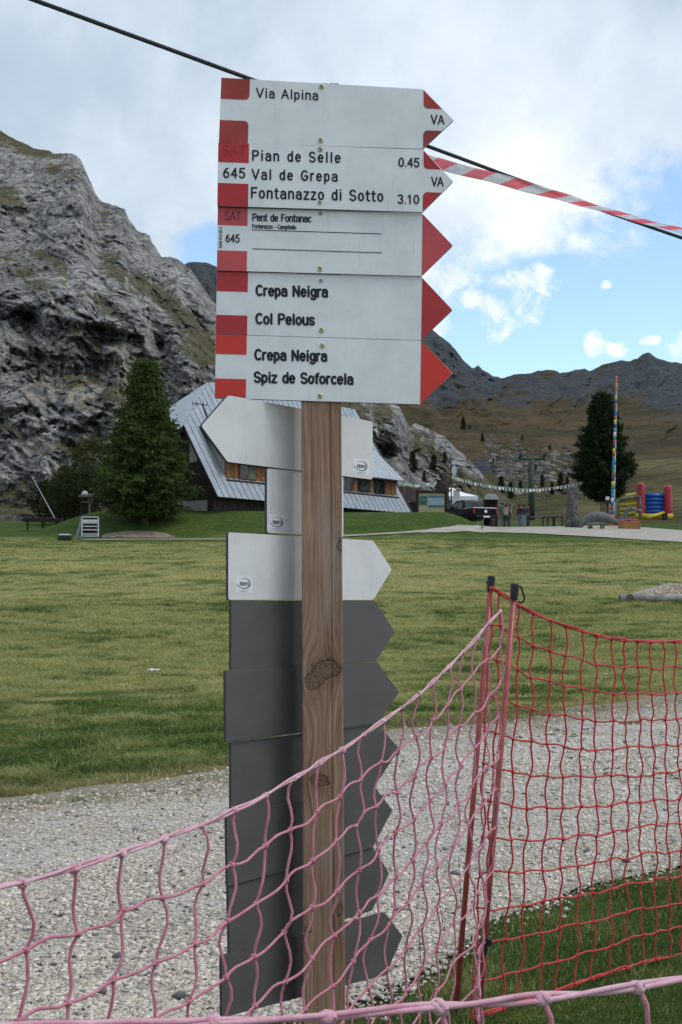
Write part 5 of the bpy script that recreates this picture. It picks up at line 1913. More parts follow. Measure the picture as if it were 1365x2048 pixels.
mb = MB(); mb.prism([CH(DT0 - 0.1, 0.5, 8.88), CH(DT1 + 0.1, 0.5, 8.88), CH(DT1 + 0.1, 0.5, 9.0), CH(DT0 - 0.1, 0.5, 9.0)], NVv * 0.16)
mb.build('dormer_sill', M_DARKWOOD, chalet)
for (t0, t1) in ((3.0, 4.7), (6.2, 7.8), (9.4, 11.0), (12.0, 13.2), (13.9, 15.65), (16.35, 17.75), (18.4, 19.75)):
    z0, z1 = 9.1, 10.2
    fr = MB()
    fr.prism([CH(t0, 0.60, z0), CH(t1, 0.60, z0), CH(t1, 0.60, z1), CH(t0, 0.60, z1)], NVv * 0.08)
    wdw = fr.build('window', M_REDFRAME if t0 < 14 else M_DARKWOOD, chalet)
    for (a0, a1) in ((t0 + 0.08, (t0 + t1) / 2 - 0.04), ((t0 + t1) / 2 + 0.04, t1 - 0.08)):
        pn = MB(); pn.prism([CH(a0, 0.585, z0 + 0.08), CH(a1, 0.585, z0 + 0.08), CH(a1, 0.585, z1 - 0.08), CH(a0, 0.585, z1 - 0.08)], NVv * 0.02)
        pn.build('pane', M_CURTAIN if t0 < 4 and a0 > 3.2 else M_GLASS, wdw)
for k in range(28):   # vertical boards between the windows
    t0 = DT0 + 0.02 + k * 0.7
    if any(a0 - 0.3 < t0 + 0.15 < a1 + 0.12 for a0, a1 in ((3.0, 4.7), (6.2, 7.8), (9.4, 11.0), (12.0, 13.2), (13.9, 15.65), (16.35, 17.75), (18.4, 19.75))):
        continue
    mb = MB(); mb.prism([CH(t0, 0.63, 9.02), CH(t0 + 0.32, 0.63, 9.02), CH(t0 + 0.32, 0.63, 10.3), CH(t0, 0.63, 10.3)], NVv * 0.03)
    mb.build('board', M_WARMWOOD, chalet)
# walls
mb = MB(); mb.prism([CH(0.9, 1.0, 5.2), CH(CL - 0.6, 1.0, 5.2), CH(CL - 0.6, 1.0, 9.3), CH(0.9, 1.0, 9.3)], NVv * 0.3)
mb.build('wall', M_STONEW, chalet)
mb = MB(); mb.prism([CH(0.85, 1.05, 5.2), CH(0.85, 2 * SR - 1.05, 5.2), CH(0.85, 2 * SR - 1.05, 9.0), CH(0.85, 2 * SR - 2.95, 12.3), CH(0.85, 2.95, 12.3), CH(0.85, 1.05, 9.0)], EV * 0.25)
mb.build('gable_wall', M_DARKWOOD, chalet)
mb = MB(); mb.prism([CH(0.8, 1.5, 5.2), CH(0.8, 6.0, 5.2), CH(0.8, 6.0, 7.6), CH(0.8, 1.5, 7.6)], EV * 0.04)
mb.build('gable_plinth', M_PLASTER, chalet)
mb = MB(); mb.prism([CH(0.78, 2.4, 10.2), CH(0.78, 3.1, 10.2), CH(0.78, 3.1, 11.9), CH(0.78, 2.4, 11.9)], EV * 0.05)
mb.build('gable_panel', M_PLASTER, chalet)
mb = MB(); mb.prism([CH(CL - 0.75, 1.05, 5.2), CH(CL - 0.75, 2 * SR - 1.05, 5.2), CH(CL - 0.75, 2 * SR - 1.05, 9.0), CH(CL - 0.75, SR, ridge_z - 0.7), CH(CL - 0.75, 1.05, 9.0)], EV * 0.2)
mb.build('gable_wall', M_DARKWOOD, chalet)
M_DARKMETAL = mottled('dark metal', (0.025, 0.026, 0.028), 0.3, 20, 0.5, metal=0.4)
ant = P(401, 809, 86.6)
mb = MB(); mb.tube([ant + np.array([0.5, 0, -1.0]), ant + np.array([0.15, 0, 0])], 0.06, 6).tube([ant + np.array([-0.5, 0, 0.1]), ant + np.array([0.45, 0, -0.05])], 0.035, 6)
for q in (-0.5, -0.25, 0.2, 0.45):
    mb.tube([ant + np.array([q, 0, -0.1]), ant + np.array([q, 0, 0.18])], 0.025, 5)
mb.build('antenna', M_DARKMETAL, chalet)
mb = MB(); mb.prism([CH(-0.4, 3.0, 9.3), CH(0.75, 3.0, 9.3), CH(0.75, 7.0, 9.3), CH(-0.4, 7.0, 9.3)], np.array([0, 0, 0.12]))
mb.build('balcony', M_DARKWOOD, chalet)
M_FLOWER = mottled('pink flowers', (0.45, 0.09, 0.16), 0.4, 8, 0.8)
mb = MB()
for k in range(26):
    c0 = CH(-0.55 + random.uniform(-.15, .1), 3.0 + random.uniform(0, 1.0), 9.55 + random.uniform(0, 0.5))
    mb.box(c0, (0.14, 0.14, 0.12), Matrix.Rotation(random.random() * 3, 3, 'Z'))
mb.build('flower_box', M_FLOWER, chalet)

# ================================================================== TREES
def leaf_cloud(centers, dirs, size, n_each, r_, spread, flat=0.6):
    """small leaf or needle-tuft triangles round a set of points"""
    idx = np.repeat(np.arange(len(centers)), n_each)
    n = len(idx)
    p = centers[idx] + r_.normal(size=(n, 3)) * spread[idx][:, None] * np.array([1, 1, flat])
    a_ = r_.normal(size=(n, 3)); a_ /= np.linalg.norm(a_, axis=1)[:, None]
    a_ = a_ + dirs[idx] * 1.1; a_ /= np.linalg.norm(a_, axis=1)[:, None]
    b_ = np.cross(a_, r_.normal(size=(n, 3))); b_ /= (np.linalg.norm(b_, axis=1)[:, None] + 1e-9)
    s_ = size * (0.6 + 0.8 * r_.random(n))[:, None]
    v = np.stack([p - b_ * s_ * 0.28, p + b_ * s_ * 0.28, p + a_ * s_], 1).reshape(-1, 3)
    return v, np.arange(3 * n).reshape(-1, 3), n


m, gg, b = base_mat('foliage', 0.8, 0.1)
a = gg.n.new('ShaderNodeAttribute'); a.attribute_name = 'tint'
gg.l.new(a.outputs['Color'], b.inputs['Base Color'])
tr = gg.n.new('ShaderNodeBsdfTranslucent'); gg.l.new(gg.mix(1.0, a.outputs['Color'], (1.1, 1.25, 0.7), 'MULTIPLY'), tr.inputs['Color'])
mx = gg.n.new('ShaderNodeMixShader'); mx.inputs[0].default_value = 0.25
gg.l.new(b.outputs[0], mx.inputs[1]); gg.l.new(tr.outputs[0], mx.inputs[2])
gg.l.new(mx.outputs[0], gg.n['Material Output'].inputs['Surface'])
M_LEAF = m
M_BARK = mottled('bark', (0.09, 0.065, 0.045), 0.35, 6, 0.9, bmp=0.6, dist=0.03)
M_BARKPALE = mottled('pale bark', (0.26, 0.19, 0.12), 0.25, 6, 0.9, bmp=0.6, dist=0.03)


def conifer_mesh(h, w, z0, col, seed, n_br=150, n_leaf=120, size=0.20, droop=0.25, shape=0.85, upturn=0.0, whorls=0, flat=0.55):
    r_ = np.random.default_rng(seed)
    cen, dr, sp, cc, br = [], [], [], [], MB()
    for k in range(n_br):
        t = (k + r_.random()) / n_br
        if whorls:
            t = (math.floor(t * whorls) + 0.38 * r_.random() + 0.1) / whorls
        z = z0 + (h - z0) * t
        prof = (1 - t) ** shape * min(1.0, 0.55 + t * 3.5)
        L = w / 2 * prof * (0.55 + 0.58 * r_.random()) + 0.08
        an = k * 2.399 + r_.random() * 0.5
        d = np.array([math.cos(an), math.sin(an), 0])
        pts = []
        for j in range(6):
            q = j / 5
            pts.append(np.array([0, 0, z]) + d * L * q + np.array([0, 0, -droop * L * q * q + upturn * L * q]))
        br.tube([pts[0], pts[3], pts[5]], [0.03 + 0.02 * (1 - t), 0.02, 0.006], 4, False)
        m_ = max(3, int(7 * L / (w / 2)) + 2)
        for j in range(m_):
            q = 0.18 + 0.82 * (j + r_.random()) / m_
            i0 = min(4, int(q * 5)); f_ = q * 5 - i0
            cen.append(pts[i0] * (1 - f_) + pts[i0 + 1] * f_)
            dr.append(d * 0.7 + np.array([0, 0, -0.15 + upturn]))
            sp.append(0.05 * w * (1.1 - 0.45 * q))
            cc.append(0.8 + 0.4 * r_.random())
    for j in range(10):
        cen.append(np.array([0, 0, h - 0.06 * j])); dr.append(np.array([0, 0, 1.0])); sp.append(0.05 + 0.012 * j); cc.append(1.1)
    cen, dr, sp, cc = map(np.array, (cen, dr, sp, cc))
    v, f, n = leaf_cloud(cen, dr, size, n_leaf, r_, sp, flat)
    col = np.asarray(col)
    tint = col[None] * np.repeat(cc, n_leaf)[:, None] * (0.6 + 0.8 * r_.random((n, 1)))
    return v, f, np.repeat(tint, 3, 0), br


def put_tree(name, label, cat, base, h, w, z0, col, seed, trunk_r, bark, group=None, **kw):
    root = thing(name, label, cat, base, group)
    v, f, c, br = conifer_mesh(h, w, z0, col, seed, **kw)
    me = new_mesh('crown', v, f); set_colors(me, 'tint', c)
    link('crown', me, M_LEAF, root)
    mb = MB()
    mb.tube([(0, 0, -0.3), (0.03, 0, h * 0.3), (-0.02, 0.02, h * 0.7), (0, 0, h * 0.97)], [trunk_r * 1.25, trunk_r, trunk_r * 0.5, 0.03], 9)
    local('trunk', mb, bark, root, True)
    local('limbs', br, bark, root, True)
    return root


def on_ground(px, row):
    q = ground_at(px, row)
    return q


b0 = P(290, 1052, 82.0); b0[2] = float(zg(b0[0], b0[1]))
put_tree('larch_tree', 'dark green larch standing left of the chalet', 'tree', b0, P(287, 722, 82)[2] - b0[2], 7.0, 0.5, (0.060, 0.086, 0.027), 5, 0.2, M_BARK, 'trees beside the chalet', n_br=330, n_leaf=30, size=0.22, droop=0.16, shape=0.74, upturn=0.20, whorls=26, flat=0.34)
b1 = P(1208, 1033, 105.0); b1[2] = float(zg(b1[0], b1[1]))
put_tree('pine_tree', 'dense blackish green pine with bare pale trunk beside the striped pole', 'tree', b1, P(1215, 788, 105)[2] - b1[2], 5.3, 1.9, (0.024, 0.038, 0.017), 8, 0.26, M_BARKPALE, 'trees beside the chalet', n_br=330, n_leaf=36, size=0.24, droop=-0.05, shape=0.74, upturn=0.42, whorls=17, flat=0.5)


def bush(name, label, base, h, w, col, seed, n=70, n_leaf=70, size=0.22, group=None):
    r_ = np.random.default_rng(seed)
    root = thing(name, label, 'tree', base, group)
    cen = []
    while len(cen) < n:
        q = r_.random(3) * 2 - 1
        if np.linalg.norm(q) < 1:
            cen.append(q * np.array([w / 2, w / 2, h * 0.42]) + np.array([0, 0, h * 0.55]))
    cen = np.array(cen)
    out = cen - np.array([0, 0, h * 0.45]); out /= np.linalg.norm(out, axis=1)[:, None]
    v, f, k = leaf_cloud(cen, out * 0.5, size, n_leaf, r_, np.full(n, w * 0.08), 0.9)
    me = new_mesh('crown', v, f)
    t = np.asarray(col)[None] * np.repeat(0.6 + 0.8 * r_.random(n), n_leaf)[:, None] * (0.65 + 0.7 * r_.random((k, 1)))
    set_colors(me, 'tint', np.repeat(t, 3, 0))
    link('crown', me, M_LEAF, root)
    mb = MB()
    for j in range(5):
        an = j * 1.3
        mb.tube([(0, 0, -0.1), (math.cos(an) * w * 0.12, math.sin(an) * w * 0.12, h * 0.35), (math.cos(an) * w * 0.3, math.sin(an) * w * 0.3, h * 0.75)], [0.09, 0.06, 0.02], 5)
    local('trunk', mb, M_BARK, root, True)
    return root


for (px, row, d, h, w, col, sd_, lab) in ((150, 1045, 100, 5.0, 4.6, (0.032, 0.042, 0.016), 3, 'dark bushy tree at the left edge of the larch'),
                                         (185, 1045, 108, 7.4, 5.0, (0.052, 0.058, 0.018), 4, 'yellowish green bush half hidden between larch and cliff'),
                                         (115, 1045, 104, 3.6, 4.2, (0.028, 0.036, 0.015), 5, 'low dark shrub leftmost behind the small shelter')):
    q = P(px, row, d); q[2] = float(zg(q[0], q[1]))
    bush('bush', lab, q, h, w, col, sd_, group='bushes on the left below the cliff')

# small conifers on the slopes behind
protos = []
for k in range(3):
    v, f, c, br = conifer_mesh(1.0, 0.42, 0.05, (0.030, 0.042, 0.020), 60 + k, n_br=46, n_leaf=14, size=0.045, droop=0.1, shape=0.8)
    me = new_mesh('crown', v, f); set_colors(me, 'tint', c); me.materials.append(M_LEAF)
    tb = MB().tube([(0, 0, -0.05), (0, 0, 0.9)], [0.022, 0.006], 5)
    tm_ = new_mesh('trunk', tb.v, tb.f); tm_.materials.append(M_BARK)
    protos.append((me, tm_))
small = [(826, 946, 44, 'tallest small spruce right above the chalet roof corner'), (868, 945, 36, 'small spruce on the rock above the info board'), (849, 962, 20, 'tiny spruce between two taller ones above the chalet roof end'), (927, 860, 26, 'small spruce on the crest of the rocky spur'),
         (938, 1000, 34, 'small spruce just right of the white tent peak'), (958, 1004, 40, 'dark spruce between tent and shingle roof'), (978, 1002, 30, 'small spruce behind the little shingle roof'), (1003, 990, 38, 'slim dark spruce above the three people on the left'), (1022, 998, 34, 'small spruce behind the gap between the two groups'),
         (1041, 985, 24, 'small spruce left of the lift tower at bunting height'), (1085, 975, 26, 'small spruce right of the lift tower'), (1122, 985, 40, 'tallest small spruce above the carved stump'), (1105, 990, 26, 'low spruce left of the carved stump'), (1135, 975, 22, 'tiny spruce left of the big pine'),
         (940, 868, 18, 'tiny spruce right of the spur crest'), (965, 885, 18, 'tiny spruce on the boulder slope above the tent'), (1045, 882, 12, 'tiny spruce high on the skyline of the boulder step'), (1100, 905, 16, 'tiny spruce on the boulder slope above the right picnic table'), (890, 925, 22, 'small spruce behind the lamp post'), (1148, 1000, 24, 'small spruce directly behind the carved stump'),
         (987, 930, 14, 'tiny spruce beside the pale rock streak'), (1072, 945, 16, 'tiny spruce touching the lift tower top')]
for k, (px, row, hpx, lab) in enumerate(small):
    j = np.argmin(abs(u - px))
    onmass = px < 930
    if onmass:
        kk = np.argmin(abs(ROW2[:, j] - row)); d = DEP2[kk, j]
    else:
        d = hill_pt(px, row)[1]
    q = P(px, row, d - 0.5)
    h = hpx / FPX * d
    root = thing('spruce_tree', lab, 'tree', q, 'small spruces on the slopes')
    root.scale = (h, h, h)
    cm_, tm_ = protos[k % 3]
    link('crown', cm_, None, root); link('trunk', tm_, None, root)

# ================================================================== THINGS BY THE ROAD
def paint(name, c, rough=0.4, var=0.08, spec=0.4):
    return mottled(name, c, var, 3, rough, spec)


M_CARPAINT = mottled('black car paint', (0.005, 0.006, 0.007), 0.2, 2, 0.35, 0.12)
M_TYRE = mottled('tyre rubber', (0.018, 0.018, 0.018), 0.2, 20, 0.85)
M_RIM = mottled('alloy rim', (0.30, 0.31, 0.32), 0.1, 20, 0.35, 0.5, metal=0.7)
M_LAMP = mottled('red lamp glass', (0.40, 0.02, 0.02), 0.2, 20, 0.2)
M_PLATE = mottled('number plate', (0.68, 0.68, 0.66), 0.05, 20, 0.5)
M_CHROME = mottled('bright trim', (0.62, 0.63, 0.65), 0.1, 20, 0.25, 0.5, metal=0.6)


def pickup(px, row, d, rz):
    loc = P(px, row, d); loc[2] = float(zg(loc[0], loc[1])) + 0.05
    root = thing('pickup_truck', 'black double cab pickup truck parked beside the info board', 'pickup', loc, None, rz)
    # local: +Y forward, X right, origin under the rear axle
    hw = 0.92

    def body_loop(y, z0, z1, w):
        return [(-w, y, z0), (-w * 1.0, y, (z0 + z1) / 2), (-w * 0.97, y, z1), (w * 0.97, y, z1), (w, y, (z0 + z1) / 2), (w, y, z0)]
    mb = MB()
    stations = [(-1.15, 0.55, 1.10, 0.90), (-1.10, 0.42, 1.16, 0.92), (0.55, 0.40, 1.17, 0.93), (2.6, 0.40, 1.14, 0.93), (3.5, 0.42, 1.08, 0.92), (4.05, 0.45, 0.95, 0.86), (4.15, 0.5, 0.85, 0.80)]
    v_, f_ = [], []
    for s_ in stations: v_ += body_loop(*s_)
    n = 6
    for i in range(len(stations) - 1):
        for k in range(n):
            f_.append((i * n + k, i * n + (k + 1) % n, (i + 1) * n + (k + 1) % n, (i + 1) * n + k))
    f_.append(tuple(range(n))); f_.append(tuple(reversed(range((len(stations) - 1) * n, len(stations) * n))))
    mb.add(v_, f_)
    body = local('body', mb, M_CARPAINT, root); fix_normals(body.data)
    bv = body.modifiers.new('b', 'BEVEL'); bv.width = 0.05; bv.segments = 3
    # cab
    mb = MB()
    cab_ = [(0.42, 1.14, 0.88), (0.62, 1.70, 0.72), (0.9, 1.79, 0.70), (1.9, 1.80, 0.70), (2.15, 1.74, 0.71), (3.0, 1.12, 0.86)]
    v_ = []
    for (y, z, w) in cab_: v_ += [(-w, y, z), (w, y, z)]
    v_ += [(-0.90, 0.42, 1.12), (0.90, 0.42, 1.12), (-0.90, 3.0, 1.10), (0.90, 3.0, 1.10)]
    f_ = [(2 * i, 2 * i + 1, 2 * i + 3, 2 * i + 2) for i in range(5)]
    f_ += [(0, 2, 4, 6, 8, 10), (11, 9, 7, 5, 3, 1)]
    mb.add(v_[:12], f_ + [(0, 10, 11, 1)])
    cabo = local('cab', mb, M_CARPAINT, root); fix_normals(cabo.data)
    bv = cabo.modifiers.new('b', 'BEVEL'); bv.width = 0.04; bv.segments = 2
    M2 = M_GLASS
    o = local('rear_window', MB().add([(-0.74, 0.425, 1.22), (0.74, 0.425, 1.22), (0.66, 0.575, 1.63), (-0.66, 0.575, 1.63)], [(0, 1, 2, 3)]), M2, root)
    for sgn in (-1, 1):
        for (y0, y1, ya, yb) in ((0.62, 1.42, 0.78, 1.42), (1.5, 2.72, 1.5, 2.12)):
            q = [(sgn * 0.875, y0, 1.2), (sgn * 0.875, y1, 1.2), (sgn * 0.735, yb, 1.68), (sgn * 0.735, ya, 1.68)]
            local('side_window', MB().add(q, [(0, 1, 2, 3)]), M2, root)
        mb = MB().box((sgn * 0.98, 2.65, 1.22), (0.16, 0.12, 0.2), None, 0.03)
        local('mirror', mb, M_CARPAINT, root)
        local('tail_lamp', MB().box((sgn * 0.88, -1.12, 0.96), (0.10, 0.12, 0.36), None, 0.02), M_LAMP, root)
        local('roof_rail', MB().tube([(sgn * 0.66, 0.8, 1.83), (sgn * 0.66, 1.95, 1.84)], 0.025, 6), M_CHROME, root)
        for yw in (0.0, 3.2):
            wh = MB().lathe((sgn * 0.80, yw, 0.37), [(0.24, -0.12), (0.36, -0.12), (0.385, -0.08), (0.385, 0.08), (0.36, 0.12), (0.24, 0.12)], 20, 'X')
            w_ = local('wheel', wh, M_TYRE, root, True)
            rim = MB().lathe((sgn * 0.80 + sgn * 0.06, yw, 0.37), [(0.235, -0.03), (0.235, 0.05), (0.20, 0.06), (0.06, 0.04)], 16, 'X')
            local('rim', rim, M_RIM, w_)
            arch = MB()
            arch.tube([(sgn * 0.92, yw + 0.47 * math.cos(a_), 0.37 + 0.47 * math.sin(a_)) for a_ in np.linspace(0.1, 3.04, 10)], 0.035, 5)
            local('wheel_arch', arch, M_TYRE, root)
    local('tailgate_trim', MB().box((0, -1.135, 1.16), (1.72, 0.08, 0.045), None, 0.01), M_CHROME, root)
    local('bed_rail', MB().box((-0.88, -0.35, 1.175), (0.09, 1.5, 0.04), None, 0.01), M_CHROME, root)
    local('tailgate', MB().box((0, -1.16, 0.86), (1.50, 0.03, 0.46), None, 0.01), M_CARPAINT, root)
    local('tailgate_emblem', MB().lathe((0, -1.178, 0.93), [(0.11, -0.006), (0.11, 0.006)], 14, 'Y'), M_CHROME, root)
    local('bumper', MB().box((0, -1.2, 0.53), (1.72, 0.16, 0.2), None, 0.04), M_CARPAINT, root)
    local('number_plate', MB().box((0.0, -1.292, 0.56), (0.50, 0.02, 0.11)), M_PLATE, root)
    return root


pickup(956, 1053, 89.5, R(22))

M_CREAM = mottled('information panel', (0.36, 0.31, 0.19), 0.06, 2, 0.6)
M_TEAL = mottled('teal map print', (0.06, 0.14, 0.14), 0.35, 6, 0.6, c2=(0.03, 0.08, 0.07))
M_SKYBLUE = mottled('pale blue map print', (0.26, 0.36, 0.38), 0.15, 3, 0.6)
M_BLUEBAR = mottled('blue title bar', (0.10, 0.15, 0.24), 0.1, 5, 0.6)
DB = 90.0


def slab_px(name, mat, parent, x0, x1, y0, y1, d, th=0.06):
    mb = MB()
    mb.prism([P(x0, y1, d), P(x1, y1, d), P(x1, y0, d), P(x0, y0, d)], np.array([0, th, 0]))
    o = mb.build(name, mat, parent)
    fix_normals(o.data)
    return o


q = P(863, 1042, DB); q[2] = float(zg(q[0], q[1]))
ib = thing('information_board', 'brown framed information board with teal map panels beside the chalet', 'board', q)
for px in (835.5, 891):
    a_ = P(px, 984, DB); g_ = P(px, 1040, DB); g_[2] = float(zg(a_[0], DB)) - 0.1
    MB().box(((a_[0]), DB, (a_[2] + g_[2]) / 2), (0.16, 0.16, a_[2] - g_[2])).build('post', M_DARKWOOD, ib)
slab_px('panel', M_CREAM, ib, 838, 889, 987, 1031, DB - 0.1)
slab_px('frame', M_DARKWOOD, ib, 832, 895, 981, 986, DB - 0.16, 0.25)
slab_px('frame', M_DARKWOOD, ib, 832, 895, 1031.5, 1036, DB - 0.16, 0.22)
slab_px('map_print', M_TEAL, ib, 839, 855, 992, 1010, DB - 0.115, 0.012)
slab_px('map_print', M_SKYBLUE, ib, 857, 888, 996, 1010, DB - 0.115, 0.012)
slab_px('map_print', M_BLUEBAR, ib, 857, 888, 991, 995.6, DB - 0.115, 0.012)
slab_px('map_print', M_TEAL, ib, 857, 888, 1010.4, 1015, DB - 0.115, 0.012)

# terrace windbreak behind the roof end
q = P(818, 1040, 104); q[2] = float(zg(q[0], q[1]))
wb = thing('terrace_windbreak', 'brown slatted terrace windbreak between chalet roof and info board', 'windbreak', q)
M_BROWNPANEL = mottled('brown panel', (0.12, 0.085, 0.075), 0.15, 2, 0.7)
for k in range(3):
    slab_px('panel', M_BROWNPANEL, wb, 792 + k * 17.5, 808.5 + k * 17.5, 972, 1003, 104)
slab_px('skirting', M_DARKWOOD, wb, 790, 846, 1004, 1046, 104.05)

# white tent
q = P(922, 1040, 108); q[2] = float(zg(q[0], q[1]))
tent = thing('party_tent', 'white peaked party tent behind the pickup', 'tent', q)
M_CANVAS = mottled('white canvas', (0.74, 0.75, 0.77), 0.04, 1.5, 0.8)
cx = P(898, 1040, 108)[0] + 1.0
half = 2.1
ztop, zeav, zlow = P(898, 971, 108)[2], P(898, 993, 108)[2], P(898, 1001, 108)[2]
pk = P(902, 971, 109.5)
mb = MB()
cor = [(pk[0] - half, 107.6), (pk[0] + half, 107.6), (pk[0] + half, 111.6), (pk[0] - half, 111.6)]
v_ = [(x, y, zeav) for x, y in cor] + [((x + pk[0] * 1.2) / 2.2, (y + 109.6 * 1.2) / 2.2, zeav + (ztop - zeav) * 0.42) for x, y in cor] + [(pk[0], 109.6, ztop)]
f_ = [(i, (i + 1) % 4, 4 + (i + 1) % 4, 4 + i) for i in range(4)] + [(4 + i, 4 + (i + 1) % 4, 8) for i in range(4)]
mb.add(v_, f_).build('canopy', M_CANVAS, tent, True)
mb = MB()
mb.add([(x, y, zeav - 0.003) for x, y in cor] + [(x, y, zlow) for x, y in cor], [(i, (i + 1) % 4, 4 + (i + 1) % 4, 4 + i) for i in range(4)]).build('valance', M_CANVAS, tent)
for x, y in cor:
    MB().box((x, y, (zlow + float(zg(x, y))) / 2), (0.06, 0.06, zlow - float(zg(x, y)))).build('leg', M_CHROME, tent)

# masonry barbecue with chimney
q = P(914, 1040, 106); q[2] = float(zg(q[0], q[1]))
bq = thing('barbecue', 'white masonry barbecue with tall chimney in front of the tent', 'barbecue', q)
slab_px('chimney', M_PLASTER_W := mottled('white masonry', (0.58, 0.58, 0.58), 0.08, 3, 0.8), bq, 913, 920.5, 977, 1000, 106, 0.35)
slab_px('hood', M_PLASTER_W, bq, 907.5, 912.8, 980, 1003, 106.05, 0.5)
slab_px('base', M_PLASTER_W, bq, 905, 923, 1000.3, 1046, 105.9, 0.8)
slab_px('chimney_cap', M_DARKMETAL, bq, 914, 919.5, 978.5, 981.5, 105.9, 0.05)

# lamp post with oval sign
q = P(902, 1052, 92); q[2] = float(zg(q[0], q[1]))
lp = thing('sign_post', 'slim dark post with an oval white sign and small plate above', 'sign post', q)
tp_ = P(902.5, 908, 92)
MB().tube([(tp_[0], 92, q[2] - 0.1), (tp_[0], 92, tp_[2])], [0.055, 0.04], 8).build('post', M_DARKMETAL, lp)
slab_px('plate', M_SIGNPALE := mottled('pale sign face', (0.42, 0.46, 0.50), 0.08, 6, 0.5), lp, 903.5, 914.5, 921.5, 929, 91.9, 0.06)
mb = MB()
cxp, cyp = 909, 941
mb.prism([P(cxp + 5.4 * math.cos(a_), cyp + 10.5 * math.sin(a_), 91.9) for a_ in np.linspace(0, 2 * math.pi, 21)[:-1]], np.array([0, 0.07, 0]))
mb.build('oval_sign', M_SIGNPALE, lp)
slab_px('bracket', M_DARKMETAL, lp, 902.5, 911, 929.3, 930.5, 91.98, 0.04)

# dark gnarled trunk sculpture behind the board
M_DRIFT = mottled('dark weathered timber', (0.052, 0.042, 0.034), 0.5, 2.5, 0.9, bmp=0.8, dist=0.06)
M_DRIFTGREY = mottled('grey weathered timber', (0.105, 0.102, 0.10), 0.5, 3.0, 0.9, bmp=0.8, dist=0.06)


def gnarled(name, label, cat, base, outline, mat, seed, n=14):
    """trunk lofted through rings: (height, half width, offset)"""
    r_ = np.random.default_rng(seed)
    root = thing(name, label, cat, base)
    v_, f_ = [], []
    for i, (z, w, ox) in enumerate(outline):
        for k in range(n):
            a_ = 2 * math.pi * k / n
            rr = w * (0.8 + 0.38 * math.sin(a_ * 3 + z * 1.3 + seed) * 0.5 + 0.25 * r_.random())
            v_.append((ox + rr * math.cos(a_), rr * 0.8 * math.sin(a_), z))
    for i in range(len(outline) - 1):
        for k in range(n):
            f_.append((i * n + k, i * n + (k + 1) % n, (i + 1) * n + (k + 1) % n, (i + 1) * n + k))
    f_.append(tuple(range((len(outline) - 1) * n, len(outline) * n)))
    mb = MB(); mb.add(v_, f_)
    local('trunk', mb, mat, root, True)
    return root


q = P(889, 1050, 99); q[2] = float(zg(q[0], q[1]))
hh = P(889, 944, 99)[2] - q[2]
gt = gnarled('root_sculpture', 'dark upturned root sculpture rising behind the info board', 'sculpture', q, [(-0.1, 0.45, 0), (hh * .3, 0.42, 0.05), (hh * .55, 0.5, -0.05), (hh * .72, 0.62, -.15), (hh * .86, 0.5, 0.1), (hh * .95, 0.34, 0.0), (hh, 0.12, 0.1)], M_DRIFT, 2)
mb = MB()
for k in range(9):
    an = random.random() * 6.28
    c0 = np.array([math.cos(an) * .3, math.sin(an) * .25, hh * random.uniform(.6, .95)])
    mb.tube([c0, c0 + np.array([math.cos(an) * .35, 0, .12]), c0 + np.array([math.cos(an) * .5, 0, .4 * random.random()])], [0.09, 0.06, 0.02], 5)
local('roots', mb, M_DRIFT, gt, True)
q = P(1145, 1056, 94); q[2] = float(zg(q[0], q[1]))
hh = P(1145, 972, 94)[2] - q[2]
sc_ = gnarled('carved_stump', 'tall grey carved tree stump standing left of the wooden animal', 'sculpture', q, [(-0.1, 0.54, 0), (hh * .12, 0.50, 0), (hh * .3, 0.40, -.03), (hh * .55, 0.44, 0), (hh * .75, 0.40, 0.02), (hh * .9, 0.46, 0.08), (hh * 0.97, 0.34, 0.1), (hh, 0.2, 0.15)], M_DRIFTGREY, 5)
mb = MB().tube([(-.35, -.6, hh * .42), (.1, -.62, hh * .35), (.45, -.6, hh * .27)], [0.05, 0.06, 0.03], 5)
local('branch', mb, M_DRIFTGREY, sc_)
for sx_s in (-.32, .3):
    local('foot', MB().box((sx_s, -.55, .25), (.36, .3, .6), None, .08), M_DRIFTGREY, sc_)

# kiosk with shingle roof
q = P(982, 1052, 101); q[2] = float(zg(q[0], q[1]))
M_SHINGLE = mottled('grey shingles', (0.20, 0.20, 0.21), 0.25, 6, 0.8)
ks = thing('wayside_shrine', 'little dark wooden shrine with grey shingle roof behind the pickup', 'shrine', q)
zt = P(982, 988, 101)[2] - q[2]; ze = P(982, 1000, 101)[2] - q[2]
mb = MB()
for (w0, w1, z0, z1) in ((0.62, 0.46, ze, ze + (zt - ze) * .55), (0.46, 0.28, ze + (zt - ze) * .55, zt)):
    v_ = [(sx_s * w0, sy_s * w0, z0) for sx_s, sy_s in ((-1, -1), (1, -1), (1, 1), (-1, 1))] + [(sx_s * w1, sy_s * w1, z1) for sx_s, sy_s in ((-1, -1), (1, -1), (1, 1), (-1, 1))]
    mb.add(v_, [(i, (i + 1) % 4, 4 + (i + 1) % 4, 4 + i) for i in range(4)] + [(4, 5, 6, 7), (3, 2, 1, 0)])
local('roof', mb, M_SHINGLE, ks)
for sx_s in (-.42, .42):
    for sy_s in (-.4, .4):
        local('post', MB().box((sx_s, sy_s, ze / 2), (.14, .14, ze + .02)), M_DARKWOOD, ks)
local('back_board', MB().box((0, .36, ze * .6), (.75, .06, ze * .8)), M_DARKWOOD, ks)
local('base', MB().box((0, 0, ze * .18), (.8, .8, ze * .36), None, .03), M_STONEW, ks)
local('lantern', MB().lathe((0, -.2, ze * .62), [(0.05, 0), (0.08, .05), (0.08, .14), (0.03, .2)], 8), M_CHROME, ks)

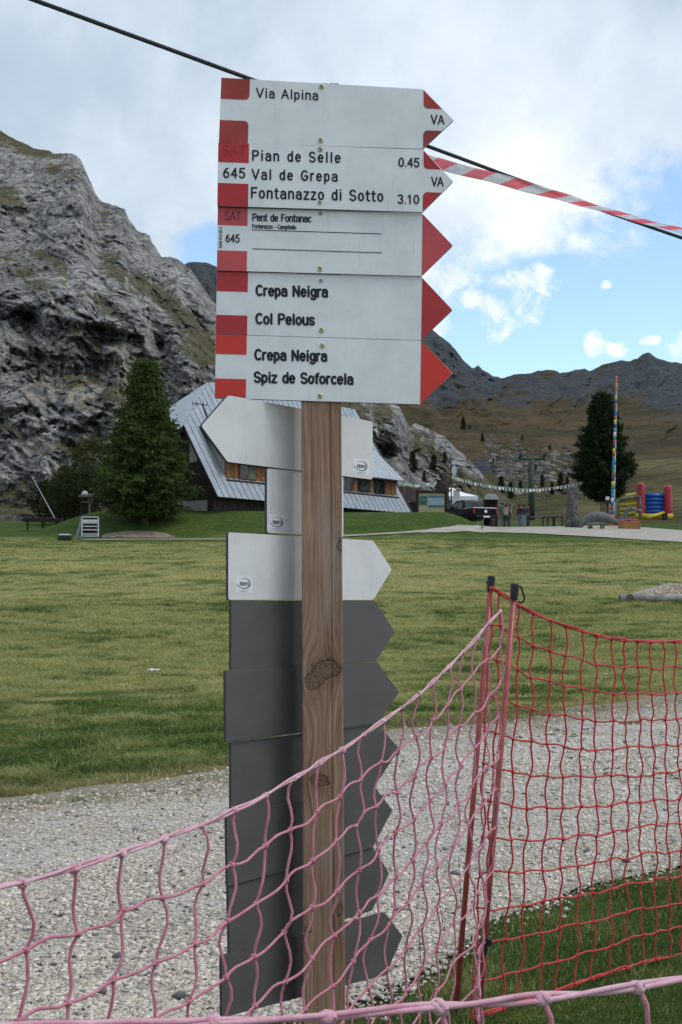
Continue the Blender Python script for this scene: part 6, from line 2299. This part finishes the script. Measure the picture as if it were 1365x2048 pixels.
# chairlift tower
M_LIFTGREEN = mottled('dark green lift steel', (0.035, 0.062, 0.042), 0.2, 3, 0.6)
q = P(1065, 1048, 140); q[2] = float(zg(q[0], q[1]))
lt = thing('lift_tower', 'dark green chairlift tower with wheel cross arm behind the people', 'lift tower', q)
hh = P(1065, 918, 140)[2] - q[2]
local('column', MB().tube([(0, 0, -0.2), (0, 0, hh)], [0.30, 0.24], 12), M_LIFTGREEN, lt, True)
local('cross_arm', MB().box((0, 0, hh), (3.0, 0.3, 0.28), None, .04), M_LIFTGREEN, lt)
for sx_s in (-1.25, 1.35):
    sb = local('wheel_beam', MB().box((sx_s, -.2, hh + .22), (0.14, 2.6, 0.16), None, .03), M_DARKMETAL, lt)
    for j in range(4):
        local('wheel', MB().lathe((sx_s, -1.2 + j * .65, hh + .38), [(0.18, -0.04), (0.2, 0), (0.18, 0.04)], 12, 'X'), M_DARKMETAL, sb)
local('ladder', MB().box((-.36, 0, hh * .5), (.05, .3, hh * .9)), M_DARKMETAL, lt)
local('platform_rail', MB().tube([(-1.4, -.3, hh + .9), (1.4, -.3, hh + .75)], .03, 5).tube([(-1.4, -.3, hh + .1), (-1.4, -.3, hh + .9)], .03, 5).tube([(1.4, -.3, hh + .1), (1.4, -.3, hh + .75)], .03, 5).tube([(.8, -.3, hh + .1), (.9, -.3, hh + 1.3)], .03, 5), M_DARKMETAL, lt)

# bunting
M_FLAGS = [mottled('flag cream', (0.52, 0.52, 0.46), 0.1, 3, 0.8), mottled('flag white', (0.60, 0.62, 0.63), 0.1, 3, 0.8), mottled('flag pale blue', (0.36, 0.46, 0.50), 0.1, 3, 0.8), mottled('flag pale green', (0.40, 0.50, 0.40), 0.1, 3, 0.8)]
M_STRING = mottled('string', (0.3, 0.3, 0.28), 0.1, 3, 0.8)


def bunting(label, pts, n):
    sp = np.array(spline(pts, 20))
    line, tl_ = resample(sp, 0.1)
    root = thing('bunting', label, 'bunting', line[0], 'strings of pale flags')
    MB().tube(line, 0.018, 4).build('string', M_STRING, root)
    for k in range(n):
        i = int((k + 0.5) / n * (len(line) - 1))
        p = line[i]; ax = line[min(i + 2, len(line) - 1)] - line[max(i - 2, 0)]; ax /= np.linalg.norm(ax)
        w_ = 0.135 * random.uniform(.8, 1.2); h_ = random.uniform(.17, .27)
        sw = random.uniform(-.12, .12)
        mb = MB(); mb.prism([p - ax * w_, p + ax * w_, p + ax * w_ * .9 + np.array([0, sw, -h_]), p - ax * w_ * .9 + np.array([0, sw * .7, -h_ * random.uniform(.8, 1.1)])], np.array([0, 0.012, 0]))
        mb.build('flag', random.choice(M_FLAGS), root)


bunting('string of pale flags from the chalet eave to the root sculpture', [P(797, 961, 99), P(830, 969, 99), P(858, 965, 99), P(890, 951, 99)], 15)
bunting('long string of pale flags from the oval sign across to the big pine', [P(904, 951, 93), P(935, 961, 95), P(990, 972, 98), P(1060, 978, 101), P(1110, 974, 103), P(1168, 963, 104.5)], 40)

# picnic tables
M_GREYBOARD = mottled('grey table boards', (0.20, 0.21, 0.21), 0.2, 4, 0.7)


def table(label, px, row, d, w, grp='tables by the road', top=None):
    q = P(px, row, d); q[2] = float(zg(q[0], q[1]))
    root = thing('picnic_table', label, 'table', q, grp)
    for j in range(3):
        local('plank', MB().box((0, -.27 + j * .27, .74), (w, .25, .04), None, .006), top or M_GREYBOARD, root)
    for sx_s in (-w * .42, w * .42):
        for sy_s in (-.3, .3):
            local('leg', MB().box((sx_s, sy_s, .36), (.05, .05, .74)), M_DARKMETAL, root)
        local('rail', MB().box((sx_s, 0, .40), (.04, .6, .04)), M_DARKMETAL, root)
    return root


table('wide grey picnic table right of the people', 1075, 1056, 98, 1.9)
table('narrow dark framed table in the middle of the row', 1097, 1057, 97, 0.95, top=M_DARKWOOD)
table('small dark framed table next to the carved stump', 1117, 1057, 97, 0.75, top=M_DARKWOOD)

# wooden animal lying on the grass: body, neck, head, tail
q = P(1200, 1056, 93); q[2] = float(zg(q[0], q[1]))
an_ = thing('wooden_animal', 'grey wooden long necked play animal lying beside the road', 'play sculpture', q)
M_ANIMAL = mottled('grey play timber', (0.12, 0.128, 0.13), 0.25, 4, 0.8, bmp=0.4, dist=0.03)
body_pts = [P(1161, 1055, 93), P(1166, 1046, 93), P(1176, 1038, 93), P(1192, 1033, 93), P(1208, 1034, 93), P(1222, 1040, 93), P(1236, 1044, 93), P(1246, 1040, 93), P(1251, 1028, 93), P(1256, 1018, 93), P(1264, 1017, 93), P(1272, 1020, 93)]
rad = [0.10, 0.22, 0.32, 0.36, 0.34, 0.27, 0.2, 0.17, 0.15, 0.14, 0.14, 0.09]
sp = spline(body_pts, 5)
MB().tube(sp, list(np.interp(np.linspace(0, 11, len(sp)), range(12), rad)), 14).build('body', M_ANIMAL, an_, True)
MB().tube([P(1272, 1020, 93), P(1281, 1023, 93), P(1285, 1024, 93)], [0.10, 0.16, 0.06], 8).build('head', M_ANIMAL, an_, True)
sp = spline([P(1240, 1000, 94.5), P(1255, 997, 94.5), P(1268, 996, 94.5), P(1279, 993, 94.5)], 5)
bk = thing('leaning_branch', 'grey weathered branch propped across the yellow bouncy castle side', 'branch', P(1240, 1040, 94.5))
MB().tube(sp, list(np.linspace(0.16, 0.10, len(sp))), 8).build('limb', M_DRIFTGREY, bk, True)
MB().tube(spline([P(1236, 1043, 94.5), P(1237, 1020, 94.5), P(1240, 1000, 94.5)], 5), 0.10, 8).build('limb', M_DRIFTGREY, bk, True)
MB().tube(spline([P(1281, 1034, 94.3), P(1282, 1015, 94.3), P(1279, 993, 94.5)], 5), 0.12, 8).build('limb', M_DRIFTGREY, bk, True)

# bench in front of the animal
q = P(1193, 1057, 90.5); q[2] = float(zg(q[0], q[1]))
bn = thing('bench', 'low wooden bench with pale seat in front of the wooden animal', 'bench', q)
local('seat', MB().box((0, 0, .42), (1.25, .3, .07), None, .01), M_GREYBOARD, bn)
for sx_s in (-.42, .42):
    local('leg', MB().box((sx_s, 0, .19), (.3, .26, .40), None, .04), M_DRIFTGREY, bn)

# planter
M_ORANGEWOOD = mottled('orange stained boards', (0.30, 0.135, 0.05), 0.2, 5, 0.7)
q = P(1258, 1053, 91.5); q[2] = float(zg(q[0], q[1]))
pl = thing('planter_box', 'orange brown wooden planter box of stacked boards', 'planter', q)
for j in range(3):
    local('board', MB().box((0, -.3, .12 + j * .19), (1.42 - .02 * j, .05, .17), None, .008), M_ORANGEWOOD, pl)
    local('board', MB().box((-.69, 0.0, .12 + j * .19), (.04, .54, .17), None, .008), M_ORANGEWOOD, pl)
    local('board', MB().box((.69, 0.0, .12 + j * .19), (.04, .54, .17), None, .008), M_ORANGEWOOD, pl)
for sx_s in (-.71, .71):
    local('corner_post', MB().box((sx_s, -.33, .30), (.07, .05, .66)), M_ORANGEWOOD, pl)
local('soil', MB().box((0, 0, .5), (1.32, .52, .06)), M_DRIFT, pl)
mb = MB()
for k in range(40):
    c0 = (random.uniform(-.6, .6), random.uniform(-.2, .2), .55 + random.random() * .14)
    mb.box(c0, (.09, .09, .07), Matrix.Rotation(random.random() * 3, 3, 'X'))
local('flowers', mb, M_FLOWER, pl)

# striped pole
q = P(1224, 1042, 99); q[2] = float(zg(q[0], q[1]))
sp_ = thing('striped_pole', 'tall maypole painted in bright bands in front of the pine', 'pole', q)
topq = P(1233.5, 758, 99) - q
stripe = {'orange': (0.62, 0.16, 0.03), 'blue': (0.03, 0.10, 0.36), 'teal': (0.03, 0.22, 0.36), 'white': (0.62, 0.63, 0.62), 'red': (0.36, 0.04, 0.035), 'yellow': (0.60, 0.52, 0.06), 'green': (0.04, 0.20, 0.08), 'navy': (0.02, 0.03, 0.12)}
sm_ = {k: paint('pole ' + k, v_) for k, v_ in stripe.items()}
seq = ['orange', 'orange', 'orange', 'blue', 'red', 'blue', 'white', 'teal', 'teal', 'green', 'yellow', 'navy', 'red', 'green', 'teal', 'teal', 'teal', 'red', 'yellow', 'navy', 'red', 'green', 'white', 'teal', 'navy', 'yellow', 'red', 'blue', 'green', 'red', 'blue', 'yellow', 'teal', 'orange', 'orange', 'orange']
nseg = len(seq)
rr_ = lambda t: 0.16 * (1 - t) + 0.06 * t
for k, c_ in enumerate(seq):
    t0, t1 = k / nseg, (k + 1) / nseg
    a_, b_ = topq * t0, topq * t1
    local('band', MB().tube([a_, b_], [rr_(t0), rr_(t1)], 12, True), sm_[c_], sp_, True)
    if 3 <= k < nseg - 1:
        a2, b2 = a_ + np.array([rr_(t0) * .75, -rr_(t0) * .75, 0.0]), b_ + np.array([rr_(t1) * .75, -rr_(t1) * .75, 0.0])
        local('ribbon', MB().tube([a2, b2], [rr_(t0) * .3, rr_(t1) * .3], 6, False), sm_['white'] if k % 3 else sm_['teal'], sp_, True)
local('finial', MB().lathe(tuple(topq), [(0.05, 0), (0.1, .08), (0.08, .16), (0.02, .24)], 10), sm_['orange'], sp_)

# bouncy castle
M_BRED = paint('red inflatable', (0.36, 0.022, 0.035), 0.35)
M_BBLUE = paint('blue inflatable', (0.010, 0.085, 0.36), 0.35)
M_BYEL = paint('yellow inflatable', (0.48, 0.38, 0.03), 0.35)
DC = 113.0
q = P(1300, 1040, DC); q[2] = float(zg(q[0], q[1]))
bc_ = thing('bouncy_castle', 'inflatable bouncy castle with red towers, blue wall and yellow sides', 'bouncy castle', q)


def tower(px, r0, r1, dd=0.0):
    a_, b_ = P(px, r1, DC + dd), P(px, r0, DC + dd)
    h = b_[2] - a_[2]; r = 0.36
    MB().lathe((a_[0], DC + dd, a_[2]), [(r * .8, 0), (r, .1), (r * 1.03, h * .3), (r, h - .3), (r * .92, h - .14), (r * .6, h - .03), (0.05, h)], 14).build('tower', M_BRED, bc_, True)


tower(1283, 965, 1036); tower(1337, 970, 1038)
tower(1283, 965, 1036, 3.6); tower(1337, 970, 1038, 3.6)
for j in range(6):
    rr0 = 987 + j * 8.0
    c0, c1 = P(1288, rr0 + 4, DC + .1), P(1332, rr0 + 4, DC + .1)
    c1[2] = c0[2]
    MB().tube([c0, c1], 0.19, 10).build('wall_tube', M_BBLUE, bc_, True)
slab_px('wall_backing', M_BBLUE, bc_, 1289, 1331, 986, 1032, DC + .25, .2)
for j in range(5):
    rr0 = 985 + j * 9
    c0, c1 = P(1279, rr0 + 4, DC + .3), P(1229 + 3 * j, rr0 + 4 + (4 if j == 0 else 2), DC + 3.2)
    MB().tube(spline([c0, (c0 + c1) / 2 + np.array([0, 0, -.05]), c1], 4), 0.22, 10).build('side_tube', M_BYEL, bc_, True)
c0, c1 = P(1272, 1033, DC - .3), P(1346, 1034, DC - .3); c1[2] = c0[2]
MB().tube([c0, c1], [.26, .26], 10).build('base_tube', M_BYEL, bc_, True)
MB().tube([P(1295, 1036, DC - 1.5), P(1328, 1026, DC - .4)], [.16, .16], 8).build('step_tube', M_BYEL, bc_, True)
slab_px('entrance', M_DARKMETAL, bc_, 1328, 1336, 1026, 1040, DC - .9, .4)

# sign by the tree
q = P(1215, 1040, 101); q[2] = float(zg(q[0], q[1]))
ss_ = thing('notice_sign', 'small notice board on a post between pine trunk and striped pole', 'sign', q)
slab_px('post', M_DARKWOOD, ss_, 1214, 1217.5, 1003, 1042, 101)
slab_px('notice', M_PLATE, ss_, 1212, 1219, 993, 1000, 100.93, .03)
slab_px('crossboard', M_DARKWOOD, ss_, 1209, 1223, 1002, 1007, 100.9, .05)

# dark pushchair at the right edge
# ================================================================== PEOPLE
M_SKIN = mottled('skin', (0.36, 0.21, 0.15), 0.1, 10, 0.6)
M_HAIR = mottled('dark hair', (0.025, 0.018, 0.013), 0.3, 20, 0.7)
M_SHOE = mottled('dark shoes', (0.03, 0.03, 0.032), 0.3, 20, 0.7)
cloth = {}


def cmat(c):
    if c not in cloth:
        cloth[c] = mottled('cloth %d' % len(cloth), c, 0.2, 6, 0.9)
    return cloth[c]


def person(label, px, row, d, h, face, top, trousers, pose, extra=None, grp=None):
    loc = P(px, row, d); loc[2] = float(zg(loc[0], loc[1])) + 0.055
    root = thing('person', label, 'person', loc, grp, face)
    k = h / 1.75
    J = {'pel': (0, 0, .95), 'waist': (0, 0, 1.1), 'chest': (0, 0, 1.30), 'neck': (0, .01, 1.49), 'jaw': (0, .035, 1.57), 'head': (0, .03, 1.66), 'crown': (0, .015, 1.735)}
    RD = {'pel': (.155, .11), 'waist': (.14, .10), 'chest': (.165, .115), 'neck': (.055, .055), 'jaw': (.062, .075), 'head': (.078, .095), 'crown': (.05, .06)}
    E = [('pel', 'waist'), ('waist', 'chest'), ('chest', 'neck'), ('neck', 'jaw'), ('jaw', 'head'), ('head', 'crown')]
    for s_, nm in ((-1, 'l'), (1, 'r')):
        st_ = pose.get('step', 0) * s_
        J['hip' + nm] = (s_ * .095, 0, .90); RD['hip' + nm] = (.095, .10)
        J['kne' + nm] = (s_ * .10, .03 + st_ * .5, .50); RD['kne' + nm] = (.062, .065)
        J['ank' + nm] = (s_ * .105, -.01 + st_, .09); RD['ank' + nm] = (.042, .046)
        J['toe' + nm] = (s_ * .12, .15 + st_, .035); RD['toe' + nm] = (.042, .034)
        J['sho' + nm] = (s_ * .185, 0, 1.40); RD['sho' + nm] = (.065, .07)
        elb = pose.get('elb' + nm, (s_ * .26, -.03, 1.12)); han = pose.get('han' + nm, (s_ * .25, .06, .86))
        J['elb' + nm] = elb; RD['elb' + nm] = (.044, .046)
        J['wri' + nm] = han; RD['wri' + nm] = (.030, .034)
        dv = Vector(han) - Vector(elb); dv.normalize()
        pal = Vector(han) + dv * .07
        J['pal' + nm] = tuple(pal); RD['pal' + nm] = (.036, .022)
        side_ = dv.cross(Vector((0, 1, .2))); side_.normalize()
        E += [('pel', 'hip' + nm), ('hip' + nm, 'kne' + nm), ('kne' + nm, 'ank' + nm), ('ank' + nm, 'toe' + nm), ('chest', 'sho' + nm), ('sho' + nm, 'elb' + nm), ('elb' + nm, 'wri' + nm), ('wri' + nm, 'pal' + nm)]
        for f_ in range(5):
            off = (f_ - 1.5) * .017 if f_ < 4 else -.05
            ln = (.075, .085, .08, .062, .045)[f_]
            J['f%d' % f_ + nm] = tuple(pal + side_ * off + dv * ln + Vector((0, .02, 0)))
            RD['f%d' % f_ + nm] = (.009, .009)
            E.append((('pal' if f_ < 4 else 'wri') + nm, 'f%d' % f_ + nm))
    names = list(J)
    me = bpy.data.meshes.new('body')
    me.from_pydata([tuple(k * q for q in J[n_]) for n_ in names], [(names.index(a_), names.index(b_)) for a_, b_ in E], [])
    o = bpy.data.objects.new('body', me)
    COL.objects.link(o)
    o.modifiers.new('s', 'SKIN')
    for i, n_ in enumerate(names):
        sv_ = me.skin_vertices[0].data[i]
        sv_.radius = tuple(k * q for q in RD[n_])
        sv_.use_root = n_ == 'pel'
    sb = o.modifiers.new('d', 'SUBSURF'); sb.levels = 1; sb.render_levels = 1
    bpy.context.view_layer.update()
    me2 = bpy.data.meshes.new_from_object(o.evaluated_get(bpy.context.evaluated_depsgraph_get()))
    bpy.data.objects.remove(o)
    for mt in (cmat(top), cmat(trousers), M_SKIN, M_SHOE, M_HAIR):
        me2.materials.append(mt)
    wl = [Vector(J['pall']) * k, Vector(J['palr']) * k]
    for p in me2.polygons:
        c0 = p.center
        z = c0.z / k
        if z < .085: i = 3
        elif z > 1.50: i = 4 if (z > 1.685 or c0.y / k < -0.01) else 2
        elif min((c0 - w_).length for w_ in wl) < .115 * k: i = 2
        elif z < .93 and abs(c0.x) / k < .215: i = 1
        else: i = 0
        p.material_index = i
        p.use_smooth = True
    body = link('body', me2, None, root)
    # face: nose, ears, eyes
    mb = MB().box((0, .125 * k, 1.645 * k), (.022 * k, .03 * k, .04 * k), None, .004)
    for s_ in (-1, 1):
        mb.box((s_ * .08 * k, .03 * k, 1.645 * k), (.014 * k, .035 * k, .05 * k), None, .003)
    local('nose_and_ears', mb, M_SKIN, root)
    hair = MB().lathe((0, .005 * k, 1.60 * k), [(.085 * k, 0.02), (.097 * k, .06 * k), (.095 * k, .11 * k), (.07 * k, .155 * k), (.02 * k, .172 * k)], 12)
    hr = local('hair', hair, M_HAIR, root, True)
    for v_ in hr.data.vertices:
        if v_.co.y > .02 * k: v_.co.y = .02 * k + (v_.co.y - .02 * k) * .55
    local('mouth', MB().box((0, .108 * k, 1.585 * k), (.045 * k, .01, .01)), M_DKRED, root)
    for s_ in (-1, 1):
        local('eye', MB().box((s_ * .032 * k, .112 * k, 1.665 * k), (.022 * k, .01, .012 * k)), M_HAIR, root)
    if extra == 'backpack':
        local('backpack', MB().box((0, -.20 * k, 1.22 * k), (.28 * k, .16 * k, .42 * k), None, .05), cmat((0.03, 0.05, 0.07)), root)
    if extra == 'shoulder_bag':
        local('shoulder_bag', MB().box((.2 * k, -.12 * k, .95 * k), (.22 * k, .10 * k, .24 * k), None, .03), cmat((0.16, 0.06, 0.05)), root)
    if extra == 'white_sleeve':
        local('sleeve', MB().tube([tuple(k * q for q in (.185, 0, 1.42)), tuple(k * q for q in J['elbr']), tuple(k * q for q in J['wrir'])], [.078 * k, .062 * k, .046 * k], 8), M_PLATE, root, True)
    return root


fold = {'ell': (-.27, .04, 1.14), 'elbr': (.27, .04, 1.14), 'elbl': (-.27, .04, 1.14), 'hanl': (.02, .20, 1.18), 'hanr': (-.02, .21, 1.12)}
rest = {}
drink = {'elbr': (.28, .12, 1.18), 'hanr': (.10, .26, 1.38)}
gl = 'people standing beside the road'
person('person in blue grey shirt and light jeans, leftmost beside the pickup', 1006.5, 1054, 97.0, 1.78, R(-60), (0.085, 0.095, 0.165), (0.10, 0.14, 0.24), rest, None, gl)
person('person in tan jacket and black trousers seen from behind', 1012.5, 1055, 96.2, 1.66, R(-10), (0.34, 0.27, 0.20), (0.018, 0.018, 0.02), fold, None, gl)
person('person in dark navy top with a white sleeve, right of the tan jacket', 1020, 1055, 96.6, 1.68, R(70), (0.022, 0.026, 0.04), (0.05, 0.06, 0.10), rest, 'white_sleeve', gl)
person('person in dark red top and light blue jeans, left in the second group', 1040, 1056, 96.4, 1.68, R(-50), (0.075, 0.022, 0.024), (0.13, 0.19, 0.27), drink, None, gl)
person('person in dark teal jacket with bag and pale jeans, middle of the second group', 1049.5, 1056, 95.9, 1.66, R(20), (0.020, 0.035, 0.045), (0.16, 0.23, 0.33), fold, 'shoulder_bag', gl)
person('person in black and dark red raising a hand to the face, rightmost', 1057.5, 1056, 96.3, 1.72, R(60), (0.065, 0.025, 0.027), (0.022, 0.024, 0.03), drink, None, gl)

# ================================================================== LEFT SIDE BELOW THE CLIFF
q = P(176, 1040, 90); q[2] = float(zg(q[0], q[1]))
hut = thing('shelter', 'small dark post shelter with pale dome on top, left of the larch', 'shelter', q)
slab_px('post', M_DARKWOOD, hut, 161.5, 165, 995, 1042, 90)
slab_px('post', M_GREYBOARD, hut, 178, 181, 995, 1042, 90)
slab_px('back_panel', M_DARKWOOD, hut, 165.3, 177.7, 1005, 1042, 90.3)
slab_px('shelf', M_GREYBOARD, hut, 163, 180, 1003, 1005, 89.9, .4)
mb = MB(); mb.prism([P(156, 994, 89.3), P(200, 994, 89.3), P(192, 988, 90.2), P(164, 988, 90.2)], np.array([0, .1, .06]))
mb.build('roof', M_DARKWOOD, hut)
dm = P(170, 990, 90)
MB().lathe(tuple(dm), [(.24, -.05), (.235, .08), (.19, .2), (.1, .27), (.02, .29)], 14).build('dome', M_CHROME2 := mottled('pale dome', (0.40, 0.41, 0.42), 0.1, 6, 0.5), hut, True)

q = P(181, 1074, 77.5); q[2] = float(zg(q[0], q[1]))
rk_ = thing('white_rack', 'white metal rack with shelves and a sloping ramp at the meadow edge', 'rack', q)
M_WMETAL = mottled('white metal', (0.58, 0.60, 0.62), 0.08, 8, 0.5)
DRk = 77.5
for px in (164, 197):
    slab_px('upright', M_WMETAL, rk_, px - 1, px + 1, 1034, 1073, DRk)
for row in (1034, 1046, 1052.5, 1059.5, 1068, 1072):
    slab_px('bar', M_WMETAL, rk_, 165.1, 195.9, row - .9, row + .9, DRk + .02)
slab_px('tray', M_WMETAL, rk_, 165.5, 195.5, 1039, 1044.5, DRk + .05)
slab_px('backing', M_DARKWOOD, rk_, 164.5, 196.5, 1035, 1074, DRk + .35)
mb = MB(); mb.prism([P(149, 1079, DRk), P(155, 1079, DRk), P(165, 1040, DRk + .1), P(161, 1040, DRk + .1)], np.array([0, .1, 0]))
mb.build('ramp', M_GREYBOARD, rk_)

q = P(87, 1074, 84); q[2] = float(zg(q[0], q[1]))
dk = thing('wooden_deck', 'flat dark wooden deck at the far left edge of the mound', 'deck', q)
for j in range(3):
    slab_px('plank', M_DARKWOOD, dk, 47, 122, 1036.5 + j * 2.4, 1038.6 + j * 2.4, 92 - j * .6, .55)
for px in (54, 84, 114):
    slab_px('leg', M_DARKWOOD, dk, px, px + 3, 1044, 1060, 91.2)

q = P(110, 1037, 93); q[2] = float(zg(q[0], q[1]))
mast = thing('leaning_mast', 'thin pale mast leaning to the left in front of the cliff', 'mast', q)
MB().tube([P(110.5, 1037, 93), P(64.5, 953, 93)], [.03, .022], 6).build('tube', M_WMETAL, mast)
slab_px('foot', M_DARKMETAL, mast, 109, 112.5, 1036, 1046, 93)

q = P(128, 1078, 76.5); q[2] = float(zg(q[0], q[1]))
tb = thing('dark_trough', 'low dark green trough with glinting rim left of the white rack', 'trough', q)
mb = MB(); mb.prism([P(115, 1079, 76.5), P(141, 1079, 76.5), P(138, 1070, 76.5), P(118, 1070, 76.5)], np.array([0, .7, 0]))
mb.build('basin', mottled('dark green plastic', (0.012, 0.022, 0.018), 0.2, 8, 0.3), tb)
mb = MB(); mb.prism([P(118, 1070, 76.45), P(138, 1070, 76.45), P(137, 1068, 76.6), P(119, 1068, 76.6)], np.array([0, .7, 0]))
mb.build('rim', M_CHROME2, tb)

# bare earth bank under the larch
es = []
for k in range(40):
    t = k / 39
    px = 205 + 145 * t
    es.append((px, 1073 - 10 * math.sin(math.pi * min(1, t * 1.05)) ** .5, 1076.3))
va = [ground_at(a_, b_) + np.array([0, -.03, .05]) for a_, b_, c_ in es]; vb = [ground_at(a_, c_) + np.array([0, -.03, .03]) for a_, b_, c_ in es]
m_earth = mottled('bare earth', (0.20, 0.165, 0.12), 0.35, 2.5, 0.95, bmp=0.7, dist=0.05)
tag(link('earth_bank', new_mesh('earth_bank', np.array(vb + va), grid_faces(2, 40)), m_earth), 'strip of bare earth below the larch', None, None, 'structure')

# ================================================================== MEADOW THINGS
# sandpit of logs
q = ground_at(1300, 1206)
M_LOG = mottled('silver grey log', (0.24, 0.225, 0.20), 0.3, 4, 0.85, bmp=0.5, dist=0.02)
M_LOGEND = mottled('log end grain', (0.13, 0.115, 0.08), 0.3, 12, 0.85)
pit = thing('log_sandpit', 'frame of grey logs filled with gravel on the meadow at right', 'sandpit', q)


def log(a_, b_, r):
    n_ = 12
    pts = [a_ + (b_ - a_) * t for t in np.linspace(0, 1, 8)]
    o = MB().tube(pts, [r * random.uniform(.95, 1.05) for _ in pts], n_, True).build('log', M_LOG, pit, True)
    ax = (b_ - a_) / np.linalg.norm(b_ - a_)
    for e_, sg in ((a_, -1), (b_, 1)):
        MB().tube([e_ + ax * sg * .002, e_ + ax * sg * .008], [r * .93, r * .90], n_, True).build('end_grain', M_LOGEND, o)


g1 = ground_at(1240, 1205); r_ = .115
zf = g1[2] + r_ * .85
g2 = np.array([g1[0] + 3.2, g1[1] + 0.1, float(zg(g1[0] + 3.2, g1[1] + .1)) + r_ * .85])
log(np.array([g1[0], g1[1], zf]), g2, r_)
g3 = ground_at(1335, 1181)
g3[2] += r_ * .85
log(np.array([g1[0] + .22, g1[1] - .22, zf + .015]), np.array([g3[0] + .12, g3[1] + .2, g3[2] + .02]), r_ * .95)
log(np.array([g3[0] - .15, g3[1] + .35, g3[2] + .0]), np.array([g3[0] + 2.6, g3[1] + .5, g3[2] + .05]), r_ * .9)
mb = MB()
mb.add([(g1[0] + .25, g1[1] + .1, zf + .03), (g2[0], g2[1] + .1, g2[2] + .03), (g3[0] + 2.4, g3[1] + .3, g3[2] + .02), (g3[0] + .1, g3[1] + .2, g3[2] + .02)], [(0, 1, 2, 3)])
mb.build('gravel_fill', path.data.materials[0], pit)
pts = []
for k in range(900):
    t, w_ = random.random(), random.random()
    a_ = np.array([g1[0] + .3, g1[1] + .12, zf]) * (1 - t) + np.array([g2[0], g2[1] + .1, g2[2]]) * t
    b_ = np.array([g3[0] + .15, g3[1] + .2, g3[2]]) * (1 - t) + np.array([g3[0] + 2.4, g3[1] + .3, g3[2]]) * t
    pts.append(a_ * (1 - w_) + b_ * w_ + np.array([0, 0, .045]))
pts = np.array(pts)
V, F, C = scatter(units, pts - world_loc(pit), 0.02 + 0.03 * rng.random(len(pts)), rng.random(len(pts)) * 6.28, rng.random(len(pts)) - .5, stone_cols(len(pts)) * np.array([.8, .72, .64]))
me = new_mesh('pebbles', V, F); set_colors(me, 'tint', C)
tag(link('pebbles', me, M_CHIP, pit), None, None, None, 'stuff')

# crumpled tissue
q = ground_at(307, 1347)
M_TISSUE = mottled('white tissue', (0.78, 0.78, 0.8), 0.05, 30, 0.8)
r2 = np.random.default_rng(4)
tx, ty = np.meshgrid(np.linspace(-1, 1, 9), np.linspace(-1, 1, 6))
tz = 0.03 * r2.random(tx.shape) + .025
me = new_mesh('paper_tissue', np.stack([tx * .075 + .01 * r2.random(tx.shape), ty * .06 + .01 * r2.random(tx.shape), tz + .012], -1).reshape(-1, 3), grid_faces(6, 9))
o = tag(link('paper_tissue', me, M_TISSUE, None, q), 'crumpled white paper tissue lying on the meadow', 'litter')
o.modifiers.new('t', 'SOLIDIFY').thickness = .002
q = ground_at(1212, 1352)
o = link('paper_tissue', me.copy(), None, None, q)
o.scale = (.35, .4, .6); o.modifiers.new('t', 'SOLIDIFY').thickness = .002
tag(o, 'tiny white scrap of paper on the grass behind the red net', 'litter')
